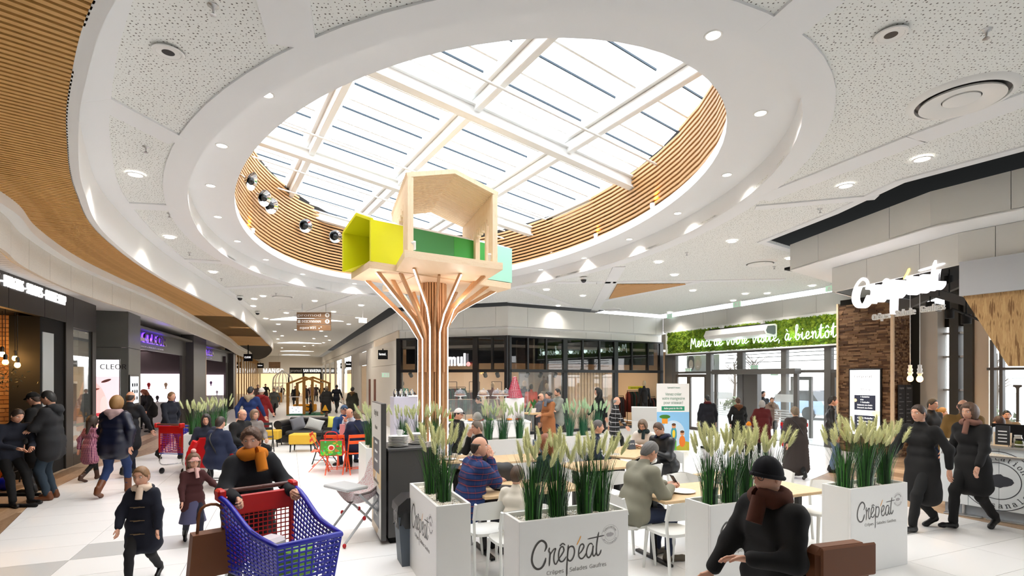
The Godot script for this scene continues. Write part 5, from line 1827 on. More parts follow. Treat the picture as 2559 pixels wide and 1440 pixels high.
func counter_stand()->void:
	var A:=W(6.75,8.15)
	var P:=Vector2(6.72,8.3)
	var Q:=Vector2(8.1,6.1)
	var c:=thing("stand_counter","white boarded counter of the pancake stand with a large round emblem","counter",W(P.x,P.y),yaw_of(P,Q))
	var len:=3.2
	for k in 9:
		obj("board",MB.new().b2(Vector3(k*len/9+0.002,0.16,-0.05),Vector3((k+1)*len/9-0.002,1.06,0),0.004),mat("white_board",Color(0.86,0.88,0.89),0.45),c)
	obj("carcass",MB.new().b2(Vector3(0.0,0.16,-0.75),Vector3(len,1.05,-0.05)),M_.panel,c)
	obj("plinth",MB.new().b2(Vector3(0.05,0,-0.7),Vector3(len,0.16,-0.06)),mat("plinth_grey",Color(0.6,0.62,0.64),0.5),c)
	obj("worktop",MB.new().b2(Vector3(-0.02,1.06,-0.8),Vector3(len+0.02,1.09,0.04),0.006),mat("worktop_grey",Color(0.6,0.58,0.55),0.4),c)
	var px:=ray_line(2492,P,Q).x
	emblem(c,Vector3(px,0.585,0.002),0.43,mat("emblem_ink",Color(0.2,0.21,0.24),0.6))
	lettered(c,"Epicerie",ray_line(2522,P,Q).x,1.1,0.03,mats["emblem_ink"],0.03,0.003,400,0.25)
	for k in 2:
		var p:=on([2409,2518][k],[1286,1303][k])
		var t:=thing("menu_lectern",["slim metal menu stand by the counter's end, mostly behind the walking woman","slanted menu stand on a metal post in front of the round emblem"][k],"menu stand",p,yaw_of(P,Q)+0.15)
		obj("foot",MB.new().b2(Vector3(-0.22,0,-0.15),Vector3(0.22,0.02,0.15),0.004),M_.metal,t)
		obj("post",MB.new().tube([Vector3(0,0.02,0),Vector3(0,1.0,0)],0.022,12),M_.metal,t)
		var bs:=Basis(Vector3.RIGHT,0.95)
		obj("tray",MB.new().box(Vector3(0,1.03,0.0),Vector3(0.5,0.36,0.02),Basis(Vector3.RIGHT,-0.95),0.004),M_.metal,t)
		var pg:=MB.new().box(Vector3(0,1.041,0.008),Vector3(0.46,0.32,0.004),Basis(Vector3.RIGHT,-0.95))
		obj("menu_sheet",pg,mat("menu_paper",Color.WHITE,0.6,{"noise":[0.09,[Color(0.93,0.92,0.9),Color(0.95,0.93,0.88),Color(0.88,0.78,0.62),Color(0.94,0.93,0.92)],Vector3(2,6,2)]}),t)
	var items:=[["chalk_stand",2500,0.1],["jar",2527,0.3],["jar",2541,0.12],["jar",2556,0.3],["brochure_holder",2462,0.2]]
	var yw:=yaw_of(P,Q)
	for q in items:
		var x:=ray_line(q[1],P,Q).x
		var pos:=c.transform*Vector3(x,1.09,-q[2])
		if q[0]=="jar":
			var j:=thing("preserve_jar","small preserve jar on the pancake counter, %s" % {2527:"white, beside the chalk stand",2541:"dark green in the middle",2556:"white at the picture's edge"}[q[1]],"jar",pos,yw)
			var jm:Material=mat("jar_white",Color(0.88,0.86,0.82),0.3) if q[1]!=2541 else mat("jar_green",Color(0.32,0.34,0.1),0.2)
			var hgt:=0.14 if q[1]!=2541 else 0.1
			obj("body",MB.new().lathe([Vector2(0,0),Vector2(0.045,0),Vector2(0.05,0.01),Vector2(0.05,hgt-0.03),Vector2(0.04,hgt)],16),jm,j)
			obj("lid",MB.new().lathe([Vector2(0.042,hgt),Vector2(0.044,hgt+0.02),Vector2(0,hgt+0.022)],16),M_.white if q[1]!=2541 else M_.black,j)
			obj("label",MB.new().lathe([Vector2(0.0505,0.03),Vector2(0.0505,hgt-0.05)],16),mat("label_paper",Color(0.9,0.88,0.84),0.7),j)
		elif q[0]=="chalk_stand":
			var t:=thing("chalk_stand","small black chalk board in a timber holder on the counter","sign",pos,yw)
			obj("holder",MB.new().b2(Vector3(-0.1,0,-0.03),Vector3(0.1,0.02,0.04)).b2(Vector3(-0.1,0.02,-0.01),Vector3(-0.085,0.2,0.01)).b2(Vector3(0.085,0.02,-0.01),Vector3(0.1,0.2,0.01)),M_.oak0,t)
			obj("slate",MB.new().b2(Vector3(-0.08,0.02,-0.008),Vector3(0.08,0.3,0.006)),mats["slate"],t)
			for k in 4:
				obj("chalk_line",MB.new().b2(Vector3(-0.05,0.06+0.05*k,0.006),Vector3(0.05,0.075+0.05*k,0.008)),M_.white,t)
		else:
			for k in 5:
				var br:=thing("brochure","thin white brochure fanned out at the counter's end","brochure",c.transform*Vector3(x-0.14+0.05*k,1.09,-0.2),yw,"brochures on the counter")
				br.rotation.z=0.35-0.09*k
				obj("sheet",MB.new().b2(Vector3(-0.006,0,-0.09),Vector3(0.006,0.27,0.09),0.003),M_.white,br)
	var tl:=thing("till","black till screen standing on the pancake counter","till",c.transform*Vector3(ray_line(2492,P,Q).x,1.09,-0.5),yw)
	obj("screen",MB.new().b2(Vector3(-0.2,0.05,-0.02),Vector3(0.2,0.3,0.02),0.006),M_.black,tl)
	obj("base",MB.new().b2(Vector3(-0.12,0,-0.1),Vector3(0.12,0.05,0.1),0.006),M_.black,tl)
func outside()->void:
	var g:=MB.new()
	g.prism(rect(15.2,-40,90,60),-0.3,-0.05,hall_xf(0))
	struct("ground",g,mat("asphalt",Color(0.62,0.62,0.6),0.9),"pale car park outside the glazed entrance")
	var hm:=MB.new()
	var leafm:=mat("winter_shrub",Color.WHITE,0.9,{"noise":[0.12,[Color(0.2,0.24,0.16),Color(0.4,0.42,0.32),Color(0.3,0.33,0.22)],Vector3(2,2,2)]})
	var bark:=mat("bark",Color(0.33,0.29,0.25),0.9)
	for k in 8:
		var p:=M(30+3.0*(k % 3),0.0+k*4.6)
		var t:=thing("bare_tree","bare winter tree beyond the car park, %s from the timber column" % ["first","second","third","fourth","fifth","sixth","seventh","last"][k],"tree",p)
		obj("trunk",MB.new().tube([Vector3.ZERO,Vector3(0.1,1.5,0),Vector3(0,3.2,0.1)],[0.13,0.1,0.06],8),bark,t)
		var br:=MB.new()
		for i in 26:
			var y:=rng.randf_range(1.2,3.2)
			var an:=rng.randf()*TAU
			var l:=rng.randf_range(0.6,1.5)
			var e:=Vector3(cos(an)*l,y+l*0.8,sin(an)*l)
			br.tube([Vector3(0.05,y,0),Vector3(cos(an)*l*0.5,y+l*0.5,sin(an)*l*0.5),e],[0.03,0.02,0.006],5)
		obj("branches",br,bark,t)
	for k in 7:
		var p:=M(26+(k % 2)*1.5,1.0+k*4.0)
		var sb:=thing("shrub","grey green shrub outside the glass, %s from the timber column" % ["first","second","third","fourth","fifth","sixth","last"][k],"shrub",p)
		var mb:=MB.new()
		for i in 160:
			var d:=Vector3(rng.randfn(),absf(rng.randfn()),rng.randfn()).normalized()*Vector3(1.2,0.8,1.0)*rng.randf_range(0.6,1.0)
			var q:=d+Vector3(0,0.15,0)
			var u:=Vector3(rng.randfn(),rng.randfn(),rng.randfn()).normalized()*0.16
			var v:=u.cross(d.normalized())*0.8
			mb.quad(q-u,q-v,q+u,q+v)
		obj("foliage",mb,leafm,sb)
		obj("stem",MB.new().tube([Vector3.ZERO,Vector3(0,0.6,0)],0.06,6),bark,sb)
	for k in 4:
		var c:=thing("parked_car","parked %s car outside the windows" % ["silver","white","grey","pale blue"][k],"car",M([24.0,23.5,27.0,25.0][k],[4.4,14.6,8.5,20.0][k],-0.05),YAW+PI/2)
		var cm:=mat("car_paint%d" % k,[Color(0.7,0.71,0.72),Color(0.9,0.9,0.9),Color(0.45,0.47,0.5),Color(0.6,0.7,0.8)][k],0.25,{"metallic":0.3})
		obj("body",MB.new().prism(PackedVector2Array([Vector2(-2.1,0.3),Vector2(2.1,0.3),Vector2(2.15,0.75),Vector2(1.3,0.95),Vector2(-2.0,0.95),Vector2(-2.15,0.7)]),-0.85,0.85),cm,c)
		obj("cabin",MB.new().prism(PackedVector2Array([Vector2(-1.7,0.95),Vector2(1.0,0.95),Vector2(0.45,1.45),Vector2(-1.3,1.48)]),-0.72,0.72),mat("car_glass",Color(0.12,0.14,0.16),0.1),c)
		for sx in [-1.3,1.3]:
			for sz in [-0.86,0.86]:
				obj("wheel",MB.new().lathe([Vector2(0,-0.1),Vector2(0.2,-0.1),Vector2(0.32,-0.09),Vector2(0.33,0.09),Vector2(0.2,0.1),Vector2(0,0.1)],16,Transform3D(Basis(Vector3.RIGHT,PI/2),Vector3(sx,0.33,sz))),M_.blackframe,c)
	var sh:=thing("trolley_shelter","red and white trolley shelter outside the far window","shelter",M(21.5,7.8,-0.05),YAW+PI/2)
	for x in [-1.2,1.2]:
		obj("post",MB.new().b2(Vector3(x-0.04,0,-0.04),Vector3(x+0.04,2.1,0.04)),mat("shelter_red",Color(0.75,0.1,0.08),0.4),sh)
	obj("roof",MB.new().b2(Vector3(-1.5,2.1,-0.9),Vector3(1.5,2.2,0.9),0.02),M_.white,sh)
	for k in 3:
		obj("rail",MB.new().b2(Vector3(-1.2,0.5+k*0.5,-0.03),Vector3(1.2,0.6+k*0.5,0.03)),mats["shelter_red"],sh)
	obj("yellow_board",MB.new().b2(Vector3(-1.1,1.55,0.03),Vector3(1.0,1.75,0.05)),mat("shelter_yellow",Color(0.9,0.7,0.15),0.5),sh)
const ORD:=["first","second","third","fourth","fifth","sixth","seventh","eighth","ninth","tenth","eleventh","twelfth","thirteenth","fourteenth","fifteenth","sixteenth","seventeenth","eighteenth","nineteenth","twentieth","twenty-first","twenty-second","twenty-third","twenty-fourth","twenty-fifth","twenty-sixth","twenty-seventh","twenty-eighth","twenty-ninth","thirtieth","thirty-first","thirty-second","thirty-third","thirty-fourth"]
func downlight(p:Vector3,r:float,label:String,energy:float,deep:=false)->void:
	var t:=thing("downlight",label,"ceiling lamp",p)
	obj("trim_ring",MB.new().lathe([Vector2(r*0.8,0.0),Vector2(r*0.82,-0.006),Vector2(r,-0.008),Vector2(r*1.06,0.0)],20),M_.trimwhite,t)
	if deep:
		obj("reflector",MB.new().lathe([Vector2(r*0.4,-0.002),Vector2(r*0.8,-0.006)],20),M_.trimwhite,t)
		obj("lens_light",MB.new().lathe([Vector2(0,-0.003),Vector2(r*0.42,-0.003)],20),M_.blackframe,t)
	else:
		obj("lens_light",MB.new().lathe([Vector2(0,-0.003),Vector2(r*0.8,-0.003)],20),M_.lamp,t)
	if energy>0.0:
		spot(t,Vector3(0,-0.03,0),Vector3.DOWN,energy,65,Color(1,0.97,0.93),r*0.7)
func ceiling_things()->void:
	var rl:=[[928,97],[667,236],[555,364],[527,464],[545,542],[594,603],[665,649],[757,685],[886,709],[1352,674],[1460,645],[1573,598],[1694,533],[1817,437],[1901,283],[1783,88]]
	for k in 16:
		downlight(on(rl[k][0],rl[k][1],HR),0.075,"oval soffit downlight, %s going round from the upper left one" % ORD[k],9.0)
	var big:=[[421,131,"with a dark open throat in the board near the timber slats"],[2227,87,"with a dark open throat near the round air vent"]]
	for q in big:
		downlight(on(q[0],q[1],HM),0.11,"large recessed ceiling lamp "+q[2],8.0,true)
	var cl:=[[339,437],[424,594],[533,681],[2305,398],[2114,465],[1830,604],[1646,656],[1686,688],[1975,647],[1366,725],[1457,740],[1732,727],[1395,765],[1863,735],[1918,734],[1673,781],[1833,752],[2030,715],[658,741],[636,748],[634,766],[787,753]]
	for k in cl.size():
		downlight(on(cl[k][0],cl[k][1],HM),0.1,"round lamp in the perforated boards, %s" % ("%s along the timber side" % ORD[k] if k<3 else "%s on the pancake stand's and entrance side" % ORD[k-3] if k<18 else "%s near the mall's mouth" % ORD[k-18]),10.0)
	var ml:=[[665,797],[696,811],[716,783],[834,780],[903,764],[894,795],[872,811],[741,825],[803,828],[687,829],[706,840],[815,841],[785,847],[824,851],[695,848],[745,855],[809,857],[761,866],[783,864],[705,870]]
	for k in ml.size():
		downlight(on(ml[k][0],ml[k][1],HM),0.11,"small round lamp in the mall's ceiling, %s from the hall" % ORD[k],16.0 if k % 2==0 else 0.0)
	for k in 4:
		var q:Array=[[705,828,815,832,750,841],[712,872,780,876,715,870],[688,887,750,890,690,893],[670,899,750,903,672,905]][k]
		var z:float=[26.0,44.0,58.0,68.0][k]
		var pts:=PackedVector2Array()
		for j in 3:
			pts.append(Vector2([-1.6,1.6,-0.6][j],[0.8,0.2,-0.8][j])+Vector2(0.8,z))
		var t:=thing("roof_light","triangular white roof light in the mall's ceiling, %s" % ["nearest, behind the hanging directory","second along","third along","farthest"][k],"roof light")
		obj("light_panel",MB.new().prism(pts,HM-0.01,HM+0.0,hall_xf(0)),glow("roof_light_panel",Color(1,1,1),2.2),t)
		area(t,Transform3D(Basis(M(1,0),M(0,1),Vector3.UP),M(0.8,z,HM-0.03)),Vector2(2.4,1.4),25.0,Color(1,0.9,0.78))
	var vents:=[[2403,243,0.42,"large round ceiling vent with rings over the pancake stand's side"],[1900,656,0.35,"round ceiling vent near the corner of the stepped bands"],[1530,773,0.36,"round ceiling vent above the far shop's long front"],[706,740,0.36,"round ceiling vent before the mall's mouth"]]
	for q in vents:
		var t:=thing("ceiling_vent",q[3],"vent",on(q[0],q[1],HM+0.02))
		var r:float=q[2]
		obj("outer_ring",MB.new().lathe([Vector2(r*0.85,0),Vector2(r*0.86,-0.035),Vector2(r*0.95,-0.03),Vector2(r,-0.008),Vector2(r*1.02,0)],36),M_.trimwhite,t)
		obj("inner_cone",MB.new().lathe([Vector2(r*0.36,-0.02),Vector2(r*0.5,-0.045),Vector2(r*0.78,-0.05),Vector2(r*0.76,-0.03)],36),M_.trimwhite,t)
		obj("throat",MB.new().lathe([Vector2(0,-0.003),Vector2(r*0.86,-0.003)],30),M_.dkgrey,t)
		obj("core_disc",MB.new().lathe([Vector2(0,-0.04),Vector2(r*0.25,-0.04),Vector2(r*0.34,-0.03),Vector2(r*0.34,-0.01)],30),M_.trimwhite,t)
	for q in [[1459,694,"under the far side of the oval"],[600,741,"beside the curved band, the nearer one"],[644,779,"beside the curved band, the farther one"]]:
		var t:=thing("security_camera","dark domed camera on the ceiling "+q[2],"camera",on(q[0],q[1],HM))
		obj("mount",MB.new().lathe([Vector2(0.09,-0.06),Vector2(0.1,-0.02),Vector2(0.1,0),Vector2(0,0)],16),M_.trimwhite,t)
		obj("dome",MB.new().ellipsoid(Vector3(0,-0.06,0),Vector3(0.075,0.08,0.075),14,8),mat("smoked_dome",Color(0.08,0.08,0.09),0.15),t)
	var sp:=[[533,14],[365,367],[424,533],[474,631],[2465,75],[2050,522],[2112,632],[1935,666],[1717,631],[1492,704],[690,733],[554,696]]
	for k in sp.size():
		var t:=thing("sprinkler","tiny metal sprinkler head under the perforated boards, %s of the row round the oval" % ORD[k],"sprinkler",on(sp[k][0],sp[k][1],HM+0.02))
		obj("head",MB.new().lathe([Vector2(0,-0.07),Vector2(0.025,-0.068),Vector2(0.006,-0.05),Vector2(0.012,-0.02),Vector2(0.04,-0.004),Vector2(0.04,0),Vector2(0,0)],10),M_.metal,t)
	var pj:=[[603,449,11.6],[640,494,13.0],[664,514,13.2],[754,565,14.6],[829,592,15.3]]
	for k in 5:
		var best:=Vector3.ZERO
		var bd:=1e9
		for p in oval(6.46,3.64,200):
			var w:=W(p.x,p.y,0)
			var x:float=CX+FOCAL*p.x/p.y
			if p.y>10.0 and absf(x-pj[k][0])<bd and p.x<-1.0:
				bd=absf(x-pj[k][0])
				best=W(p.x,p.y,hh(pj[k][1],p.y))
		var dir:=(W(EC.x,EC.y,best.y)-best).normalized()
		var t:=thing("projector_lamp","chrome rimmed round projector lamp on the slatted shaft, %s" % ["outermost, half hidden by the soffit","upper of the close pair","lower of the close pair","next after the close pair","nearest the yellow box"][k],"lamp",best+dir*0.12)
		t.basis=Basis.looking_at(-(dir+Vector3(0,-0.35,0)).normalized(),Vector3.UP)
		obj("dish",MB.new().lathe([Vector2(0.05,0.0),Vector2(0.12,0.03),Vector2(0.17,0.1),Vector2(0.185,0.12),Vector2(0.165,0.115),Vector2(0.1,0.05),Vector2(0.0,0.04)],24,Transform3D(Basis(Vector3.RIGHT,PI/2),Vector3.ZERO)),M_.chrome,t)
		obj("eye",MB.new().ellipsoid(Vector3(0,0,0.1),Vector3(0.075,0.075,0.06),16,8),mat("dark_lens",Color(0.1,0.12,0.14),0.1),t)
		obj("arm",MB.new().tube([Vector3(0,0,0.02),Vector3(0,0.05,-0.14)],0.02,8),M_.chrome,t)
	var up:=[[625,583],[712,650],[803,683],[1300,664],[1384,640],[1495,596],[1640,521]]
	for k in up.size():
		var g:=on(up[k][0],up[k][1],HR+0.17)
		var v:=Vector2(g.x,-g.z)
		v=EC+(v-EC)*0.985
		var t:=thing("uplight","small white uplight on the oval ledge washing the slats amber, %s round from the projector lamps" % ORD[k],"lamp",W(v.x,v.y,HR+0.17))
		obj("barrel",MB.new().lathe([Vector2(0,0),Vector2(0.045,0),Vector2(0.05,0.09),Vector2(0.04,0.1)],12),M_.trimwhite,t)
		obj("lens_light",MB.new().lathe([Vector2(0,0.085),Vector2(0.042,0.085)].slice(0,2),12),glow("amber_light",Color(1,0.6,0.15),4.0),t)
		var o:=(W(v.x,v.y)-W(EC.x,EC.y)).normalized()
		spot(t,Vector3(0,0.13,0),o+Vector3(0,1.0,0),3.0,35,Color(1,0.55,0.12),0.04)
# ---------------------------------------------------------------- the timber tree and its hut
func tree_house()->void:
	var c:=Vector2(-1.567,10.52)
	var t:=thing("tree_sculpture","slatted timber tree trunk with light strips carrying a play hut","sculpture",W(c.x,c.y))
	var L:=func(x:float,z:float,h:float)->Vector3:return Vector3(x-c.x,h,-(z-c.y))
	for k in 30:
		var an:=TAU*k/30.0
		var d:=Vector3(cos(an),0,sin(an))
		obj("trunk_slat",MB.new().box(d*(0.215+0.012*(k % 2))+Vector3(0,1.985,0),Vector3(0.075,3.97,0.034),Basis(Vector3.UP,-an),0.004),M_.trunk1,t)
	obj("core",MB.new().lathe([Vector2(0.18,0),Vector2(0.18,3.97)],20),M_.gap,t)
	var ends:=[[917,700,1],[943,678,1],[981,698,0],[1001,681,0],[1035,669,1],[1098,686,0],[1152,683,1],[1189,703,1],[1211,689,0],[1220,714,0],[1238,726,1],[1142,728,1],[1033,728,0],[975,724,1],[1010,740,0],[1105,742,0]]
	for e in ends:
		var p:=on(e[0],e[1],3.975)
		var v:=Vector2(p.x-c.x,-p.z-c.y)
		var d:=v.normalized()
		var r:=v.length()
		var h1:=2.85+0.12*(hash(e[0]) % 3)
		var pts:=[Vector3(d.x*0.265,0.02 if e[2] else 2.2,-d.y*0.265),Vector3(d.x*0.265,h1,-d.y*0.265),Vector3(d.x*lerpf(0.265,r,0.22),h1+0.36,-d.y*lerpf(0.265,r,0.22)),Vector3(v.x,3.975,-v.y)]
		var mb:=MB.new()
		var led:=MB.new()
		var side:=Vector3(d.y,0,d.x)
		for i in 3:
			var ax:Vector3=(pts[i+1]-pts[i]).normalized()
			var q:Vector3=pts[i]-ax*(0.012 if i>0 else 0.0)
			mb.bar(q,pts[i+1],0.045,0.075,side.cross(ax),0.004)
			var outw:=side.cross(ax)
			if outw.dot(Vector3(d.x,0,-d.y))<0 or outw.y>0.3:
				outw=-outw
			led.bar(q+outw*0.039,pts[i+1]+outw*0.039,0.026,0.008,side.cross(ax))
		obj("branch",mb,M_.trunk1,t)
		if e[2]:
			obj("led_strip_light",led,M_.led,t)
	for p in [Vector2(-0.5,-0.5),Vector2(0.6,0.5),Vector2(-0.9,0.8)]:
		omni(t,Vector3(p.x,3.5,p.y),0.8,Color(1,0.9,0.84),0.2)
	var decks:=[[Vector2(-1.68,8.26),Vector2(-0.16,9.21),Vector2(-0.94,11.48),Vector2(-2.455,10.53)],[Vector2(-2.43,9.0),Vector2(-1.6,9.7),Vector2(-2.28,10.7),Vector2(-3.06,10.05)],[Vector2(-0.025,11.07),Vector2(-1.09,12.9),Vector2(-2.79,11.37),Vector2(-1.72,9.55)]]
	for k in 3:
		var pg:=PackedVector2Array()
		for v in decks[k]:
			pg.append(v-c)
		obj("deck",MB.new().prism(pg,3.975-0.012*k,4.095-0.012*k,flat_xf(0)),M_.oak0,t)
	var T:=Vector2(0.758,0.652)
	var N:=Vector2(-0.652,0.758)
	var o:=Vector2(-2.40,9.03)
	var yw:=atan2(T.y,T.x)
	var tun:=[[0.0,0.66,Color(0.93,0.93,0.10),"lemon"],[0.66,1.70,Color(0.29,0.60,0.36),"leaf"],[1.70,2.45,Color(0.27,0.68,0.30),"grass"],[2.45,3.17,Color(0.70,0.93,0.84),"mint"]]
	for q in tun:
		var m:=mat(q[3]+"_board",q[2],0.45)
		var p:Vector2=o+T*q[0]-c
		var xf:=Transform3D(Basis(Vector3.UP,yw),Vector3(p.x,0,-p.y))
		var l:float=q[1]-q[0]-0.004
		var w:=1.15
		var mb:=MB.new()
		mb.b2(Vector3(0,4.085,-0.03),Vector3(l,4.8,0.0)).b2(Vector3(0,4.085,-w),Vector3(l,4.8,-w+0.03))
		mb.quad(Vector3(0,4.088,-0.03),Vector3(l,4.088,-0.03),Vector3(l,4.088,-w+0.03),Vector3(0,4.088,-w+0.03))
		var roof:=MB.new()
		for s in 2:
			var z0:=0.0 if s==0 else -w
			roof.out(Vector3(0,4.8,z0),Vector3(l,4.8,z0),Vector3(l,5.02,-w/2),Vector3(0,5.02,-w/2),Vector3(l/2,4,-w/2))
			mb.out(Vector3(0,4.79,z0),Vector3(l,4.79,z0),Vector3(l,4.99,-w/2),Vector3(0,4.99,-w/2),Vector3(l/2,6,-w/2))
		if q[0]==0.0:
			for s in [[Vector3(0,4.08,0),Vector3(0,4.8,0)],[Vector3(0,4.8,0),Vector3(0,5.02,-w/2)],[Vector3(0,5.02,-w/2),Vector3(0,4.8,-w)],[Vector3(0,4.8,-w),Vector3(0,4.08,-w)]]:
				mb.bar(s[0],s[1],0.05,0.05,Vector3(1,0,0))
		obj("hut_board",MB.new().add(mb,xf),m,t)
		obj("roof_board",MB.new().add(roof,xf),M_.white,t)  # white top stands in for the bright light falling on the tunnel roof
	var D2:=Vector2(0.848,0.53)
	var D1:=Vector2(-0.323,0.947)
	var fo:=Vector2(-1.66,8.40)
	var ww:=1.66
	for k in 27:
		var p:Vector2=fo+D1*(0.083*k)-c
		var xf:=Transform3D(Basis(Vector3.UP,atan2(D2.y,D2.x)),Vector3(p.x,0,-p.y))
		var mb:=MB.new()
		var ll:=4.09 if k<6 else 5.0-0.08*(k % 3)-(0.1 if k>20 else 0.0)
		var rl:=4.09 if k<6 and k!=3 and k!=4 else 4.95-0.12*(k % 2) if k!=14 and k!=15 else 4.09
		mb.b2(Vector3(0,ll,-0.055),Vector3(0.1,5.3,0),0.004).b2(Vector3(ww-0.1,rl,-0.055),Vector3(ww,5.3,0),0.004)
		mb.bar(Vector3(-0.01,5.32,-0.0275),Vector3(ww/2,5.55,-0.0275),0.055,0.075,Vector3(0,1,0.0))
		mb.bar(Vector3(ww/2,5.55,-0.0275),Vector3(ww+0.01,5.32,-0.0275),0.055,0.075,Vector3(0,1,0.0))
		obj("portal_frame",MB.new().add(mb,xf),M_.oak1,t)
	for q in [[1032,632,8.5],[1227,652,9.35]]:
		var p:=at(q[0],q[1],q[2])
		var s:=thing("deck_spotlight","small white spotlight on the hut's deck, %s" % ("at its near corner" if q[0]<1100 else "by the far post"),"spotlight",Vector3(p.x,4.095,p.z))
		obj("base",MB.new().b2(Vector3(-0.05,0,-0.04),Vector3(0.05,0.03,0.04),0.005),M_.white,s)
		obj("head",MB.new().lathe([Vector2(0,-0.07),Vector2(0.045,-0.07),Vector2(0.055,0.06),Vector2(0,0.07)],14,Transform3D(Basis(Vector3.RIGHT,0.5),Vector3(0,0.13,0))),M_.white,s)
		obj("stem",MB.new().tube([Vector3(0,0.03,0),Vector3(0,0.08,0)],0.012,6),M_.white,s)
# ---------------------------------------------------------------- plants and furniture
var tufts:=[]
var plumes:=[]
func make_plume(sd:int)->MB:
	var r:=RandomNumberGenerator.new()
	r.seed=sd
	var mb:=MB.new()
	mb.lathe([Vector2(0.002,0),Vector2(0.01,0.02),Vector2(0.015,0.07),Vector2(0.012,0.13),Vector2(0.005,0.17),Vector2(0,0.185)],7)
	for i in 190:
		var y:=r.randf_range(0.0,0.17)
		var an:=r.randf()*TAU
		var w:=0.013*sin(PI*clampf(y/0.185+0.08,0,1))
		var d:=Vector3(cos(an),0,sin(an))
		var p:=d*w+Vector3(0,y,0)
		var tip:=p+(d*r.randf_range(0.5,0.9)+Vector3.UP).normalized()*r.randf_range(0.025,0.045)
		var s:=d.cross(Vector3.UP)*0.0022
		mb.flat(p-s,p+s,tip)
	return mb
func blade(mb:MB,p:Vector3,dir:Vector3,h:float,lean:float,w:float)->Vector3:
	var side:=dir.cross(Vector3.UP).normalized()*w
	var last:=p
	var base:=mb.v.size()
	for i in 5:
		var t:=i/4.0
		var q:=p+Vector3.UP*h*(t-0.18*lean*t*t)+dir*h*lean*t*t
		var s:=side*(1.0-t*t*0.92)
		var nn:=(dir*(1.0-t*lean)-Vector3.UP*-0.3).normalized()
		mb.vert(q-s,-nn)
		mb.vert(q+s,-nn)
		last=q
	for i in 4:
		var a:=base+i*2
		mb.tri(a,a+1,a+3)
		mb.tri(a,a+3,a+2)
	return last
func make_tuft(sd:int)->Array:
	var r:=RandomNumberGenerator.new()
	r.seed=sd
	var ms:=[MB.new(),MB.new(),MB.new()]
	var tips:=[]
	for i in 170:
		var an:=r.randf()*TAU
		var d:=Vector3(cos(an),0,sin(an))
		var p:=d*0.075*sqrt(r.randf())*Vector3(1.2,0,1)
		blade(ms[i % 3],p,d,r.randf_range(0.3,0.66),r.randf_range(0.03,0.32),r.randf_range(0.003,0.0055))
	for i in 11:
		var an:=TAU*i/11.0+r.randf()
		var d:=Vector3(cos(an),0,sin(an))
		var ln:=r.randf_range(0.02,0.3)
		var e:=blade(ms[2],d*0.04,d,r.randf_range(0.5,0.68),ln,0.0022)
		tips.append([e,(Vector3.UP+d*ln*1.6).normalized()])
	return [ms[0].mesh(),ms[1].mesh(),ms[2].mesh(),tips]
func grass(pos:Vector3,k:int,label:String,scl:=1.0,cool:=0.0)->void:
	if tufts.is_empty():
		for i in 4:
			tufts.append(make_tuft(20+i))
			plumes.append(make_plume(40+i).mesh())
	var t:=thing("ornamental_grass",label,"grass",pos,k*1.7)
	t.scale=Vector3.ONE*scl
	var tf:Array=tufts[k % 4]
	for i in 3:
		obj("blades",tf[i],mat("grass%d_%d" % [i,int(cool*10)],[Color(0.10,0.30,0.07),Color(0.20,0.45,0.12),Color(0.05,0.20,0.06)][i].lerp(Color(0.08,0.38,0.26),cool),0.55,{"backlight":Color(0.12,0.2,0.05)}),t)
	for i in tf[3].size():
		var o:=obj("plume",plumes[(i+k) % 4],mat("plume%d" % int(cool*10),Color(0.86,0.86,0.66).lerp(Color(0.72,0.85,0.72),cool),0.9,{"backlight":Color(0.3,0.3,0.2)}),t)
		var y:Vector3=tf[3][i][1]
		var x:=y.cross(Vector3(0.3,0.1,1)).normalized()
		o.transform=Transform3D(Basis(x,y,x.cross(y)).scaled(Vector3.ONE*(0.9+0.1*(i % 3))),tf[3][i][0]-y*0.012)
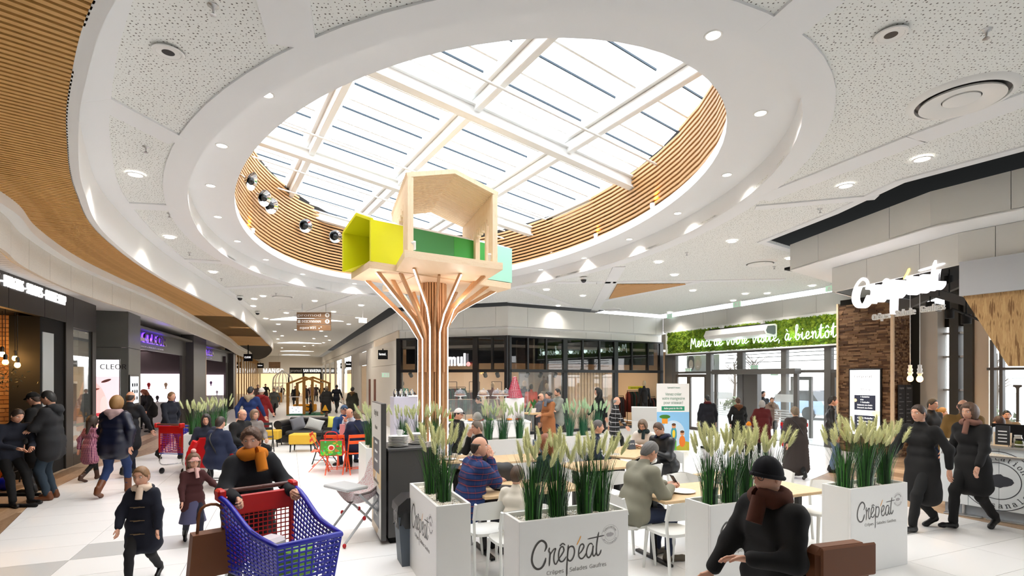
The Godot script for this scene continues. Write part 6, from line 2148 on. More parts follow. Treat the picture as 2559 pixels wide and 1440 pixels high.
func planter(P:Vector2,yaw:float,w:float,d:float,label:String,spots:Array,glabel:String,printed:=0,h:=0.92,cool:=0.0)->void:
	var t:=thing("planter_box",label,"planter",W(P.x,P.y),yaw)
	var m:=mat("planter_white",Color(0.9,0.895,0.88),0.35)
	var mb:=MB.new()
	var e:=0.028
	mb.b2(Vector3(0,0.0,-e),Vector3(w,h,0),0.003).b2(Vector3(0,0,-d),Vector3(w,h,-d+e),0.003).b2(Vector3(0,0,-d+e),Vector3(e,h,-e)).b2(Vector3(w-e,0,-d+e),Vector3(w,h,-e))
	obj("box",mb,m,t)
	obj("liner",MB.new().b2(Vector3(e,h-0.2,-d+e),Vector3(w-e,h-0.055,-e)),mat("liner",Color(0.06,0.06,0.08),0.7),t)
	var st:=MB.new().ellipsoid(Vector3.ZERO,Vector3(0.011,0.007,0.009),6,4).mesh()
	var mm:=MultiMesh.new()
	mm.transform_format=MultiMesh.TRANSFORM_3D
	mm.use_colors=true
	mm.mesh=st
	mm.instance_count=int(2600*w*d/0.35)
	for i in mm.instance_count:
		mm.set_instance_transform(i,Transform3D(Basis.from_euler(Vector3(rng.randf(),rng.randf()*TAU,rng.randf())).scaled(Vector3.ONE*rng.randf_range(0.6,1.3)),Vector3(rng.randf_range(e,w-e),h-0.05+rng.randf()*0.012,rng.randf_range(-d+e,-e))))
		var c:=Color(0.75,0.66,0.5).lerp(Color(0.9,0.88,0.84),rng.randf())*rng.randf_range(0.55,1.0)
		mm.set_instance_color(i,c)
	var mi:=MultiMeshInstance3D.new()
	mi.name="gravel"
	mi.multimesh=mm
	mi.material_override=mat("gravel",Color.WHITE,0.9,{"vertex_color_use_as_albedo":true})
	mi.set_meta("kind","stuff")
	t.add_child(mi)
	for i in spots.size():
		grass(t.transform*Vector3(spots[i].x*w,h-0.045,-d*spots[i].y),i+int(w*10),"feathery tall grass tuft %s, %s" % [glabel,["leftmost of its box","second tuft along","third tuft along","fourth tuft along","last tuft along"][i] if spots.size()>1 else "alone in its box"],1.0,cool)
	if printed:
		var s:=w/1.06
		var root:Node3D=t
		if printed==2:
			root=t
		var ink:=mat("logo_ink",Color(0.27,0.255,0.24),0.5)
		var soft:=mat("soft_ink",Color(0.5,0.49,0.47),0.5)
		var xf:=Transform3D.IDENTITY
		if printed==2:
			xf=Transform3D(Basis(Vector3.UP,-PI/2),Vector3(0,0,-d))
			s=d/1.06
		var hold:=Node3D.new()
		hold.name="print"
		t.add_child(hold)
		hold.transform=xf
		logo(hold,Transform3D(Basis.from_scale(Vector3(0.5155*s,0.5155*s,1)),Vector3(0.11*s,h-0.40*s,0)),0.0018,1.0,ink,mat("logo_orange",Color(0.92,0.62,0.15),0.5))
		for q in [["Crêpes",0.249,0.16],["Salades",0.467,0.17],["Gaufres",0.661,0.169]]:
			lettered(hold,q[0],q[1]*s,h-0.466*s,0.033*s,soft,0.001,0.0015,400,q[2]*s)
		emblem(hold,Vector3(0.869*s,h-0.197*s,0.0005),0.085*s,mat("pale_emblem",Color(0.68,0.66,0.66),0.5))
func planters()->void:
	planter(pl(hall(W(-0.69,4.82)).x,hall(W(-0.69,4.82)).y),YAW,0.33,1.16,"white printed planter box beside the dark bin and menu board",[Vector2(0.5,0.3),Vector2(0.45,0.62)],"in the planter by the bin",2)
	planter(Vector2(0.0585,4.29),YAW,1.06,0.34,"wide white planter box printed with the logo, nearest in the middle",[Vector2(0.18,0.4),Vector2(0.42,0.55),Vector2(0.66,0.42),Vector2(0.84,0.6)],"in the nearest wide planter",1)
	planter(Vector2(1.819,4.84),YAW,1.06,0.34,"white printed planter box half hidden by the man in the black beanie",[Vector2(0.14,0.5),Vector2(0.36,0.45),Vector2(0.6,0.55),Vector2(0.85,0.5)],"in the planter behind the beanie man",1)
	planter(Vector2(3.568,5.563),YAW,0.95,0.33,"white printed planter box standing free beside the walking couple",[Vector2(0.14,0.5),Vector2(0.42,0.35),Vector2(0.6,0.65),Vector2(0.85,0.5)],"in the planter beside the walking couple",1)
	planter(Vector2(-0.52,9.86),YAW,1.0,0.35,"plain white planter box in the middle of the seating",[Vector2(0.15,0.5),Vector2(0.45,0.5),Vector2(0.8,0.5)],"in the middle seating planter",0,0.92,0.4)
	planter(Vector2(1.05,10.5),YAW,1.05,0.35,"plain white planter box before the ribbed timber screen",[Vector2(0.2,0.5),Vector2(0.5,0.5),Vector2(0.82,0.5)],"before the ribbed screen",0,0.92,0.8)
	planter(Vector2(-6.72,10.8),YAW,0.42,1.1,"tall white planter box beside the parked red trolley",[Vector2(0.35,0.2),Vector2(0.6,0.6)],"in the planter by the red trolley",0,0.92,0.2)
	planter(Vector2(-7.15,12.3),YAW,0.42,1.1,"white planter box just behind the one by the red trolley",[Vector2(0.3,0.3),Vector2(0.7,0.7)],"in the second planter along the jeweller's",0,0.92,0.2)
	planter(Vector2(-2.42,8.75),YAW,0.34,1.0,"white planter box between the orange chairs and menu board",[Vector2(0.5,0.3),Vector2(0.5,0.75)],"by the orange chairs",0,0.92,0.2)
	planter(Vector2(-2.3,9.0),YAW,1.2,0.34,"white planter box at the foot of the timber trunk",[Vector2(0.4,0.5),Vector2(0.65,0.5),Vector2(0.9,0.5)],"at the foot of the timber trunk",0,0.92,0.2)
var chair0:Node3D
func white_chair(x:float,z:float,yaw:float,label:String)->void:
	if chair0==null:
		chair0=thing("cafe_chair",label,"chair",W(x,z),yaw)
		var m:=mat("chair_white",Color(0.9,0.9,0.885),0.35)
		var pg:=PackedVector2Array()
		for k in 28:
			var an:=TAU*k/28
			pg.append(Vector2(signf(cos(an))*pow(absf(cos(an)),0.55)*0.215,signf(sin(an))*pow(absf(sin(an)),0.55)*0.215))
		obj("seat",MB.new().prism(pg,0.43,0.46,flat_xf(0)),m,chair0)
		var back:=MB.new()
		var rows:=[]
		for r in 9:
			for k in 11:
				var u:=k/10.0*2-1
				var t:=r/8.0
				var hgt:=lerpf(0.6,0.8-0.03*u*u,t)
				rows.append(Vector3(u*0.21,hgt,0.215+0.05*t-0.05*u*u))
		back.grid(rows,9,11)
		var rows2:=[]
		for r in 9:
			for k in 11:
				rows2.append(rows[r*11+10-k]-Vector3(0,0,0.016))
		back.grid(rows2,9,11)
		obj("backrest",back,m,chair0)
		for s in [-1.0,1.0]:
			obj("leg",MB.new().tube([Vector3(s*0.2,0,-0.21),Vector3(s*0.185,0.43,-0.17)],[0.014,0.022],8),m,chair0)
			obj("leg",MB.new().tube(smooth([Vector3(s*0.22,0,0.26),Vector3(s*0.2,0.43,0.19),Vector3(s*0.2,0.62,0.18),Vector3(s*0.195,0.78,0.215)],4),0.02,8,true,0.75),m,chair0)
		return
	dup(chair0,W(x,z),yaw,label,"cafe_chair")
func table(x:float,z:float,yaw:float,l:float,d:float,label:String,h:=0.75)->Node3D:
	var t:=thing("cafe_table",label,"table",W(x,z),yaw)
	obj("tabletop",MB.new().b2(Vector3(-l/2,h-0.035,-d/2),Vector3(l/2,h,d/2),0.005),wood("birch_top",Color(0.84,0.72,0.57),Color(0.78,0.65,0.49),0,0.4),t)
	for s in [-1.0,1.0]:
		obj("leg",MB.new().b2(Vector3(s*(l/2-0.12)-0.03,0.03,-0.03),Vector3(s*(l/2-0.12)+0.03,h-0.035,0.03),0.003).b2(Vector3(s*(l/2-0.12)-0.03,0,-d/2+0.05),Vector3(s*(l/2-0.12)+0.03,0.03,d/2-0.05),0.003),M_.blackframe,t)
	return t
func plate(p:Vector3,label:String,r:=0.12,m:Material=null)->void:
	var t:=thing("plate",label,"plate",p)
	obj("dish",MB.new().lathe([Vector2(0,0.002),Vector2(r*0.6,0.0),Vector2(r*0.7,0.006),Vector2(r,0.016),Vector2(r,0.019),Vector2(r*0.68,0.01),Vector2(0,0.008)],22),m if m else mat("china",Color(0.92,0.92,0.91),0.2),t)
func cup(p:Vector3,label:String,col:=Color(0.92,0.92,0.91),can:=false)->void:
	var t:=thing("drink_can" if can else "cup",label,"can" if can else "cup",p)
	if can:
		obj("body",MB.new().lathe([Vector2(0.025,0),Vector2(0.033,0.008),Vector2(0.033,0.105),Vector2(0.026,0.118),Vector2(0,0.115)],16),mat("can_red",col,0.25,{"metallic":0.4}),t)
		obj("rim",MB.new().lathe([Vector2(0.024,0.117),Vector2(0.027,0.12),Vector2(0.024,0.121)],16),M_.metal,t)
	else:
		obj("bowl",MB.new().lathe([Vector2(0,0),Vector2(0.025,0),Vector2(0.04,0.03),Vector2(0.044,0.07),Vector2(0.04,0.07),Vector2(0.035,0.03),Vector2(0,0.012)],16),mat("china",col,0.2),t)
		obj("handle",MB.new().tube([Vector3(0.04,0.055,0),Vector3(0.065,0.045,0),Vector3(0.04,0.02,0)],0.006,6),mat("china"),t)
func folding_chair(pos:Vector3,yaw:float,c:Color,key:String,label:String)->Node3D:
	var t:=thing("folding_chair",label,"chair",pos,yaw)
	var m:=mat(key,c,0.4)
	for k in 5:
		obj("seat_slat",MB.new().b2(Vector3(-0.2,0.44,-0.2+k*0.082),Vector3(0.2,0.455,-0.135+k*0.082),0.003),m,t)
	for k in 2:
		obj("back_slat",MB.new().b2(Vector3(-0.21,0.66+k*0.13,0.2),Vector3(0.21,0.73+k*0.13,0.215),0.003),m,t)
	for s in [-1.0,1.0]:
		obj("leg",MB.new().bar(Vector3(s*0.2,0,-0.22),Vector3(s*0.2,0.86,0.225),0.012,0.025,Vector3(1,0,0)),m,t)
		obj("leg",MB.new().bar(Vector3(s*0.18,0,0.24),Vector3(s*0.18,0.45,-0.18),0.012,0.025,Vector3(1,0,0)),m,t)
	obj("stretcher",MB.new().bar(Vector3(-0.19,0.12,0.16),Vector3(0.19,0.12,0.16),0.012,0.02,Vector3(0,0,1)).bar(Vector3(-0.2,0.1,-0.16),Vector3(0.2,0.1,-0.16),0.012,0.02,Vector3(0,0,1)),m,t)
	return t
func cushion(pos:Vector3,bas:Basis,m:Material,label:String,s:=Vector3(0.44,0.44,0.14))->void:
	var mb:=MB.new()
	for side in 2:
		var pts:=[]
		for r in 11:
			for k in 11:
				var u:=k/10.0*2-1
				var v:=r/10.0*2-1
				var f:=pow(maxf(0.0,(1-u*u)*(1-v*v)),0.35)
				var pinch:=1.0-0.1*(1-u*u)*v*v-0.0
				pts.append(Vector3(u*s.x/2*(1.0-0.08*(1-v*v))*(1 if side==0 else -1),v*s.y/2*(1.0-0.08*(1-u*u)),f*s.z/2*(1 if side==0 else -1)))
		mb.grid(pts,11,11)
	var o:=obj("cushion",mb,m)
	o.transform=Transform3D(bas,pos)
	tag(o,label,"cushion")
func seating()->void:
	var F:=YAW
	var t1:=table(2.1,6.3,YAW,1.25,0.72,"pale timber table of the man reading his phone")
	table(3.15,6.85,YAW+PI/2,1.5,0.72,"pale timber table running behind the free planter")
	table(2.2,9.75,YAW+2.2-PI/2,1.7,0.7,"pale timber table shared by the couple with a red can")
	table(0.15,6.55,YAW,1.3,0.75,"pale timber table of the striped man and the boy")
	table(0.1,8.9,YAW,1.1,0.7,"empty pale timber table before the middle planter")
	table(-1.05,8.75,YAW,1.1,0.7,"pale timber table of the woman in black, cluttered with crockery")
	table(1.35,8.2,YAW,1.1,0.7,"pale timber table behind the tall grass")
	for q in [[1.72,5.72,F,"white cafe chair tucked before the phone reader's table, back to us"],[1.33,6.0,F-PI/2,"white cafe chair under the man in the grey jumper"],[2.35,6.95,F+PI,"white cafe chair on the far side of the phone reader's table"],[2.85,6.55,F+0.3+PI/2,"white cafe chair at the end of the phone reader's table"],[3.75,6.55,F+PI/2,"white cafe chair squeezed behind the free planter"],[3.62,7.4,F+PI/2,"white cafe chair farther behind the free planter"],[2.62,7.3,F-PI/2,"white cafe chair left of the long side table"],[-0.28,5.75,F,"white cafe chair nearest the striped man, seen from behind"],[0.0,5.42,F,"white cafe chair under the small boy, seen from behind"],[-0.62,6.35,F-PI/2,"white cafe chair under the man in the striped jumper"],[0.45,7.2,F+PI,"white cafe chair under the red haired woman"],[0.1,8.2,F,"white cafe chair before the empty middle table"],[0.55,8.3,F+0.2,"white cafe chair right of the empty middle table"],[1.35,7.55,F,"white cafe chair just behind the tall grass"],[1.75,8.9,F+PI,"white cafe chair left of the couple's table"],[2.72,9.15,F+2.2,"white cafe chair under the man in the leather jacket"],[2.62,10.15,F+2.2,"white cafe chair under the woman in the white coat"],[1.3,9.6,F-0.9,"white cafe chair under the man in the blue jacket"],[-0.55,9.2,F+1.2,"white cafe chair under the woman in the black jumper"],[2.0,8.1,F+0.3,"empty white cafe chair in front of the couple"]]:
		white_chair(q[0],q[1],q[2],q[3])
	plate(W(2.0,6.2,0.75),"white tray plate before the man with the phone",0.15)
	plate(W(1.95,6.5,0.75),"small white plate by the phone reader's far side",0.1)
	cup(W(1.75,6.45,0.75),"white cup on the phone reader's table")
	plate(W(-0.1,6.4,0.75),"dark plate in front of the striped man",0.14,mat("dark_plate",Color(0.15,0.15,0.16),0.3))
	plate(W(0.05,6.25,0.757),"white plate overlapping the dark one by the boy",0.1)
	for k in 4:
		plate(W(-1.25+0.24*k,8.55+0.08*(k % 2),0.75),"white plate on the cluttered table of the woman in black, %s" % ["nearest the trunk","second along","third along","nearest her"][k],0.1)
		cup(W(-1.2+0.24*k,8.85,0.75),"white cup on the cluttered table of the woman in black, %s" % ["nearest the trunk","second along","third along","nearest her"][k])
	cup(at(1632,1128,9.35)*Vector3(1,0,1)+Vector3(0,0.75,0),"red drink can on the couple's table",Color(0.75,0.05,0.06),true)
	var nt:=thing("table_notice","dark little table notice on the couple's table","sign",at(1578,1120,9.9)*Vector3(1,0,1)+Vector3(0,0.75,0),YAW)
	obj("card",MB.new().prism(PackedVector2Array([Vector2(-0.05,0),Vector2(0.05,0),Vector2(0.005,0.17),Vector2(-0.005,0.17)]),-0.07,0.07,Transform3D(Basis(Vector3.UP,PI/2),Vector3.ZERO)),mat("notice_dark",Color(0.22,0.24,0.28),0.5),nt)
	lettered(nt,"N°13",-0.04,0.09,0.025,M_.white,0.03,0.004,700,0.08)
	var sv:=thing("service_cabinet","dark grey tray cabinet behind the tall menu board","cabinet",W(-1.55,6.62),YAW)
	obj("body",MB.new().b2(Vector3(0.0,0.08,-0.7),Vector3(0.62,1.17,0),0.004),M_.dkgrey,sv)
	obj("worktop",MB.new().b2(Vector3(-0.01,1.17,-0.72),Vector3(0.64,1.2,0.02),0.004),M_.dkgrey,sv)
	obj("plinth",MB.new().b2(Vector3(0.03,0,-0.66),Vector3(0.58,0.08,-0.05)),M_.black,sv)
	var mbd:=thing("menu_totem","tall pale menu board with dark panels standing edge-on by the cabinet","menu board",W(-1.60,6.6),YAW)
	obj("board",MB.new().b2(Vector3(-0.035,0.05,-0.78),Vector3(0.03,1.77,0),0.004),M_.dkgrey,mbd)
	var face:=blank(128,288,Color(0.85,0.85,0.83))
	disc(face,20,130,44,50,Color(0.88,0.75,0.55))
	disc(face,110,160,40,22,Color(0.9,0.8,0.6))
	disc(face,30,270,60,24,Color(0.8,0.72,0.6))
	face.fill_rect(Rect2i(22,78,84,74),Color(0.27,0.28,0.31))
	face.fill_rect(Rect2i(22,196,84,74),Color(0.27,0.28,0.31))
	picture("print",mbd,face,0.78,1.70,Transform3D(Basis(Vector3.UP,-PI/2),Vector3(-0.0365,0.06,-0.78)))
	var hold:=Transform3D(Basis(Vector3.UP,-PI/2),Vector3(-0.037,0,-0.78))
	for q in [["Crêp'eat",0.22,1.6,0.07,0.34],["Menu",0.3,1.42,0.05,0.18],["Menu Bonbons",0.2,0.72,0.045,0.4]]:
		words(mbd,q[0],q[3],mat("soft_ink"),hold*Transform3D(Basis.IDENTITY,Vector3(q[1],q[2],0.001)),0.003,"Droid Sans",400,false,q[4])
	for k in 3:
		words(mbd,["1 Galette","Boisson","Dessert"][k],0.035,M_.white,hold*Transform3D(Basis.IDENTITY,Vector3(0.28,1.23-0.12*k,0.001)),0.003,"Droid Sans",700,false,0.22)
		words(mbd,["1 Crêpe","Boisson","Bonbons"][k],0.035,M_.white,hold*Transform3D(Basis.IDENTITY,Vector3(0.28,0.53-0.12*k,0.001)),0.003,"Droid Sans",700,false,0.22)
	for k in 14:
		plate(sv.transform*Vector3(0.16+0.3*(k % 2),1.2+0.02*(k/2),-0.2-0.2*(k % 2)),"white plate in the %s stack on the dark cabinet, %s from below" % ["near" if k % 2==0 else "far",ORD[k/2]],0.13)
	cup(sv.transform*Vector3(0.18,1.345,-0.2),"white cup on top of the near plate stack")
	cup(sv.transform*Vector3(0.3,1.2,-0.55),"white cup at the cabinet's back edge")
	var bn:=thing("bin","dark grey bin with a black bag under its flap lid","bin",W(-1.15,6.02),YAW)
	obj("body",MB.new().prism(PackedVector2Array([Vector2(-0.13,0),Vector2(0.13,0),Vector2(0.17,0.55),Vector2(-0.17,0.55)]),-0.14,0.14),mat("bin_grey",Color(0.32,0.36,0.4),0.5),bn)
	var bag:=[]
	for r in 5:
		for k in 24:
			var an:=TAU*k/24
			var q:=pow(absf(cos(an)),0.5)*signf(cos(an))
			var q2:=pow(absf(sin(an)),0.5)*signf(sin(an))
			bag.append(Vector3(q*(0.185+0.012*sin(k*3.1+r)),0.44+0.05*r+(0.03*sin(k*1.7) if r==0 else 0.0),-q2*(0.165+0.01*sin(k*2.3))))
	obj("bin_bag",MB.new().grid(bag,5,24,true),mat("bag_black",Color(0.03,0.03,0.035),0.25),bn)
	obj("lid",MB.new().prism(PackedVector2Array([Vector2(-0.19,0.6),Vector2(0.19,0.6),Vector2(0.17,0.68),Vector2(0.06,0.76),Vector2(-0.08,0.76),Vector2(-0.18,0.68)]),-0.17,0.17),mat("lid_black",Color(0.08,0.08,0.09),0.45),bn)
	var hc:=thing("high_chair","folding white baby high chair with red dotted legs","high chair",W(-1.98,6.95),YAW+PI/2+0.5)
	var gm:=mat("high_chair_grey",Color(0.72,0.73,0.74),0.4)
	var red:=mat("signal_red",Color(0.72,0.06,0.1),0.4)
	for s in [-0.24,0.24]:
		obj("leg",MB.new().tube([Vector3(s,0.02,0.42),Vector3(s,0.62,-0.2)],0.016,8),gm,hc)
		obj("leg",MB.new().tube([Vector3(s*0.9,0.02,-0.42),Vector3(s*0.9,0.62,0.2)],0.016,8),gm,hc)
		for q in [[0.02,0.42],[0.3,0.13],[0.02,-0.42],[0.3,-0.13]]:
			obj("red_clip",MB.new().ellipsoid(Vector3(s,q[0]+0.01,q[1]),Vector3(0.024,0.03,0.024),10,6),red,hc)
	var sh:=[]
	for r in 7:
		for k in 9:
			var u:=k/8.0*2-1
			var pr:Array=[[0.5,-0.2],[0.48,-0.1],[0.49,0.05],[0.55,0.17],[0.72,0.24],[0.9,0.31],[1.04,0.37]][r]
			sh.append(Vector3(-u*0.19*(1.0 if r<6 else 0.7),pr[0]+0.14*u*u*(1.0 if r<4 else 0.25),pr[1]-0.06*u*u))
	var shm:=MB.new().grid(sh,7,9)
	var sh2:=[]
	for r in 7:
		for k in 9:
			sh2.append(sh[r*9+8-k]+Vector3(0,-0.03,0.02))
	shm.grid(sh2,7,9)
	obj("padded_seat",shm,mat("padded_print",Color.WHITE,0.8,{"noise":[0.06,[Color(0.85,0.84,0.84),Color(0.87,0.86,0.86),Color(0.87,0.86,0.86),Color(0.75,0.35,0.4)],Vector3(4,4,4)]}),hc)
	obj("tray",MB.new().b2(Vector3(-0.26,0.68,-0.4),Vector3(0.26,0.72,-0.08),0.012),gm,hc)
	var so:=thing("leather_sofa","buttoned dark leather chesterfield sofa","sofa",W(-6.15,16.2),0.0)
	var lm:=mat("dark_leather",Color(0.13,0.12,0.12),0.38)
	obj("base",MB.new().b2(Vector3(-0.95,0.08,-0.85),Vector3(0.95,0.3,-0.05),0.03),lm,so)
	obj("seat",MB.new().b2(Vector3(-0.85,0.3,-0.7),Vector3(0.85,0.44,-0.02),0.05),lm,so)
	var bk:=[]
	for r in 12:
		for k in 40:
			var u:=k/39.0*2-1
			var t:=r/11.0
			var an:=t*3.4
			var dim:=0.018*cos(k*1.26+(r % 2)*0.6)*sin(r*1.5)
			bk.append(Vector3(u*0.98,0.42+t*0.32+(0.05*sin(an) if t>0.7 else 0.0),-0.72+dim-0.06*t+(0.12*maxf(0,t-0.75))))
	obj("backrest",MB.new().grid(bk,12,40).b2(Vector3(-0.98,0.1,-0.95),Vector3(0.98,0.72,-0.8),0.04).tube([Vector3(-0.98,0.74,-0.84),Vector3(0.98,0.74,-0.84)],0.085,14),lm,so)
	for s in [-1.0,1.0]:
		obj("arm",MB.new().b2(Vector3(s*1.02-0.1,0.08,-0.9),Vector3(s*1.02+0.1,0.6,-0.02),0.03).tube([Vector3(s*1.04,0.64,-0.9),Vector3(s*1.04,0.64,0.0)],0.125,18),lm,so)
	cushion(W(-6.75,16.65,0.64),Basis(Vector3.UP,0.1)*Basis(Vector3.RIGHT,-0.35)*Basis(Vector3(0,0,1),0.35),mat("cushion_grey",Color(0.45,0.45,0.47),0.9),"plain grey cushion on the leather sofa")
	cushion(W(-6.2,16.6,0.62),Basis(Vector3.RIGHT,-0.4)*Basis(Vector3(0,0,1),-0.25),striped("stripe_cushion",Color(0.8,0.8,0.78),Color(0.3,0.31,0.33),22),"grey and white striped cushion on the leather sofa",Vector3(0.55,0.38,0.14))
	cushion(W(-5.6,16.65,0.66),Basis(Vector3.RIGHT,-0.3),mat("cushion_lime",Color(0.82,0.80,0.35),0.9),"pale yellow cushion at the sofa's far end")
	for q in [[748,1131,"yellow upholstered stool on dark legs before the sofa"],[665,1118,"yellow upholstered stool half hidden behind the trolley woman"]]:
		var t:=thing("yellow_stool",q[2],"stool",on(q[0],q[1])+Vector3(0,0,-0.25),0.12)
		obj("seat",MB.new().b2(Vector3(-0.32,0.22,-0.25),Vector3(0.32,0.5,0.25),0.025),mat("stool_yellow",Color(0.86,0.68,0.2),0.8),t)
		for sx in [-0.27,0.27]:
			for sz in [-0.2,0.2]:
				obj("leg",MB.new().tube([Vector3(sx*1.05,0,sz*1.05),Vector3(sx,0.24,sz)],[0.014,0.024],8),M_.black,t)
	var og:=Color(0.93,0.33,0.08)
	folding_chair(W(-4.3,11.9),-1.35,og,"orange_metal","orange slatted folding chair on the near left of its table")
	folding_chair(W(-3.85,11.55),0.15,og,"orange_metal","orange slatted folding chair with the picture bag on its back")
	folding_chair(W(-3.4,11.6),0.45,og,"orange_metal","orange slatted folding chair under the woman in navy")
	folding_chair(W(-4.55,12.85),2.8,Color(0.12,0.13,0.13),"black_metal","black slatted folding chair beyond the orange table")
	folding_chair(at(663,1118,14.6)*Vector3(1,0,1),0.3,Color(0.12,0.13,0.13),"black_metal","black slatted folding chair near the second yellow stool")
	folding_chair(W(-5.75,10.3),0.0,Color(0.12,0.13,0.13),"black_metal","dark folding chair under the red padded jacket")
	var ot:=thing("orange_table","small square orange metal cafe table","table",W(-3.75,12.3),0.2)
	obj("tabletop",MB.new().b2(Vector3(-0.36,0.71,-0.36),Vector3(0.36,0.735,0.36),0.004),mats["orange_metal"],ot)
	for s in [-1.0,1.0]:
		obj("leg",MB.new().bar(Vector3(s*0.3,0,-0.28),Vector3(s*0.3,0.71,0.28),0.015,0.03,Vector3(1,0,0)).bar(Vector3(s*0.28,0,0.28),Vector3(s*0.28,0.71,-0.28),0.015,0.03,Vector3(1,0,0)),mats["orange_metal"],ot)
	for k in 3:
		var bx:=thing("menu_card","printed folded menu card on the orange table, %s" % ["pink one","pale one in the middle","purple one"][k],"menu",W(-3.95+0.2*k,12.3+0.05*k,0.735),0.3)
		obj("card",MB.new().b2(Vector3(-0.06,0,-0.04),Vector3(0.06,0.27,0.04)),mat("card%d" % k,[Color(0.8,0.6,0.62),Color(0.85,0.75,0.75),Color(0.35,0.28,0.4)][k],0.5),bx)
	var bg:=thing("shopping_bag","green picture shopping bag with red handles on the orange chair","bag",W(-3.85,11.28,0.42),0.15)
	var bi:=blank(128,96,Color(0.33,0.6,0.2))
	for k in 40:
		disc(bi,rng.randf()*128,rng.randf()*96,4+rng.randf()*7,4+rng.randf()*6,Color.from_hsv(rng.randf()*0.45,0.75,0.8))
	disc(bi,64,44,20,20,Color(0.93,0.9,0.8))
	disc(bi,64,46,14,14,Color(0.85,0.2,0.12))
	obj("body",MB.new().b2(Vector3(-0.24,0,-0.06),Vector3(0.24,0.34,0.06),0.01),mat("bag_red",Color(0.75,0.1,0.08),0.5),bg)
	picture("print",bg,bi,0.44,0.31,Transform3D(Basis.IDENTITY,Vector3(-0.22,0.015,0.0615)))
	obj("handle",MB.new().tube(smooth([Vector3(-0.13,0.33,0.02),Vector3(-0.1,0.5,0.05),Vector3(0.1,0.5,0.05),Vector3(0.13,0.33,0.02)],4),0.012,6),mats["bag_red"],bg)
	var rj:=thing("padded_jacket","bright red padded jacket hung over a chair back","jacket",W(-5.75,10.3),0.0)
	var jp:=[]
	for r in 26:
		for k in 24:
			var an:=TAU*k/24.0
			var t:=r/25.0
			var hw:=0.33-0.05*t if t<0.75 else 0.33-0.05*t-0.25*(t-0.75)
			var puff:=0.012*absf(sin(r*1.57))
			jp.append(Vector3(cos(an)*(hw+puff),0.38+0.56*t,0.22-sin(an)*(0.09+puff)-0.02*t))
	obj("shell",MB.new().grid(jp,26,24,true),mat("jacket_red",Color(0.8,0.06,0.09),0.4),rj)
	for s in [-1.0,1.0]:
		var sp:=[]
		var sr:=[]
		for k in 15:
			var t:=k/14.0
			sp.append(Vector3(s*(0.27+0.13*sin(t*2.4)),0.86-0.62*t,0.2+0.03*sin(t*3)))
			sr.append(0.085-0.025*t+0.008*absf(sin(k*1.57)))
		obj("sleeve",MB.new().tube(sp,sr,12),mats["jacket_red"],rj)
func striped(key:String,a:Color,b:Color,count:int,across:=false)->Material:
	if mats.has(key):
		return mats[key]
	var im:=blank(8,512,a)
	for k in count:
		im.fill_rect(Rect2i(0,int(512.0*k/count),8,maxi(2,int(512.0/count*0.32))),b)
	var m:=mat(key,Color.WHITE,0.9)
	m.albedo_texture=ImageTexture.create_from_image(im)
	return m
# ---------------------------------------------------------------- people
const EDGE:=[0,1,2,3,4,5,6,7,0,2,1,3,4,6,5,7,0,4,1,5,2,6,3,7]
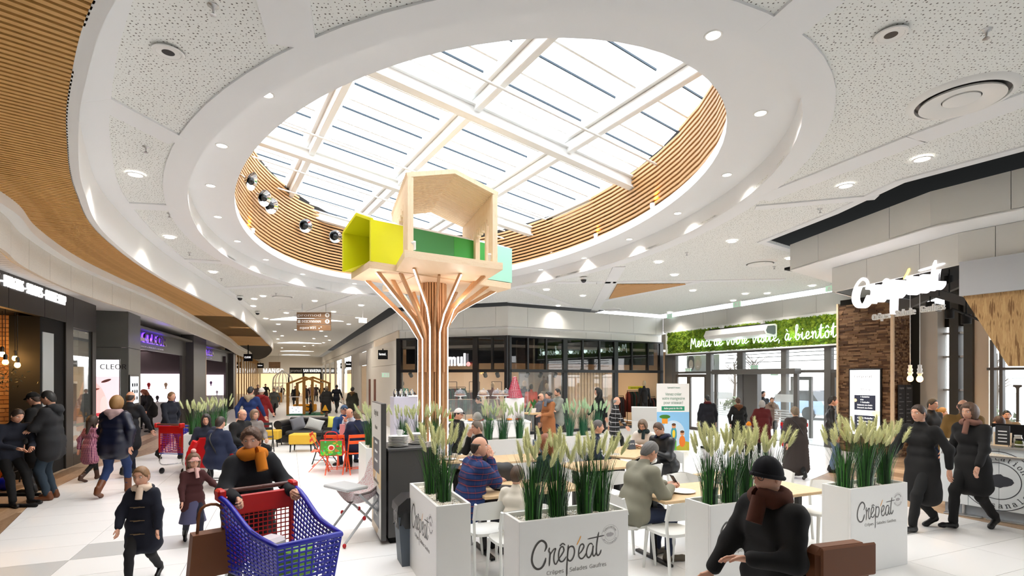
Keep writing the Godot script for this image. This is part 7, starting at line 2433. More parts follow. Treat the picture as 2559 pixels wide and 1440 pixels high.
# surface nets over tapered capsules [a, b, ra, rb] joined by a smooth minimum of width k
func nets(mb:MB,caps:Array,cell:float,k:float,ripple:=0.0,puff:=0.0)->void:
	var lo:=Vector3(1e9,1e9,1e9)
	var hi:=-lo
	for c in caps:
		var r:float=maxf(c[2],c[3])+cell*2.5
		lo=lo.min(c[0]-Vector3(r,r,r)).min(c[1]-Vector3(r,r,r))
		hi=hi.max(c[0]+Vector3(r,r,r)).max(c[1]+Vector3(r,r,r))
	var nx:=int((hi.x-lo.x)/cell)+2
	var ny:=int((hi.y-lo.y)/cell)+2
	var nz:=int((hi.z-lo.z)/cell)+2
	var f:=PackedFloat32Array()
	f.resize(nx*ny*nz)
	f.fill(1.0)
	for c in caps:
		var a:Vector3=c[0]
		var ab:Vector3=c[1]-a
		var inv:=1.0/maxf(ab.length_squared(),1e-9)
		var ra:float=c[2]
		var dr:float=c[3]-ra
		var r:=maxf(c[2],c[3])+k+cell*2.0
		var q0:Vector3=(a.min(c[1])-Vector3(r,r,r)-lo)/cell
		var q1:Vector3=(a.max(c[1])+Vector3(r,r,r)-lo)/cell
		for z in range(maxi(0,int(q0.z)),mini(nz,int(q1.z)+1)):
			for y in range(maxi(0,int(q0.y)),mini(ny,int(q1.y)+1)):
				var i:=(z*ny+y)*nx+maxi(0,int(q0.x))
				var p:=lo+Vector3(maxi(0,int(q0.x)),y,z)*cell-a
				for x in range(maxi(0,int(q0.x)),mini(nx,int(q1.x)+1)):
					var t:=clampf(p.dot(ab)*inv,0.0,1.0)
					var d:=(p-ab*t).length()-ra-dr*t
					var o:=f[i]
					var h:=k-absf(d-o)
					f[i]=(d if d<o else o)-(h*h/(4.0*k) if h>0.0 else 0.0)
					i+=1
					p.x+=cell
	var vi:=PackedInt32Array()
	vi.resize(f.size())
	vi.fill(-1)
	var sx:=1
	var sy:=nx
	var sz:=nx*ny
	var off:=PackedInt32Array([0,1,sy,sy+1,sz,sz+1,sz+sy,sz+sy+1])
	var g:=PackedFloat32Array()
	g.resize(8)
	var lim:=cell*2.2
	for z in nz-1:
		for y in ny-1:
			var i:=(z*ny+y)*nx
			for x in nx-1:
				var f0:=f[i]
				if absf(f0)<lim:
					var m:=0
					for j in 8:
						g[j]=f[i+off[j]]
						if g[j]<0.0:
							m |= 1 << j
					if m!=0 and m!=255:
						var s:=Vector3.ZERO
						var n:=0
						for e in 12:
							var p:int=EDGE[e*2]
							var q:int=EDGE[e*2+1]
							if (g[p]<0.0)!=(g[q]<0.0):
								var t:=g[p]/(g[p]-g[q])
								s+=Vector3(p & 1,(p >> 1) & 1,p >> 2).lerp(Vector3(q & 1,(q >> 1) & 1,q >> 2),t)
								n+=1
						var nn:=Vector3(g[1]+g[3]+g[5]+g[7]-g[0]-g[2]-g[4]-g[6],g[2]+g[3]+g[6]+g[7]-g[0]-g[1]-g[4]-g[5],g[4]+g[5]+g[6]+g[7]-g[0]-g[1]-g[2]-g[3]).normalized()
						var w:=lo+(Vector3(x,y,z)+s/n)*cell
						if ripple>0.0:
							w+=nn*ripple*(sin(w.y*31.0+w.x*17.0+2.0*sin(w.z*23.0))+0.6*sin(w.x*53.0-w.y*41.0))
						if puff>0.0:
							w+=nn*puff*(absf(sin(w.y*46.0))-0.6)
						vi[i]=mb.vert(w,nn)
						if x>0 and y>0 and z>0:
							if (g[0]<0.0)!=(g[1]<0.0):
								net_quad(mb,vi[i],vi[i-sy],vi[i-sy-sz],vi[i-sz],g[0]<0.0)
							if (g[0]<0.0)!=(g[2]<0.0):
								net_quad(mb,vi[i],vi[i-sz],vi[i-sz-sx],vi[i-sx],g[0]<0.0)
							if (g[0]<0.0)!=(g[4]<0.0):
								net_quad(mb,vi[i],vi[i-sx],vi[i-sx-sy],vi[i-sy],g[0]<0.0)
				i+=1
func net_quad(mb:MB,a:int,b:int,c:int,d:int,inside:bool)->void:
	if a<0 or b<0 or c<0 or d<0:
		return
	if inside:
		mb.tri(a,b,c)
		mb.tri(a,c,d)
	else:
		mb.tri(a,c,b)
		mb.tri(a,d,c)
func ik(root:Vector3,target:Vector3,l1:float,l2:float,pole:Vector3)->Array:
	var d:=target-root
	var l:=clampf(d.length(),0.05,l1+l2-0.004)
	var n:=d.normalized()
	var a:=(l1*l1-l2*l2+l*l)/(2.0*l)
	var h:=sqrt(maxf(0.0,l1*l1-a*a))
	var p:=(pole-n*pole.dot(n)).normalized()
	return [root+n*a+p*h,root+n*l]
var hands:={}
func hand_mesh(grip: bool,cell: float)->MB:
	var key:="%s%f" % [grip,cell]
	if not hands.has(key):
		var caps:=[]
		var curl:=0.95 if grip else 0.3
		for i in 4:
			var z:float=[0.031,0.010,-0.011,-0.031][i]
			var ln:float=[0.92,1.03,0.95,0.74][i]
			caps.append([Vector3(0,0.01,z*0.6),Vector3(0,0.078-0.006*absf(i-1.0),z),0.0155,0.0125])
			var p:=Vector3(0,0.08-0.006*absf(i-1.0),z)
			var an:=curl*0.6
			for j in 3:
				var q:Vector3=p+Vector3(-sin(an),cos(an),0)*[0.038,0.025,0.02][j]*ln
				caps.append([p,q,0.0098-0.0009*j,0.0089-0.0009*j])
				p=q
				an+=curl
		caps.append([Vector3(0,0.015,0.02),Vector3(-0.012,0.045,0.046),0.017,0.0125])
		caps.append([Vector3(-0.012,0.045,0.046),Vector3(-0.024,0.075,0.054-0.02*curl),0.0115,0.0095])
		caps.append([Vector3(-0.024,0.075,0.054-0.02*curl),Vector3(-0.036,0.094,0.05-0.035*curl),0.0095,0.0075])
		caps.append([Vector3(0,-0.03,0),Vector3(0,0.02,0),0.024,0.022])
		var mb:=MB.new()
		nets(mb,caps,cell,0.006)
		hands[key]=mb
	return hands[key]
func head_point(d: Vector3)->Vector3:
	var p:=d*Vector3(0.077,0.118,0.098)
	if d.y<0.0:
		p.x *= 1.0-0.34*d.y*d.y
		p.z+=0.012*d.y*d.y*(1.0 if d.z>0 else -1.5)
	if d.z>0.0:
		p.z-=0.01*d.z*(1.0-absf(d.y))
		var g:=func(cx:float,cy:float,wx:float,wy:float)->float:return exp(-pow((p.x-cx)/wx,2)-pow((p.y-cy)/wy,2))*smoothstep(0.0,0.5,d.z)
		p.z+=0.024*g.call(0.0,-0.024,0.011,0.017)+0.012*g.call(0.0,0.002,0.008,0.022)
		p.z-=0.011*(g.call(0.032,0.012,0.015,0.011)+g.call(-0.032,0.012,0.015,0.011))
		p.z+=0.006*g.call(0.0,0.032,0.05,0.01)+0.009*g.call(0.0,-0.062,0.02,0.009)+0.012*g.call(0.0,-0.098,0.022,0.016)
		p.z-=0.004*g.call(0.0,-0.0615,0.022,0.0025)
	return p
func head_mesh(mb:MB,xf:Transform3D,skin:Color,brow:Color,fine:bool,glasses:bool)->void:
	var rows:=40 if fine else 22
	var cols:=44 if fine else 24
	var pts:=[]
	var base:=mb.v.size()
	for r in rows:
		var th:=lerpf(0.02,PI-0.02,float(r)/(rows-1))
		for k in cols:
			var ph:=TAU*k/cols
			pts.append(xf*head_point(Vector3(sin(th)*sin(ph),-cos(th),sin(th)*cos(ph))))
	mb.col=skin
	mb.grid(pts,rows,cols,true)
	var inv:=xf.affine_inverse()
	for i in range(base,mb.v.size()):
		var p:=inv*mb.v[i]
		if p.z>0.05:
			if absf(p.y+0.062)<0.01 and absf(p.x)<0.024:
				mb.c[i]=skin.lerp(Color(0.35,0.07,0.07),0.55)
			elif absf(p.y-0.031)<0.0045 and absf(absf(p.x)-0.032)<0.02:
				mb.c[i]=skin.lerp(brow,0.7)
	for s in [-1.0,1.0]:
		mb.col=skin
		mb.ellipsoid(xf*Vector3(s*0.078,-0.004,-0.006),Vector3(0.011,0.032,0.02),8,6,xf.basis*Basis(Vector3.UP,s*0.35))
		mb.col=Color(0.8,0.78,0.76)
		mb.ellipsoid(xf*Vector3(s*0.032,0.011,0.0735),Vector3(0.0125,0.0075,0.008),10,6,xf.basis)
		mb.col=Color(0.04,0.025,0.02)
		mb.ellipsoid(xf*Vector3(s*0.032,0.011,0.0795),Vector3(0.005,0.0058,0.0035),8,5,xf.basis)
		if glasses:
			var loop:=[]
			for k in 17:
				loop.append(xf*Vector3(s*0.034+cos(TAU*k/16)*0.025,0.01+sin(TAU*k/16)*0.018,0.09))
			mb.tube(loop,0.0022,5)
			mb.tube([xf*Vector3(s*0.058,0.014,0.088),xf*Vector3(s*0.08,0.012,0.0)],0.002,5)
	mb.col=skin
func hair_mesh(kind:String,xf:Transform3D,fine:bool)->MB:
	var mb:=MB.new()
	var rows:=26 if fine else 16
	var cols:=40 if fine else 22
	var pts:=[]
	var hat:=kind in ["beanie","cap","knit"]
	for r in rows:
		var th:=lerpf(0.01,PI-0.3,1.0-float(r)/(rows-1))
		for k in cols:
			var ph:=TAU*k/cols
			var d:=Vector3(sin(th)*sin(ph),cos(th),sin(th)*cos(ph))
			var t:=absf(wrapf(ph,-PI,PI))/PI
			var lim:=lerpf(0.62,0.0,smoothstep(0.1,0.42,t)) if t<0.5 else lerpf(0.0,-0.62,smoothstep(0.5,0.75,t))
			var off:=0.009
			match kind:
				"bob":
					lim=lerpf(0.6,-0.8,smoothstep(0.18,0.4,t))
					off=0.026
				"long":
					lim=lerpf(0.6,-0.9,smoothstep(0.16,0.36,t))
					off=0.024
				"curly":
					off=0.022+0.009*sin(d.x*31.0)*sin(d.y*27.0)*sin(d.z*29.0+1.0)
				"bun","tail":
					off=0.011
				"bald":
					lim=lim if t>0.45 else 2.0
					off=0.007
					if d.y>0.35:
						lim=2.0
				"beanie","knit":
					lim=0.28-0.42*t
					off=0.017
				"cap":
					lim=0.42-0.35*t
					off=0.014
			var e:=smoothstep(lim-0.14,lim+0.06,d.y)
			var p:=head_point(d)
			pts.append(xf*(p+d.normalized()*lerpf(-0.012,off*(1.0+(0.5*d.y if kind=="beanie" else 0.0))+(0.0022*sin(ph*23.0+d.y*9.0) if not hat else 0.0015*sin(ph*34.0)),e)))
	mb.grid(pts,rows,cols,true)
	match kind:
		"long":
			nets(mb,[[xf*Vector3(0,0.0,-0.07),xf*Vector3(0,-0.26,-0.085),0.075,0.04],[xf*Vector3(0.065,0,-0.03),xf*Vector3(0.085,-0.24,0.01),0.035,0.022],[xf*Vector3(-0.065,0,-0.03),xf*Vector3(-0.085,-0.24,0.01),0.035,0.022]],0.012,0.04,0.003)
		"bun":
			mb.ellipsoid(xf*Vector3(0,0.05,-0.12),Vector3(0.042,0.042,0.04),12,8)
		"tail":
			nets(mb,[[xf*Vector3(0,0.03,-0.1),xf*Vector3(0,-0.16,-0.12),0.03,0.014]],0.01,0.02)
		"cap":
			var pg:=PackedVector2Array()
			for k in 13:
				var an:=PI*k/12.0
				pg.append(Vector2(cos(an)*0.08,0.06+sin(an)*0.085))
			mb.prism(pg,-0.004,0.004,xf*Transform3D(Basis(Vector3(1,0,0),Vector3(0,-0.25,0.97),Vector3(0,0.97,0.25)),Vector3(0,0.055,0.0)))
		"beanie","knit":
			var loop:=[]
			for k in 25:
				var ph:=TAU*k/24
				loop.append(xf*Vector3(sin(ph)*0.088,0.035-0.028*(1-cos(ph)) ,cos(ph)*0.106-0.002))
			mb.tube(loop,0.016,8)
	return mb
# S: h height, pose, top/leg/shoe/skin colours, hair [kind, colour], hem (m below the hips), puff, scarf, hat [kind, colour], lh/rh hands, lean, hy/hp head turn and nod, f (slim), fat, skirt
func person(label:String,pos:Vector3,yaw:float,S:Dictionary)->Node3D:
	var h:float=S.get("h",1.74)
	var child:bool=h<1.4
	var k:=h/(1.75 if not child else 1.80)
	var t:=thing("person",label,"person",pos,yaw)
	t.scale=Vector3.ONE*k
	var dist:=-pos.z
	var cell:=0.013 if dist<7.5 else 0.017 if dist<13.0 else 0.026
	var fine:=dist<12.5
	var pose:String=S.get("pose","stand")
	var sit:=pose=="sit"
	var seat:float=S.get("seat",0.46)
	var hip:=Vector3(0,(seat+0.1)/k if sit else 0.92-(0.03 if pose=="walk" else 0.0) if pose!="kneel" else 0.42,0)
	var lean:float=S.get("lean",0.06 if pose=="walk" else 0.1 if sit else 0.0)
	var up:=Vector3(0,cos(lean),sin(lean))
	var wd:float=(0.165 if S.has("f") else 0.19)*(0.92 if child else 1.0)
	var fat:float=S.get("fat",0.0)
	var shc:=hip+up*0.5
	var neck:=hip+up*0.565
	var hs:=1.0 if not child else 1.28
	var hb:=Basis(Vector3.UP,S.get("hy",0.0))*Basis(Vector3.RIGHT,S.get("hp",0.05)+lean*0.5)
	var hx:=Transform3D(hb.scaled(Vector3.ONE*hs*0.98),neck+up*0.03+hb*Vector3(0,0.112*hs,0.022))
	var legs:=[]
	var ph:float=S.get("step",1.0)
	for s in [-1.0,1.0]:
		var foot:=Vector3(s*0.1,0.085,0.0)
		var toe:=Vector3(s*0.03,-0.05,0.15)
		if pose=="walk":
			var q:float=s*ph
			foot=Vector3(s*0.07,0.085 if q>0 else 0.15,0.27 if q>0 else -0.3)
			toe=Vector3(s*0.02,-0.035,0.15) if q>0 else Vector3(s*0.02,-0.115,0.1)
		elif sit:
			foot=Vector3(s*0.12,0.085,0.40+S.get("tuck",0.0))
		elif pose=="kneel":
			foot=Vector3(s*0.1,0.06,-0.32)
			toe=Vector3(0,-0.02,-0.12)
		var hj:=hip+Vector3(s*0.085,-0.01,0)
		var j:=ik(hj,foot,0.43,0.425,Vector3(s*0.12,0.1 if not sit else 0.8,1))
		legs.append([hj,j[0],j[1],toe,s])
	var arms:=[]
	for s in [-1.0,1.0]:
		var sj:=shc+Vector3(s*wd,-0.015,0)
		var dflt:=shc+Vector3(s*(wd+0.09),-0.54,0.05+lean*0.3)
		if pose=="walk":
			dflt+=Vector3(0,0.03,-s*ph*0.2)
		if sit:
			dflt=hip+Vector3(s*0.15,0.13,0.3)
		var target:Vector3=S.get("lh" if s>0 else "rh",dflt)
		var j:=ik(sj,target,0.285,0.255,S.get("pole",Vector3(0.6,-0.8,-0.35))*Vector3(s,1,1))
		arms.append([sj,j[0],j[1],s,target])
	var body:=MB.new()
	body.tinted=true
	var skin:Color=(S.get("skin",Color(0.82,0.62,0.52)) as Color).srgb_to_linear()
	body.col=skin
	var bc:=[[hip+Vector3(-0.06,0,0),hip+Vector3(0.06,0,0),0.07,0.07],[hip,hip+up*0.4,0.06,0.065],[shc-Vector3(wd*0.8,0.02,0),shc+Vector3(wd*0.8,-0.02,0),0.045,0.045],[shc,neck+up*0.1,0.06,0.052*(1.0 if not child else 1.05)]]
	for a in arms:
		bc.append([a[0],a[1],0.04,0.035])
		bc.append([a[1],a[2],0.035,0.024])
	for l in legs:
		bc.append([l[0],l[1],0.065,0.045])
		bc.append([l[1],l[2],0.05,0.034])
	nets(body,bc,maxf(cell,0.016),0.03)
	var hc:Color=S.hair[1]
	head_mesh(body,hx,skin,hc.srgb_to_linear()*0.7,fine,S.has("glasses"))
	for a in arms:
		var y:Vector3=(a[2]-a[1]).normalized()
		if S.has("reach"):
			y=(y+Vector3(0,0,0.4)).normalized()
		var zz:=(Vector3(0,0.35,1)-y*y.dot(Vector3(0,0.35,1))).normalized()
		var x:=y.cross(zz)
		var bas:=Basis(x,y,zz)*(1.0 if not child else 0.9)
		if a[3]<0:
			bas=bas*Basis.from_scale(Vector3(-1,1,1))
		body.add(recolour(hand_mesh(S.has("grip"),0.0042 if dist<7.5 else 0.007),skin),Transform3D(bas,a[2]+y*0.03))
	var skm:=mat("skin",Color.WHITE,0.55,{"vertex_color_use_as_albedo":true,"subsurf_scatter_enabled":true,"subsurf_scatter_strength":0.12})
	obj("body",body,skm,t)
	var tr:=[[hip+Vector3(-0.06,0.0,0),hip+Vector3(0.06,0.0,0),0.112+fat*0.7,0.112+fat*0.7]]
	for l in legs:
		tr.append([l[0],l[1],0.09+fat*0.3,0.066])
		tr.append([l[1],l[2]+(l[1]-l[2]).normalized()*(0.02 if not S.has("boot") else 0.1),0.066,0.052])
	var lm:Color=S.leg
	var trm:=MB.new()
	nets(trm,tr,cell,0.035,0.003 if fine else 0.0)
	obj("trousers",trm,mat("denim"+lm.to_html(false),lm.lightened(0.06),0.85,{"noise":[0.3,[Color(0.85,0.85,0.85),Color.WHITE,Color(0.75,0.75,0.78)],Vector3(4,4,4)]}) if S.has("jeans") else mat("cloth"+lm.to_html(false),lm,0.88),t)
	var sc:Color=S.get("shoe",Color(0.06,0.06,0.065))
	for l in legs:
		var sh:=MB.new()
		var heel:Vector3=l[2]+Vector3(0,-0.045,-0.03)
		var caps:=[[heel,l[2]+l[3],0.04,0.034],[l[2]+l[3],l[2]+l[3]+l[3]*Vector3(0.3,0.05,0.3),0.036,0.03],[heel,l[2]+Vector3(0,0.03,-0.01),0.042,0.045]]
		if S.has("boot"):
			caps.append([l[2],l[2]+(l[1]-l[2]).normalized()*0.16,0.05,0.058])
		nets(sh,caps,minf(cell,0.014),0.02)
		obj("shoe",sh,mat("leather"+sc.to_html(false),sc,0.45),t)
	var hem:float=S.get("hem",0.06)
	var tc:=[[shc-Vector3(wd*0.92,0.025,0),shc+Vector3(wd*0.92,-0.025,0),0.068+fat*0.3,0.068+fat*0.3],[shc,neck+up*0.0,0.085,0.068],[hip+up*0.36+Vector3(-0.085,0,0),hip+up*0.36+Vector3(0.085,0,0),0.115+fat*0.6,0.115+fat*0.6],[hip+up*0.17+Vector3(-0.07,0,0),hip+up*0.17+Vector3(0.07,0,0),0.112+fat,0.112+fat],[hip+Vector3(-0.075,0.02,0),hip+Vector3(0.075,0.02,0),0.128+fat,0.128+fat]]
	var arm_r:=0.056+fat*0.35
	for a in arms:
		tc.append([a[0],a[1],arm_r+0.008,arm_r])
		tc.append([a[1],a[1].lerp(a[2],0.95),arm_r,arm_r*0.78])
	if hem>0.05:
		if sit:
			for l in legs:
				tc.append([l[0],l[0].lerp(l[1],minf(1.0,hem*1.6)),0.12+fat,0.1])
		else:
			for s in [-1.0,1.0]:
				tc.append([hip+Vector3(s*0.07,0,0),hip+Vector3(s*0.085,-hem,0),0.13+fat,0.125+fat*0.7+0.08*hem])
			tc.append([hip,hip+Vector3(0,-hem,0),0.13,0.12])
	var top:=MB.new()
	nets(top,tc,cell,0.05,0.0035 if fine else 0.0,S.get("puff",0.0)*(1.0 if dist<13.0 else 0.0))
	var m:Material
	if S.top is Color:
		m=mat("cloth"+S.top.to_html(false)+("s" if S.has("shine") else ""),S.top,0.4 if S.has("shine") else 0.88)
	else:
		m=S.top
	obj("coat" if hem>0.15 else "top",top,m,t)
	if S.has("skirt"):
		obj("skirt",MB.new().lathe([Vector2(0.24,0.42),Vector2(0.2,0.6),Vector2(0.14,0.9)],24),mat("cloth"+S.skirt.to_html(false),S.skirt,0.85),t)
	if S.has("scarf"):
		var loop:=[]
		for q in 13:
			var an:=TAU*q/12
			loop.append(neck+up*(0.005+0.012*cos(an*2))+Vector3(sin(an)*0.085,0.0,cos(an)*0.08+0.012))
		var rr:float=0.042*S.get("scarfr",1.0)
		obj("scarf",MB.new().tube(loop,rr,12).tube([loop[0]+Vector3(0.03,0,0.03),loop[0]+Vector3(0.04,-0.16,0.09)],rr*0.8,10),mat("knit"+S.scarf.to_html(false),S.scarf,0.95,{"bump":[0.2,Vector3(8,8,8),0.8]}),t)
	if S.has("hood"):
		var hd:=MB.new()
		nets(hd,[[neck+Vector3(-0.07,-0.02,-0.08),neck+Vector3(0.07,-0.02,-0.08),0.06,0.06],[neck+Vector3(0,-0.06,-0.11),neck+Vector3(0,-0.13,-0.1),0.065,0.04],[neck+Vector3(-0.1,0,-0.02),neck+Vector3(-0.06,-0.03,0.09),0.04,0.025],[neck+Vector3(0.1,0,-0.02),neck+Vector3(0.06,-0.03,0.09),0.04,0.025]],cell,0.04,0.002)
		obj("hood",hd,mat("cloth"+S.hood.to_html(false),S.hood,0.9),t)
	if S.has("strap"):
		obj("bag_strap",MB.new().tube(smooth([shc+Vector3(0.13,0.07,0.0),hip+up*0.4+Vector3(0.03,0,-0.135-fat),hip+up*0.12+Vector3(-0.14,0,-0.1-fat)],5),0.014,6,true,0.4),mat("strap",S.strap,0.6),t)
	var hk:String=S.hair[0]
	if hk!="none":
		obj("hair",hair_mesh(hk,hx,fine),mat("hair"+hc.to_html(false),hc.lightened(0.1),0.55,{"noise":[0.05,[Color(0.7,0.7,0.7),Color.WHITE,Color(0.8,0.8,0.8)],Vector3(30,4,30)]}),t)
	if S.has("hat"):
		obj("hat",hair_mesh(S.hat[0],hx,fine),mat("hat"+S.hat[1].to_html(false),S.hat[1],0.95),t)
		if S.hat.size()>2:
			obj("pompom",MB.new().ellipsoid(hx*Vector3(0,0.16,-0.01),Vector3(0.05,0.05,0.05),12,8),mat("hat"+S.hat[1].to_html(false)),t)
	if S.has("beard"):
		var bd:=MB.new()
		var pts:=[]
		for r in 9:
			for q in 15:
				var an:=lerpf(-1.5,1.5,q/14.0)
				var d:=Vector3(sin(an)*0.9,lerpf(-0.86,-0.5-0.12*absf(an),r/8.0),cos(an)*0.8).normalized()
				pts.append(hx*(head_point(d)*1.035))
		bd.grid(pts,9,15)
		obj("beard",bd,mat("hair"+hc.to_html(false)),t)
	return t
func recolour(m:MB,c:Color)->MB:
	m.tinted=true
	m.c.fill(c)
	return m
func st(label: String,px: float,top_y: float,z: float,yaw: float,S: Dictionary)->Node3D:
	S.h=clampf(HC-(top_y-YH)/FOCAL*z-0.01,0.8,1.92)
	return person(label,W((px-CX)/FOCAL*z,z),yaw,S)
func cl(r:float,g:float,b:float)->Color:
	return Color(r,g,b)
func cross_print(key:String,im:Image,s:float)->Material:
	var m:=mat(key,Color.WHITE,0.9)
	m.albedo_texture=ImageTexture.create_from_image(im)
	m.uv1_triplanar=true
	m.uv1_scale=Vector3.ONE*s
	return m
func crowd()->void:
	var navy:=cl(0.05,0.07,0.13)
	var blk:=cl(0.035,0.035,0.04)
	var jean:=cl(0.13,0.21,0.33)
	var pale_jean:=cl(0.45,0.55,0.68)
	var brown:=cl(0.17,0.1,0.06)
	var dark:=cl(0.05,0.045,0.04)
	var fair:=cl(0.55,0.4,0.24)
	var grey:=cl(0.55,0.54,0.52)
	var boot:=cl(0.4,0.22,0.11)
	var st_im:=blank(8,256,cl(0.07,0.14,0.32))
	for k in 4:
		st_im.fill_rect(Rect2i(0,k*64,8,7),cl(0.55,0.2,0.18))
		st_im.fill_rect(Rect2i(0,k*64+24,8,30),cl(0.09,0.2,0.4))
	var stripe:=cross_print("navy_stripe_knit",st_im,3.6)
	var pk:=blank(128,128,cl(0.72,0.42,0.5))
	for k in 4:
		pk.fill_rect(Rect2i(k*32,0,10,128),cl(0.45,0.24,0.36))
		pk.fill_rect(Rect2i(0,k*32,128,10),cl(0.5,0.28,0.4))
	for k in 16:
		pk.fill_rect(Rect2i((k % 4)*32,(k/4)*32,10,10),cl(0.16,0.13,0.28))
		pk.fill_rect(Rect2i((k % 4)*32+20,0,3,128),cl(0.86,0.78,0.8))
	var plaid:=cross_print("pink_plaid",pk,5.5)
	var wp:=blank(8,128,cl(0.06,0.06,0.07))
	for k in 2:
		wp.fill_rect(Rect2i(0,k*64,8,8),cl(0.8,0.8,0.8))
	var bw:=cross_print("black_white_knit",wp,4.0)
	person("seated man in a navy jacket bent over a high stool at the restaurant's edge",W(-8.4,8.8),1.2,{"pose":"sit","seat":0.72,"top":navy,"hem":0.12,"leg":blk,"hair":["short",brown],"lean":0.35,"hp":0.3,"lh":Vector3(0.1,0.95,0.45),"rh":Vector3(-0.1,0.95,0.42)})
	st("woman in a flat cap, glasses and black coat behind the man with folded arms",92,977,9.7,-1.35,{"f":1,"top":blk,"hem":0.35,"leg":cl(0.16,0.18,0.2),"boot":1,"hair":["short",brown],"hat":["cap",cl(0.08,0.08,0.08)],"glasses":1,"rh":Vector3(-0.2,1.0,0.5),"hp":0.25})
	st("man in a dark hooded puffer jacket and jeans with folded arms and tan shoes",128,974,9.1,-1.25,{"top":cl(0.12,0.125,0.14),"puff":0.007,"hem":0.16,"fat":0.025,"hood":cl(0.12,0.125,0.14),"leg":cl(0.12,0.19,0.25),"jeans":1,"shoe":boot,"hair":["short",dark],"glasses":1,"lh":Vector3(-0.06,1.17,0.17),"rh":Vector3(0.08,1.13,0.19),"pole":Vector3(0.9,-0.5,0.2),"hp":0.15})
	st("small girl in a pink plaid coat and brown boots walking away",225,1036,10.7,PI-0.2,{"f":1,"pose":"walk","top":plaid,"hem":0.3,"leg":blk,"boot":1,"shoe":cl(0.26,0.16,0.11),"hair":["long",brown]})
	st("woman in a shiny navy quilted jacket, jeans and tan ankle boots, seen from behind",286,984,9.4,PI+0.1,{"f":1,"fat":0.04,"pose":"walk","step":-0.5,"top":cl(0.05,0.07,0.16),"shine":1,"puff":0.009,"hem":0.12,"hood":cl(0.6,0.5,0.5),"leg":cl(0.06,0.16,0.36),"jeans":1,"boot":1,"shoe":boot,"hair":["bob",cl(0.6,0.42,0.2)]})
	st("balding man in a dark coat walking away beside the navy quilted jacket",322,973,11.3,PI+0.1,{"pose":"walk","top":cl(0.06,0.07,0.1),"hem":0.25,"leg":cl(0.08,0.1,0.16),"hair":["bald",cl(0.14,0.1,0.08)]})
	st("red haired woman in black fur leaning over a jeweller's counter",380,968,20.3,-0.5,{"f":1,"top":blk,"hem":0.2,"leg":blk,"hair":["long",cl(0.5,0.2,0.06)],"lean":0.35,"hp":0.4,"fat":0.03})
	st("dark haired man in black just inside the jewellery shop",359,972,21.5,1.0,{"top":cl(0.16,0.13,0.12),"leg":blk,"hair":["short",cl(0.22,0.1,0.07)]})
	st("young man in a dark navy jumper walking past the jeweller's",424,975,13.6,1.3,{"pose":"walk","top":navy,"leg":cl(0.1,0.1,0.13),"hair":["short",fair]})
	person("woman in a navy jumper with a strap, seated behind the red jacket",W(-5.45,9.75),PI-0.25,{"f":1,"fat":0.04,"pose":"sit","top":cl(0.07,0.11,0.22),"leg":blk,"hair":["short",cl(0.14,0.09,0.06)],"strap":blk,"h":1.72})
	person("dark long haired woman seated facing the navy jumper",W(-6.3,10.9),0.4,{"f":1,"pose":"sit","top":cl(0.12,0.14,0.2),"leg":blk,"hair":["long",cl(0.08,0.05,0.04)],"h":1.66})
	person("bald man with glasses in black seated before the second planter",W(-5.9,11.4),1.3,{"pose":"sit","top":blk,"leg":jean,"hair":["bald",cl(0.3,0.26,0.23)],"glasses":1,"fat":0.03,"h":1.82})
	person("fair haired woman seated close beside the bald man with glasses",W(-5.95,12.1),1.0,{"f":1,"pose":"sit","top":cl(0.5,0.47,0.45),"leg":blk,"hair":["bob",cl(0.5,0.38,0.28)],"h":1.7})
	st("little girl in a pink bobble hat, maroon coat and black boots",482,1128,6.7,0.75,{"f":1,"pose":"walk","top":cl(0.24,0.08,0.085),"puff":0.004,"hem":0.16,"leg":cl(0.07,0.08,0.16),"boot":1,"hair":["long",cl(0.42,0.27,0.17)],"hat":["knit",cl(0.87,0.66,0.63),1],"scarf":cl(0.85,0.68,0.66),"skirt":cl(0.3,0.3,0.42),"lh":Vector3(0.42,1.06,0.3)})
	var d:=st("girl in a navy duffle coat with a cream scarf walking towards us",360,1158,5.4,0.12,{"f":1,"pose":"walk","step":-0.6,"top":cl(0.03,0.055,0.13),"hem":0.28,"fat":0.035,"leg":cl(0.09,0.09,0.1),"hair":["short",cl(0.55,0.38,0.22)],"scarf":cl(0.85,0.76,0.68),"scarfr":1.35,"hood":cl(0.03,0.055,0.13),"rh":Vector3(-0.2,0.92,0.27),"lh":Vector3(0.27,0.86,0.15),"pole":Vector3(0.9,-0.5,-0.3)})
	for k in 3:
		obj("toggle",MB.new().tube([Vector3(-0.045,1.18-k*0.2,0.185),Vector3(0.045,1.19-k*0.2,0.185)],0.009,8),mat("toggle_horn",cl(0.45,0.36,0.25),0.5),d)
		obj("toggle_cord",MB.new().tube([Vector3(-0.1,1.185-k*0.2,0.172),Vector3(0.1,1.185-k*0.2,0.172)],0.006,6),mat("toggle_horn"),d)
	st("short haired woman in a dark navy coat and mustard scarf pushing the big trolley",622,1052,5.0,0.75,{"f":1,"fat":0.035,"top":cl(0.025,0.035,0.07),"hem":0.3,"leg":blk,"hair":["curly",cl(0.3,0.17,0.09)],"scarf":cl(0.78,0.45,0.04),"scarfr":1.5,"pose":"walk","lean":0.18,"lh":Vector3(0.24,1.1,0.47),"rh":Vector3(-0.24,1.1,0.47),"grip":1,"hy":-0.5})
	st("person in a blue jacket with a fur hood walking up the mall, pale jeans",624,962,15.2,PI,{"top":cl(0.07,0.16,0.36),"hem":0.15,"hood":cl(0.62,0.55,0.45),"leg":pale_jean,"hair":["short",dark],"pose":"walk"})
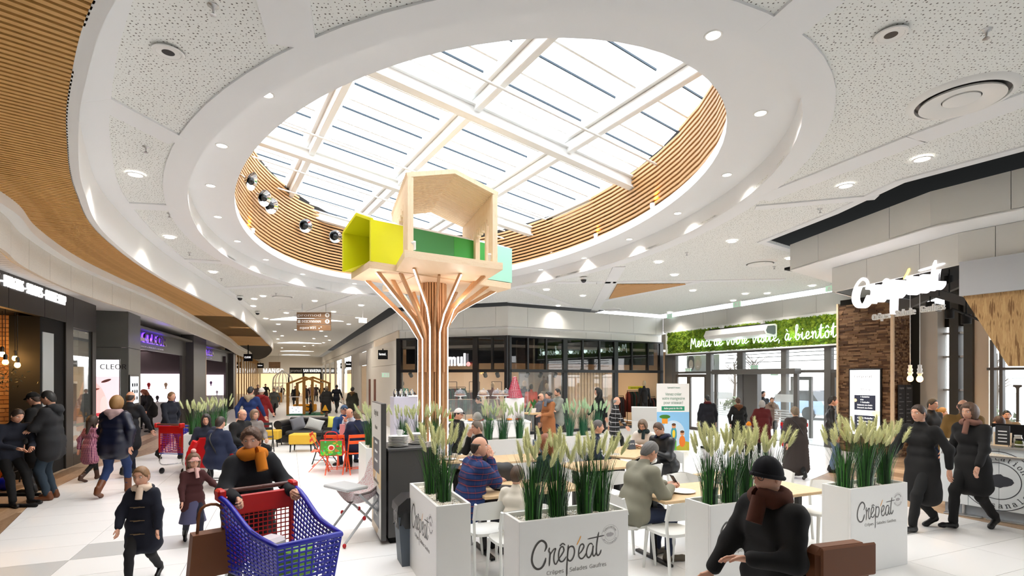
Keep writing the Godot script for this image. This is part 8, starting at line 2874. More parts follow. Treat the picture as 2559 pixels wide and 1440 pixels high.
	st("woman in a red coat and white knitted hat walking up the mall",652,966,17.5,PI,{"f":1,"top":cl(0.48,0.03,0.04),"hem":0.4,"leg":blk,"fat":0.03,"hair":["none",grey],"hat":["knit",cl(0.85,0.83,0.8)],"pose":"walk","hood":cl(0.48,0.03,0.04)})
	st("woman in a grey waistcoat walking towards us down the mall",686,967,28.0,0.1,{"f":1,"top":cl(0.3,0.31,0.3),"hem":0.25,"leg":blk,"hair":["short",cl(0.5,0.4,0.25)],"pose":"walk"})
	person("child in black kneeling inside the timber play frame",at(777,1036,29.3)*Vector3(1,0,1),-1.4,{"h":1.15,"pose":"kneel","top":blk,"leg":blk,"hair":["short",dark],"rh":Vector3(-0.15,0.75,0.4)})
	st("woman in a black coat over a yellow skirt walking up the mall",816,964,27.0,PI,{"f":1,"top":blk,"hem":0.42,"fat":0.04,"skirt":cl(0.75,0.55,0.08),"leg":cl(0.3,0.2,0.16),"hair":["bob",cl(0.4,0.32,0.22)],"pose":"walk"})
	st("man in a dark blue jacket walking up the mall by the shop doors",841,960,31.0,PI,{"top":navy,"leg":cl(0.16,0.18,0.2),"hair":["short",dark],"pose":"walk"})
	st("person in a khaki parka with a fur hood beside the timber door",881,967,24.0,PI,{"f":1,"top":cl(0.13,0.13,0.09),"hem":0.38,"fat":0.02,"hood":cl(0.35,0.25,0.12),"leg":jean,"hair":["curly",dark]})
	for q in [[645,960,36.0,0.35,"pale pink"],[664,958,42.0,0.08,"black"],[738,963,36.0,0.04,"black behind the play frame"],[765,962,40.0,0.14,"dark grey"],[778,960,44.0,0.5,"rose"],[790,960,46.0,0.2,"brownish"],[806,961,43.0,0.06,"near black"],[706,962,50.0,0.25,"greyish"]]:
		st("distant shopper in %s clothes far up the mall" % q[4],q[0],q[1],q[2],0.5,{"top":Color(q[3],q[3]*0.8,q[3]*0.78),"hem":0.2,"leg":blk,"hair":["short",brown],"pose":"walk"})
	person("man in a blue cap and blue shirt eating at the orange table",W(-4.25,13.2),0.9,{"pose":"sit","top":cl(0.13,0.26,0.45),"leg":jean,"hair":["short",grey],"hat":["cap",cl(0.22,0.3,0.4)],"lh":Vector3(0.02,1.12,0.22),"h":1.8})
	person("balding man in a pale shirt bent towards his food at the orange table",W(-3.85,13.0),-0.4,{"pose":"sit","top":cl(0.7,0.72,0.76),"leg":jean,"hair":["bald",cl(0.2,0.14,0.1)],"lean":0.3,"lh":Vector3(0.03,1.02,0.34),"rh":Vector3(-0.05,1.02,0.34)})
	person("curly haired woman in a navy coat with a tan strap, back to us on an orange chair",W(-3.4,11.7),PI+0.45,{"f":1,"fat":0.05,"pose":"sit","top":cl(0.06,0.1,0.22),"hem":0.3,"leg":blk,"hair":["curly",cl(0.42,0.32,0.2)],"strap":cl(0.55,0.28,0.16),"h":1.72})
	person("balding man in a blue jumper with thin red stripes, hand at his chin",W(-0.52,6.2),2.05,{"pose":"sit","top":stripe,"fat":0.04,"leg":cl(0.2,0.21,0.25),"hair":["bald",cl(0.16,0.1,0.07)],"lean":0.2,"hy":-0.35,"h":1.8,"hp":-0.05,"rh":Vector3(-0.02,1.08,0.28),"lh":Vector3(0.16,0.8,0.36)})
	person("small boy in a white shirt seated with his back to us",W(0.02,5.5),PI-0.3,{"h":1.24,"pose":"sit","top":cl(0.86,0.83,0.78),"hem":0.12,"leg":cl(0.12,0.13,0.18),"hair":["short",cl(0.3,0.2,0.13)],"lean":0.2})
	person("red haired woman in dark green behind the tall grass",W(0.52,6.95),-2.2,{"f":1,"pose":"sit","top":cl(0.03,0.16,0.14),"leg":blk,"hair":["long",cl(0.55,0.27,0.12)],"rh":Vector3(-0.18,1.1,0.3),"h":1.66})
	person("short haired woman in a black jumper resting her mouth on her hand",W(-0.5,8.85),-1.1,{"f":1,"pose":"sit","top":blk,"leg":blk,"hair":["short",cl(0.4,0.34,0.28)],"rh":Vector3(-0.02,1.1,0.23),"hp":0.1})
	person("person in a grey knitted hat and pale striped jumper behind the woman in black",W(-0.68,10.3),PI,{"f":1,"pose":"sit","top":cl(0.7,0.7,0.68),"leg":blk,"hair":["none",grey],"hat":["knit",cl(0.6,0.6,0.58)],"h":1.8})
	person("person in a white and black cap seated near the timber trunk",W(-1.25,11.5),1.2,{"pose":"sit","top":blk,"leg":blk,"hair":["short",dark],"hat":["cap",cl(0.85,0.85,0.85)],"h":1.84})
	person("grey haired man in a navy jacket looking aside behind the tall grass",W(1.36,8.95),1.45,{"pose":"sit","top":cl(0.07,0.11,0.2),"hem":0.12,"leg":blk,"hair":["short",cl(0.35,0.33,0.32)]})
	person("woman in a white coat and glasses sharing a table with the leather jacket",W(2.62,10.3),-0.55,{"f":1,"pose":"sit","top":cl(0.84,0.8,0.76),"hem":0.15,"leg":blk,"hair":["bob",cl(0.42,0.33,0.25)],"glasses":1,"lean":0.3,"hp":0.25,"h":1.62,"scarf":cl(0.03,0.12,0.13),"lh":Vector3(0.02,0.86,0.4),"rh":Vector3(-0.08,0.86,0.38)})
	person("young man in a dark leather jacket leaning over his phone",W(2.72,9.2),-0.95,{"pose":"sit","top":cl(0.1,0.11,0.125),"shine":1,"hem":0.12,"hood":cl(0.08,0.1,0.2),"leg":cl(0.06,0.06,0.07),"hair":["short",cl(0.3,0.2,0.14)],"lean":0.32,"hp":0.3,"lh":Vector3(0.05,0.84,0.42),"rh":Vector3(-0.1,0.84,0.4)})
	person("grey haired man in a grey jumper reading his phone at the timber table",W(1.36,6.0),1.9,{"h":1.8,"pose":"sit","top":cl(0.5,0.49,0.43),"leg":cl(0.07,0.12,0.24),"jeans":1,"shoe":cl(0.3,0.27,0.22),"hair":["short",cl(0.4,0.39,0.38)],"lean":0.28,"hp":0.3,"lh":Vector3(0.05,0.82,0.47),"rh":Vector3(-0.08,0.81,0.45),"fat":0.03,"grip":1})
	st("dark haired woman in a camel coat and grey scarf at the high table",1372,978,14.5,-0.9,{"f":1,"top":cl(0.58,0.36,0.2),"hem":0.35,"leg":blk,"hair":["bun",dark],"scarf":cl(0.36,0.37,0.4),"scarfr":1.3,"lh":Vector3(0.05,1.1,0.3)})
	st("bearded man in a pale grey jacket with folded arms by the shop glass",1396,970,15.6,-1.2,{"top":cl(0.52,0.53,0.5),"hem":0.15,"leg":jean,"jeans":1,"hair":["short",dark],"beard":1,"lh":Vector3(-0.06,1.17,0.17),"rh":Vector3(0.08,1.13,0.19),"pole":Vector3(0.9,-0.5,0.2)})
	st("balding man in grey talking to the woman in the camel coat",1350,982,15.3,1.2,{"top":cl(0.35,0.35,0.38),"leg":blk,"hair":["bald",brown]})
	st("stand keeper in black behind the cake counter glass",1210,988,15.4,-1.2,{"top":blk,"leg":blk,"hair":["short",dark],"lean":0.25})
	st("stand keeper with short dark hair behind the tall white counter",1035,980,15.8,0.1,{"top":cl(0.2,0.25,0.27),"leg":blk,"hair":["short",brown]})
	st("long dark haired woman in black hurrying past the ribbed screen",1500,966,16.2,-1.4,{"f":1,"pose":"walk","top":blk,"hem":0.35,"leg":blk,"hair":["long",cl(0.03,0.03,0.03)]})
	st("bald man in a black and white striped jumper walking past the grass",1536,988,14.0,1.5,{"pose":"walk","top":bw,"hem":0.2,"leg":blk,"hair":["bald",grey]})
	st("man in a long navy coat and pale jeans facing the glass doors",1769,986,15.5,PI,{"top":cl(0.06,0.07,0.11),"hem":0.35,"fat":0.02,"leg":pale_jean,"hair":["short",dark],"scarf":cl(0.3,0.06,0.07)})
	st("person in a dark coat with a brown fur collar walking to the doors",1846,990,15.0,PI-0.25,{"f":1,"pose":"walk","top":cl(0.05,0.06,0.06),"hem":0.4,"leg":blk,"hood":cl(0.35,0.2,0.08),"hair":["bun",cl(0.3,0.18,0.1)]})
	st("man in black coming in through the automatic doors",1905,974,18.6,0.2,{"pose":"walk","top":blk,"hem":0.2,"leg":blk,"hair":["short",dark]})
	st("white haired woman in a dark red coat heading for the doors",1905,998,14.4,PI-0.4,{"f":1,"fat":0.04,"pose":"walk","top":cl(0.32,0.025,0.03),"hem":0.35,"leg":blk,"hair":["bob",cl(0.7,0.69,0.67)]})
	st("small child in a mustard hat beside the dark red coat",1872,1054,13.6,PI-0.3,{"top":cl(0.24,0.12,0.1),"hem":0.2,"leg":blk,"hair":["none",brown],"hat":["knit",cl(0.82,0.5,0.05)]})
	st("woman wrapped in a beige scarf coming in through the doors",1929,990,17.6,-0.3,{"f":1,"pose":"walk","top":cl(0.48,0.4,0.36),"hem":0.3,"leg":blk,"hair":["bun",cl(0.4,0.28,0.2)],"scarf":cl(0.5,0.42,0.36),"scarfr":1.5})
	st("older woman in a long grey brown quilted coat with a tan strap, from behind",1990,1013,11.0,PI-0.1,{"f":1,"fat":0.06,"pose":"walk","top":cl(0.2,0.17,0.16),"puff":0.006,"hem":0.62,"leg":blk,"hair":["curly",cl(0.48,0.4,0.3)],"strap":cl(0.42,0.15,0.1)})
	st("man in a black leather jacket and pale jeans looking towards the pancake stand",2078,988,11.7,1.15,{"top":cl(0.035,0.035,0.04),"shine":1,"hem":0.1,"leg":pale_jean,"jeans":1,"hair":["short",cl(0.12,0.09,0.07)],"fat":0.01})
	st("man in a black beanie and dark clothes with a tan bag, walking past close by",1938,1128,3.3,-1.25,{"pose":"walk","top":cl(0.04,0.035,0.035),"hem":0.3,"leg":cl(0.02,0.02,0.022),"hair":["none",dark],"hat":["beanie",cl(0.03,0.03,0.06)],"glasses":1,"fat":0.03,"scarf":cl(0.3,0.14,0.07),"scarfr":1.5,"lh":Vector3(0.1,1.1,0.3)})
	st("man in a long black coat striding past the pancake stand",2305,1003,7.3,-1.3,{"pose":"walk","top":blk,"hem":0.4,"leg":cl(0.04,0.045,0.05),"hair":["short",brown]})
	st("woman in a black coat, leggings and black flat shoes walking by the counter",2432,1000,7.35,-1.3,{"f":1,"pose":"walk","step":-1.0,"top":blk,"hem":0.3,"leg":cl(0.03,0.03,0.035),"hair":["bob",cl(0.35,0.24,0.17)],"scarf":cl(0.5,0.35,0.3)})
	st("dark haired man in a black jacket standing before the white posts",2328,995,10.4,0.25,{"top":cl(0.06,0.055,0.055),"leg":jean,"hair":["short",dark]})
	st("fair haired woman with a bun at the pancake stand",2352,1017,10.9,0.9,{"f":1,"top":cl(0.5,0.42,0.3),"leg":blk,"hair":["bun",cl(0.6,0.42,0.15)]})
	st("balding man in a mustard tan coat at the pancake counter, from behind",2408,997,8.9,PI-0.6,{"top":cl(0.45,0.34,0.16),"hem":0.25,"fat":0.05,"leg":cl(0.05,0.06,0.1),"hair":["bald",cl(0.2,0.13,0.09)]})
	st("stand keeper in beige behind the pancake counter",2516,1024,10.6,-0.6,{"top":cl(0.55,0.47,0.36),"leg":blk,"hair":["short",dark],"beard":1})
	st("dark haired customer in black by the till, from behind",2500,1040,9.9,PI,{"f":1,"top":blk,"leg":blk,"hair":["short",cl(0.2,0.1,0.07)]})
func trolley(pos: Vector3,yaw: float,label: String,s:=1.0)->Node3D:
	var t:=thing("shopping_trolley",label,"trolley",pos,yaw)
	t.scale=Vector3.ONE*s
	var blue:=mat("trolley_blue",Color(0.09,0.11,0.62),0.4)
	var red:=mat("trolley_red",Color(0.75,0.05,0.03),0.4)
	var R:=func(u: float,v: float,side: float)->Vector3:
		var w:=lerpf(0.29,0.22,u)*lerpf(0.86,1.0,v)
		return Vector3(side*w,lerpf(lerpf(0.42,0.52,u),lerpf(1.0,0.84,smoothstep(0.0,0.7,u)),v),lerpf(-0.46,0.52+0.06*v,u))
	var bars:=MB.new()
	for side in [-1.0,1.0]:
		for k in 14:
			bars.bar(R.call(0.0,k/13.0,side),R.call(0.5,k/13.0,side),0.012,0.012).bar(R.call(0.5,k/13.0,side),R.call(1.0,k/13.0,side),0.012,0.012)
		for k in 16:
			bars.bar(R.call(k/15.0,0.0,side),R.call(k/15.0,1.0,side),0.008,0.008,Vector3(1,0,0))
	for k in 10:
		bars.bar(R.call(1.0,k/9.0,-1.0),R.call(1.0,k/9.0,1.0),0.012,0.012)
		bars.bar(R.call(1.0,0.0,-1.0).lerp(R.call(1.0,0.0,1.0),k/9.0),R.call(1.0,1.0,-1.0).lerp(R.call(1.0,1.0,1.0),k/9.0),0.01,0.01,Vector3(1,0,0))
		bars.bar(R.call(k/9.0,0.0,-1.0),R.call(k/9.0,0.0,1.0),0.012,0.012)
	obj("basket_bars",bars,blue,t)
	var rim:=[]
	for k in 9:
		rim.append(R.call(k/8.0,1.0,-1.0))
	for k in 9:
		rim.append(R.call(1.0-k/8.0,1.0,1.0))
	obj("rim",MB.new().tube(rim,0.02,10),blue,t)
	var flap:=MB.new()
	flap.b2(Vector3(-0.27,0.84,-0.48),Vector3(0.27,1.0,-0.455),0.01).b2(Vector3(-0.28,0.44,-0.48),Vector3(-0.24,1.0,-0.455),0.008).b2(Vector3(0.24,0.44,-0.48),Vector3(0.28,1.0,-0.455),0.008)
	for k in 11:
		flap.b2(Vector3(-0.24,0.46+k*0.036,-0.472),Vector3(0.24,0.468+k*0.036,-0.462))
	for k in 13:
		flap.b2(Vector3(-0.226+k*0.036,0.44,-0.47),Vector3(-0.219+k*0.036,0.84,-0.464))
	obj("flap",flap,red,t)
	obj("handle",MB.new().tube([Vector3(-0.29,1.03,-0.53),Vector3(0.29,1.03,-0.53)],0.02,12),mat("handle_grey",Color(0.35,0.2,0.17),0.4),t)
	for side in [-1.0,1.0]:
		obj("handle_bracket",MB.new().b2(Vector3(side*0.28-0.03,0.96,-0.56),Vector3(side*0.28+0.03,1.06,-0.44),0.015),red,t)
		obj("chassis",MB.new().tube(smooth([Vector3(side*0.25,0.46,-0.42),Vector3(side*0.26,0.22,-0.46),Vector3(side*0.22,0.16,-0.2),Vector3(side*0.17,0.17,0.5),Vector3(side*0.19,0.5,0.42)],4),0.012,8),M_.chrome,t)
		for z in [-0.42,0.46]:
			obj("wheel",MB.new().lathe([Vector2(0,-0.018),Vector2(0.05,-0.018),Vector2(0.062,-0.01),Vector2(0.062,0.01),Vector2(0.05,0.018),Vector2(0,0.018)],18,Transform3D(Basis(Vector3(0,0,1),PI/2),Vector3(side*(0.25 if z<0 else 0.17),0.062,z))),M_.blackframe,t)
	return t
func extras()->void:
	var tf:=trolley(W(-1.9,4.32),0.75,"big blue and red shopping trolley pushed by the woman with the mustard scarf",1.08)
	var tb:=trolley(W(-7.3,11.9),PI-0.15,"blue and red shopping trolley parked beside the tall planter",1.05)
	trolley(W(7.0,13.2),PI-0.4,"blue shopping trolley pushed towards the doors by the dark red coat",0.95)
	for q in [[tf,Vector3(0.02,0.5,0.28),Color(0.5,0.72,0.2),"lime green packet lying in the big trolley"],[tf,Vector3(-0.05,0.48,-0.1),Color(0.82,0.78,0.8),"white carton lying in the big trolley"],[tb,Vector3(0.06,0.5,0.0),Color(0.6,0.35,0.04),"ochre bag standing in the parked trolley"],[tb,Vector3(-0.12,0.48,0.05),Color(0.35,0.2,0.5),"purple packet standing in the parked trolley"]]:
		var p:=obj("packet",MB.new().b2(Vector3(-0.11,0,-0.09),Vector3(0.11,0.24,0.09),0.03),mat("packet"+q[2].to_html(false),q[2],0.5))
		p.transform=q[0].transform*Transform3D(Basis(Vector3.UP,0.4),q[1])
		tag(p,q[3],"packet")
	var hb:=thing("handbag","large tan brown bag carried beside the big trolley","bag",W(-2.52,4.42,0.45),0.7)
	obj("body",MB.new().prism(PackedVector2Array([Vector2(-0.17,0),Vector2(0.17,0),Vector2(0.14,0.36),Vector2(-0.14,0.36)]),-0.07,0.07),mat("tan_bag",Color(0.45,0.25,0.1),0.55),hb)
	obj("handle",MB.new().tube(smooth([Vector3(-0.1,0.35,0),Vector3(-0.07,0.56,0),Vector3(0.07,0.56,0),Vector3(0.1,0.35,0)],4),0.012,8),mat("tan_bag"),hb)
	var b2:=thing("shoulder_bag","tan leather shoulder bag of the man in the black beanie","bag",W(1.92,3.12,0.82),0.3)
	obj("body",MB.new().b2(Vector3(-0.2,0,-0.07),Vector3(0.2,0.3,0.07),0.04),mat("tan_bag"),b2)
	obj("flap",MB.new().b2(Vector3(-0.205,0.12,0.065),Vector3(0.205,0.31,0.085),0.01),mat("tan_bag"),b2)
	var rs:=thing("rucksack","dark grey rucksack standing on the striped man's table","rucksack",W(-0.12,6.95,0.46),0.3)
	var rc:=MB.new()
	nets(rc,[[Vector3(-0.08,0.14,0),Vector3(-0.06,0.42,0.0),0.13,0.1],[Vector3(0.08,0.14,0),Vector3(0.06,0.42,0.0),0.13,0.1],[Vector3(-0.06,0.14,0.12),Vector3(0.06,0.14,0.12),0.07,0.07]],0.014,0.05,0.003)
	obj("body",rc,mat("rucksack_grey",Color(0.2,0.2,0.2),0.7),rs)
	for s in [-0.07,0.07]:
		obj("strap",MB.new().tube(smooth([Vector3(s,0.5,-0.08),Vector3(s,0.4,-0.17),Vector3(s,0.1,-0.12)],4),0.014,6,true,0.5),M_.black,rs)
	for q in [[W(1.36,6.0),1.9,Vector3(-0.015,0.90,0.56),"phone held by the man in the grey jumper"],[W(2.72,9.2),-0.95,Vector3(-0.02,0.92,0.52),"phone held by the man in the leather jacket"]]:
		var ph:=thing("phone","dark mobile "+q[3],"phone")
		ph.transform=Transform3D(Basis(Vector3.UP,q[1]),q[0])*Transform3D(Basis(Vector3.RIGHT,-0.6),q[2])
		obj("case",MB.new().b2(Vector3(-0.036,-0.07,-0.005),Vector3(0.036,0.07,0.004),0.003),M_.blackframe,ph)
		obj("screen",MB.new().b2(Vector3(-0.032,-0.064,0.004),Vector3(0.032,0.064,0.0045)),glow("phone_screen",Color(0.6,0.75,0.95),0.6),ph)
	var bl:=thing("balloon","blue balloon lying on the timber floor at the restaurant's edge","balloon",on(12,1226)+Vector3(0,0.0,0),0.0)
	obj("skin",MB.new().ellipsoid(Vector3(0,0.125,0),Vector3(0.135,0.125,0.125),20,14),mat("balloon_blue",Color(0.04,0.1,0.62),0.25),bl)
	obj("knot",MB.new().ellipsoid(Vector3(0.14,0.09,0),Vector3(0.018,0.014,0.014),8,6),mat("balloon_blue"),bl)
	for q in [[50,1240,"nearer the folded-arms man's feet"],[36,1268,"lower one at the picture's edge"]]:
		var r:=obj("barrier_rod",MB.new().tube([Vector3(-0.6,0.03,0),Vector3(0.34,0.03,0)],0.028,12).ellipsoid(Vector3(0.34,0.03,0),Vector3(0.035,0.03,0.03),10,6),M_.black,self,on(q[0],q[1]),0.02)
		tag(r,"black rod lying on the timber floor, "+q[2],"rod")
	for q in [[66,1212,Color(0.08,0.08,0.08),"black metal bar stool with a grey fur coat over it",0.74],[40,1192,Color(0.95,0.42,0.04),"orange metal stool behind the black one",0.5]]:
		var t:=thing("metal_stool",q[3],"stool",on(q[0],q[1])+Vector3(-0.1,0,-0.15),0.4)
		var m:=mat("stool"+q[2].to_html(false),q[2],0.4)
		var H:float=q[4]
		obj("seat",MB.new().b2(Vector3(-0.16,H-0.03,-0.16),Vector3(0.16,H,0.16),0.012),m,t)
		for sx in [-1.0,1.0]:
			for sz in [-1.0,1.0]:
				obj("leg",MB.new().tube([Vector3(sx*0.21,0,sz*0.21),Vector3(sx*0.13,H-0.02,sz*0.13)],[0.014,0.026],8),m,t)
			obj("stretcher",MB.new().tube([Vector3(sx*0.18,0.25,-0.18),Vector3(sx*0.18,0.25,0.18)],0.009,6),m,t)
		if H>0.6:
			var ct:=thing("fur_coat","grey brown fur coat thrown over the black bar stool","coat",t.position,0.4)
			var cm:=MB.new()
			nets(cm,[[Vector3(-0.16,H+0.03,0),Vector3(0.16,H+0.03,0),0.07,0.07],[Vector3(-0.2,H,0.1),Vector3(-0.24,H-0.3,0.16),0.08,0.05],[Vector3(0.2,H,0.1),Vector3(0.26,H-0.34,0.12),0.09,0.05],[Vector3(0.05,H,0.17),Vector3(0.06,H-0.3,0.23),0.08,0.04]],0.016,0.06,0.008)
			obj("fur",cm,mat("fur_grey",Color.WHITE,1.0,{"noise":[0.2,[Color(0.2,0.18,0.15),Color(0.38,0.35,0.31)],Vector3(9,9,9)]}),ct)
	var ol:=thing("olive_tree","olive tree crown reaching in before the brick wall","tree",W(-9.75,9.7))
	obj("trunk",MB.new().tube([Vector3(0,0,0),Vector3(0.05,1.0,0),Vector3(0.1,1.9,0)],[0.05,0.04,0.025],8),mat("bark"),ol)
	var lv:=MB.new()
	for k in 700:
		var c:=Vector3(rng.randfn()*0.22,2.1+rng.randfn()*0.12,rng.randfn()*0.2)
		var u:=Vector3(rng.randfn(),rng.randfn()*0.6,rng.randfn()).normalized()*0.04
		var v:=u.cross(Vector3(rng.randfn(),1,rng.randfn())).normalized()*0.008
		lv.quad(c-u,c-v,c+u,c+v)
	obj("leaves",lv,mat("olive_leaf",Color(0.2,0.27,0.2),0.6),ol)
	cake_stand()
	var ps:=thing("poster_stand","tall white poster stand about making bird feeders","poster stand",at(1642,1127,15.0)*Vector3(1,0,1),0.0)
	var w:=0.92
	obj("board",MB.new().b2(Vector3(0,0.02,-0.04),Vector3(w,1.92,-0.002),0.004),M_.white,ps)
	var im:=blank(192,400,Color(0.95,0.95,0.94))
	im.fill_rect(Rect2i(0,170,192,230),Color(0.55,0.77,0.93))
	im.fill_rect(Rect2i(28,136,136,26),Color(0.05,0.55,0.4))
	disc(im,165,385,50,40,Color(0.75,0.72,0.2))
	disc(im,95,300,70,80,Color(0.8,0.89,0.96))
	im.fill_rect(Rect2i(30,200,34,40),Color(0.94,0.6,0.15))
	disc(im,47,198,32,12,Color(0.25,0.5,0.15))
	for q in [[100,262,Color(0.25,0.6,0.65),46],[150,305,Color(0.93,0.5,0.15),34],[52,330,Color(0.85,0.4,0.5),30]]:
		disc(im,q[0],q[1]+40,18,q[3],q[2])
		disc(im,q[0],q[1]-8,12,14,Color(0.86,0.6,0.42))
		disc(im,q[0],q[1]-17,12,8,Color(0.35,0.2,0.1))
	im.fill_rect(Rect2i(84,340,32,60),Color(0.4,0.75,0.3))
	disc(im,100,300,9,24,Color(0.95,0.8,0.2))
	picture("print",ps,im,w,1.9,Transform3D(Basis.IDENTITY,Vector3(0,0.02,0)))
	var gn:=mat("poster_green",Color(0.25,0.5,0.4),0.6)
	for q in [["Samedi 9 mars",0.3,1.78,0.045,0.36],["Venez créer",0.24,1.58,0.075,0.46],["votre mangeoire",0.15,1.46,0.075,0.64],["pour oiseaux !",0.2,1.34,0.075,0.54]]:
		lettered(ps,q[0],q[1],q[2],q[3],gn,0.003,0.003,400,q[4])
	lettered(ps,"Atelier gratuit de 14h à 18h",0.2,1.19,0.05,M_.white,0.003,0.003,700,0.52)
	var mp:=thing("map_desk","white bent information desk with a timber edge beside the poster stand","desk",at(1612,1104,16.5)*Vector3(1,0,1),-0.25)
	var prof:=PackedVector2Array([Vector2(0.25,0),Vector2(0.31,0),Vector2(0.12,0.75),Vector2(-0.33,1.2),Vector2(-0.38,1.17),Vector2(0.05,0.72)])
	obj("sheet",MB.new().prism(prof,-0.4,0.4,Transform3D(Basis(Vector3(0,0,-1),Vector3(0,1,0),Vector3(1,0,0)),Vector3.ZERO)),M_.trimwhite,mp)
	obj("edge",MB.new().bar(Vector3(0.41,0.74,-0.09),Vector3(0.41,1.19,0.35),0.02,0.05),M_.oak0,mp)
	var ht:=thing("high_table","small round high table with a pink flower pot","table",at(1338,1031,14.9)*Vector3(1,0,1))
	obj("top",MB.new().lathe([Vector2(0,1.06),Vector2(0.33,1.06),Vector2(0.34,1.08),Vector2(0.33,1.1),Vector2(0,1.1)],24),M_.ply,ht)
	obj("leg",MB.new().tube([Vector3.ZERO,Vector3(0,1.06,0)],0.03,10),M_.blackframe,ht)
	obj("foot",MB.new().lathe([Vector2(0.22,0),Vector2(0.2,0.02),Vector2(0,0.03)],20),M_.blackframe,ht)
	var fp:=thing("potted_plant","small green plant in a pink pot on the high table","plant",ht.position+Vector3(-0.05,1.1,0.05))
	obj("pot",MB.new().lathe([Vector2(0,0),Vector2(0.06,0),Vector2(0.08,0.13),Vector2(0.07,0.13),Vector2(0,0.1)],16),mat("pink_pot",Color(0.85,0.2,0.35),0.4),fp)
	var pm:=MB.new()
	for k in 24:
		var an:=k*2.4
		MBblade(pm,Vector3(0,0.1,0),Vector3(cos(an),0,sin(an)),0.22+0.1*(k % 3)/2.0,0.5,0.022)
	obj("leaves",pm,mat("plant_leaf",Color(0.2,0.5,0.2),0.6),fp)
	for q in [[1352,10.9,-0.4,"blue grey upholstered tub chair before the high table"],[1110,11.6,0.5,"blue grey upholstered tub chair near the timber trunk"]]:
		var t:=thing("tub_chair",q[3],"armchair",at(q[0],1000,q[1])*Vector3(1,0,1),q[2]+PI)
		var fm:=mat("tub_cloth",Color.WHITE,0.95,{"noise":[0.1,[Color(0.3,0.33,0.38),Color(0.42,0.45,0.5)],Vector3(5,5,5)]})
		var o:=[]
		var inn:=[]
		for r in 6:
			for k in 17:
				var an:=lerpf(-2.2,2.2,k/16.0)
				var hgt:float=[0.05,0.2,0.4,0.6,0.74,0.78][r]+(0.06*cos(an) if r>2 else 0.0)
				var rad:float=[0.34,0.36,0.37,0.38,0.38,0.33][r]
				o.append(Vector3(sin(an)*rad,hgt,-cos(an)*rad))
				inn.append(Vector3(-sin(an)*(rad-0.08),hgt,-cos(an)*(rad-0.08)))
		o.reverse()
		var orow:=[]
		for r in range(5,-1,-1):
			orow.append_array(o.slice(r*17,r*17+17))
		obj("shell",MB.new().grid(orow,6,17).grid(inn,6,17),fm,t)
		obj("seat",MB.new().lathe([Vector2(0,0.1),Vector2(0.3,0.1),Vector2(0.32,0.38),Vector2(0.28,0.44),Vector2(0,0.45)],24),fm,t)
	play_frame()
func MBblade(mb:MB,p:Vector3,d:Vector3,h:float,l:float,w:float)->void:
	blade(mb,p,d,h,l,w)
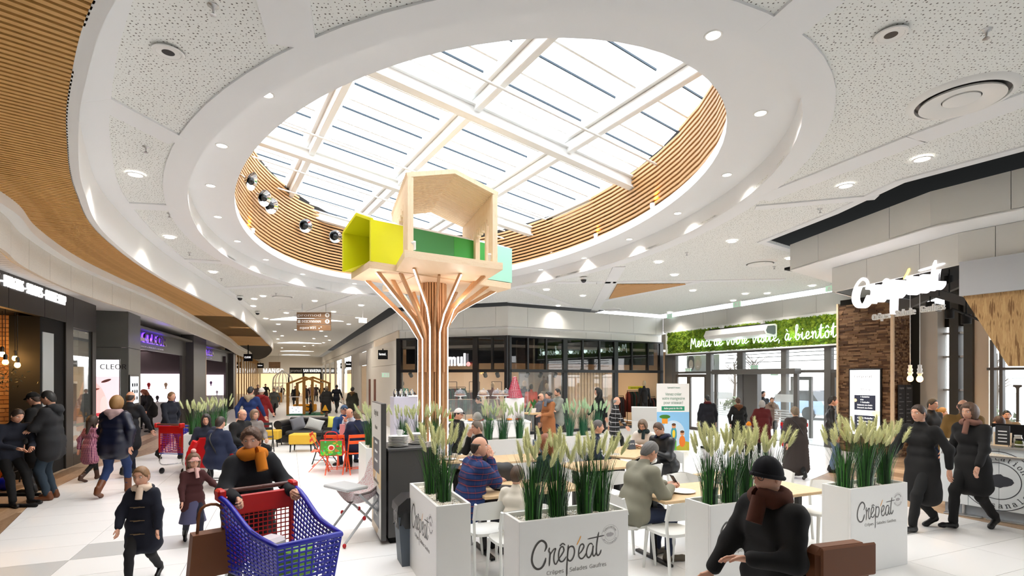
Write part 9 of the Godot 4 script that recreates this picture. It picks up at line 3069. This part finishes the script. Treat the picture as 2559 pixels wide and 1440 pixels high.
func cake_stand()->void:
	var P:=pl(hall(at(1050,0,13.4)).x,hall(at(1050,0,13.4)).y)
	var Q:=pl(hall(at(1325,0,13.9)).x,hall(at(1325,0,13.9)).y)
	var c:=thing("cake_counter","long white cake counter with a glass screen","counter",W(P.x,P.y),yaw_of(P,Q))
	var L:=(Q-P).length()
	obj("front",MB.new().b2(Vector3(0,0,-0.7),Vector3(L,0.9,0),0.006),M_.trimwhite,c)
	obj("worktop",MB.new().b2(Vector3(-0.02,0.9,-0.72),Vector3(L+0.02,0.94,0.02),0.005),M_.white,c)
	obj("glass_screen",MB.new().b2(Vector3(0.3,0.94,-0.4),Vector3(L-0.5,1.5,-0.392)).b2(Vector3(0.3,1.5,-0.72),Vector3(L-0.5,1.508,-0.38)),M_.pane,c)
	var tw:=thing("tall_counter","tall pale counter with steel flasks beside the timber trunk","counter",at(985,1000,14.3)*Vector3(1,0,1),YAW)
	obj("body",MB.new().b2(Vector3(0,0,-0.6),Vector3(0.75,1.56,0),0.006),mat("lilac_panel",Color(0.78,0.77,0.82),0.4),tw)
	obj("top",MB.new().b2(Vector3(0.4,1.56,-0.3),Vector3(0.74,1.6,0.02)),mat("pink_pot"),tw)
	for k in 4:
		var f:=thing("steel_flask","steel flask on the tall pale counter, %s" % ["farthest from the trunk","second from the end","third along","nearest the keeper"][k],"flask",tw.transform*Vector3(0.06+0.15*k,1.56,-0.12))
		obj("body",MB.new().lathe([Vector2(0,0),Vector2(0.055,0),Vector2(0.058,0.14),Vector2(0.03,0.18),Vector2(0.03,0.21),Vector2(0,0.22)],16),M_.chrome,f)
		obj("handle",MB.new().tube([Vector3(0.05,0.14,0),Vector3(0.09,0.12,0),Vector3(0.085,0.05,0),Vector3(0.055,0.03,0)],0.008,6),M_.black,f)
	var X:=func(px:float)->float:return ray_line(px,P,Q).x
	for q in [[1155,1.51,"nearest the trunk"],[1215,1.51,"second along, brightest"],[1252,1.51,"third along"],[1274,1.51,"beside the macaron tower"]]:
		var t:=thing("cake_dome","clear cake dome on the counter's glass top, "+q[2],"cake dome",c.transform*Vector3(X.call(q[0]),q[1],-0.55))
		obj("stand",MB.new().lathe([Vector2(0.06,0),Vector2(0.02,0.03),Vector2(0.02,0.07),Vector2(0.17,0.09),Vector2(0.17,0.1),Vector2(0,0.1)],20),M_.white,t)
		obj("dome_glass",MB.new().lathe([Vector2(0.155,0.1),Vector2(0.15,0.16),Vector2(0.11,0.23),Vector2(0.03,0.26),Vector2(0,0.262)],20),glass("dome_clear",Color(0.9,0.95,1),0.12),t)
		obj("knob",MB.new().ellipsoid(Vector3(0,0.275,0),Vector3(0.02,0.018,0.02),8,6),M_.chrome,t)
		obj("cakes",MB.new().lathe([Vector2(0.12,0.1),Vector2(0.12,0.14),Vector2(0,0.15)],16),mat("cake_brown",Color(0.5,0.3,0.15),0.8),t)
	var mt:=thing("macaron_tower","cone tower of pink macarons on a white stand","cake",c.transform*Vector3(X.call(1295),1.44,-0.5))
	obj("stand",MB.new().b2(Vector3(-0.26,-0.5,-0.16),Vector3(0.26,0.1,0.16),0.01),M_.white,mt)
	obj("cone",MB.new().lathe([Vector2(0.2,0.1),Vector2(0.02,0.68),Vector2(0,0.68)],20),M_.white,mt)
	var mac:=MB.new()
	for r in 15:
		var rad:=lerpf(0.2,0.035,r/14.0)
		var n:=int(TAU*rad/0.05)
		for k in n:
			var an:=TAU*(k+0.5*(r % 2))/n
			mac.ellipsoid(Vector3(cos(an)*rad,0.12+r*0.038,sin(an)*rad),Vector3(0.024,0.017,0.024),7,5)
	obj("macarons",mac,mat("macaron_pink",Color(0.72,0.12,0.26),0.6),mt).set_meta("kind","stuff")
	var fr:=[Color(0.75,0.12,0.1),Color(0.45,0.6,0.2),Color(0.9,0.88,0.8),Color(0.85,0.5,0.1)]
	for k in 9:
		var x:=lerpf(X.call(1105),X.call(1300),k/8.0)
		plate(c.transform*Vector3(x,0.945,-0.2),"white platter along the cake counter, %s from the trunk" % ORD[k],0.12)
		var fd:=obj("pastry",MB.new().ellipsoid(Vector3(0,0.03,0),Vector3(0.09,0.03,0.08),12,6),mat("pastry%d" % (k % 4),fr[k % 4],0.6))
		fd.position=c.transform*Vector3(x,0.955,-0.2)
		tag(fd,"coloured pastry on the %s platter along the cake counter" % ORD[k],"pastry")
	for k in 6:
		var bt:=thing("syrup_bottle","small bottle at the counter's trunk end, %s" % ORD[k],"bottle",c.transform*Vector3(X.call(1100)+0.07*k,0.94,-0.34))
		obj("body",MB.new().lathe([Vector2(0,0),Vector2(0.028,0),Vector2(0.028,0.14),Vector2(0.011,0.19),Vector2(0.011,0.23),Vector2(0,0.23)],12),mat("syrup%d" % (k % 4),[Color(0.7,0.3,0.05),Color(0.2,0.35,0.15),Color(0.5,0.05,0.08),Color(0.85,0.6,0.1)][k % 4],0.2),bt)
	cup(c.transform*Vector3(X.call(1198),0.94,-0.1),"red drink can on the cake counter",Color(0.75,0.05,0.06),true)
	for q in [[1006,951,23.0,Color(0.05,0.45,0.42),true],[1232,954,22.0,Color(0.5,0.3,0.28),false],[1328,958,20.6,Color(0.9,0.25,0.08),true],[1311,950,21.2,Color(0.12,0.14,0.2),false],[1367,957,21.0,Color(0.75,0.72,0.66),false],[1610,950,23.0,Color(0.08,0.08,0.09),false]]:
		var z:float=q[2]
		var p:=at(q[0],1000,z)*Vector3(1,0,1)
		var hgt:=hh(q[1],z)
		var t:=thing("mannequin","shop mannequin in %s behind the glass" % {1006:"teal, left of the trunk",1232:"rust patterned cloth",1328:"a bright orange padded jacket",1311:"navy with a fair wig",1367:"pale cloth before the horse picture",1610:"black over the dark coats"}[q[0]],"mannequin",p,0.3)
		t.scale=Vector3.ONE*(hgt/1.8)
		obj("head",MB.new().ellipsoid(Vector3(0,1.67,0),Vector3(0.075,0.115,0.095),14,10),mat("mannequin_dark" if q[4] else "mannequin_pale",Color(0.1,0.09,0.09) if q[4] else Color(0.8,0.74,0.62),0.4),t)
		var b:=MB.new()
		nets(b,[[Vector3(-0.17,1.42,0),Vector3(0.17,1.42,0),0.06,0.06],[Vector3(0,1.42,0),Vector3(0,1.55,0),0.06,0.045],[Vector3(0,1.3,0),Vector3(0,0.95,0),0.15,0.14],[Vector3(-0.19,1.42,0),Vector3(-0.27,0.9,0.03),0.055,0.04],[Vector3(0.19,1.42,0),Vector3(0.27,0.9,0.03),0.055,0.04]],0.025,0.05,0.0,0.006 if q[4] else 0.0)
		obj("jacket",b,mat("dress"+q[3].to_html(false),q[3],0.7),t)
		obj("legs",MB.new().tube([Vector3(-0.08,0.02,0),Vector3(-0.07,0.95,0)],[0.05,0.09],10).tube([Vector3(0.08,0.02,0),Vector3(0.07,0.95,0)],[0.05,0.09],10),M_.blackframe,t)
func play_frame()->void:
	var p:=at(716,1039,28.9)*Vector3(1,0,1)
	var t:=thing("play_frame","timber play house frame on a green base in the mall","play house",p,0.12)
	var m:=wood("ochre_ply",Color(0.66,0.48,0.22),Color(0.58,0.4,0.17),1,0.6)
	obj("base",MB.new().b2(Vector3(0,0,-1.9),Vector3(1.95,0.05,0)),mat("mat_green",Color(0.1,0.4,0.28),0.8),t)
	for z in [0.0,-1.8]:
		for x in [0.0,0.85,1.8]:
			obj("post",MB.new().b2(Vector3(x,0.05,z-0.1),Vector3(x+0.14,1.75 if x!=0.85 else 2.05,z),0.01),m,t)
		obj("rafter",MB.new().bar(Vector3(0,1.72,z-0.05),Vector3(0.95,2.1,z-0.05),0.1,0.1),m,t)
		obj("rafter",MB.new().bar(Vector3(0.95,2.1,z-0.05),Vector3(1.94,1.72,z-0.05),0.1,0.1),m,t)
	obj("white_panel",MB.new().b2(Vector3(0.14,0.1,-0.07),Vector3(0.85,0.5,-0.04)),glow("play_panel_light",Color(0.9,0.95,1),0.8),t)
	for q in [[0.3,0.4],[0.6,0.42],[0.5,0.3],[0.35,0.2],[0.65,0.2]]:
		obj("peg",MB.new().ellipsoid(Vector3(q[0],q[1],-0.035),Vector3(0.025,0.02,0.02),8,6),M_.black,t)
	obj("shelf",MB.new().b2(Vector3(0.14,1.0,-0.1),Vector3(0.85,1.04,0)),M_.white,t)
	var bn:=thing("foam_bench","yellow foam bench behind the play house frame","bench",at(732,1026,32.0)*Vector3(1,0,1),0.1)
	obj("body",MB.new().b2(Vector3(0,0.05,-0.5),Vector3(1.3,0.45,0),0.05),mat("foam_yellow",Color(0.92,0.62,0.06),0.7),bn)
	obj("plinth",MB.new().b2(Vector3(0.05,0,-0.45),Vector3(1.25,0.05,-0.05)),M_.blackframe,bn)
	var cg:=thing("bird_cage","tall pale bird cage structure far up the mall","cage",at(707,1000,45.0)*Vector3(1,0,1))
	for k in 16:
		var an:=TAU*k/16
		var d:=Vector3(cos(an),0,sin(an))
		obj("hoop",MB.new().tube(smooth([d*0.78,d*0.78+Vector3(0,1.7,0),d*0.6+Vector3(0,2.25,0),Vector3(0,2.68,0)],4),0.03,5),M_.panel,cg)
	obj("ring",MB.new().tube(oval3(0.8,1.6),0.03,5).tube(oval3(0.8,0.5),0.03,5),M_.panel,cg)
	obj("box",MB.new().b2(Vector3(-0.6,0,0.8),Vector3(0.3,0.8,1.2)),m,cg)
	words(cg,"W",0.55,M_.panel,Transform3D(Basis.IDENTITY,Vector3(-0.45,0.8,1.0)),0.1,"Droid Serif",700)
func oval3(r:float,h:float)->Array:
	var o:=[]
	for k in 21:
		o.append(Vector3(cos(TAU*k/20)*r,h,sin(TAU*k/20)*r))
	return o
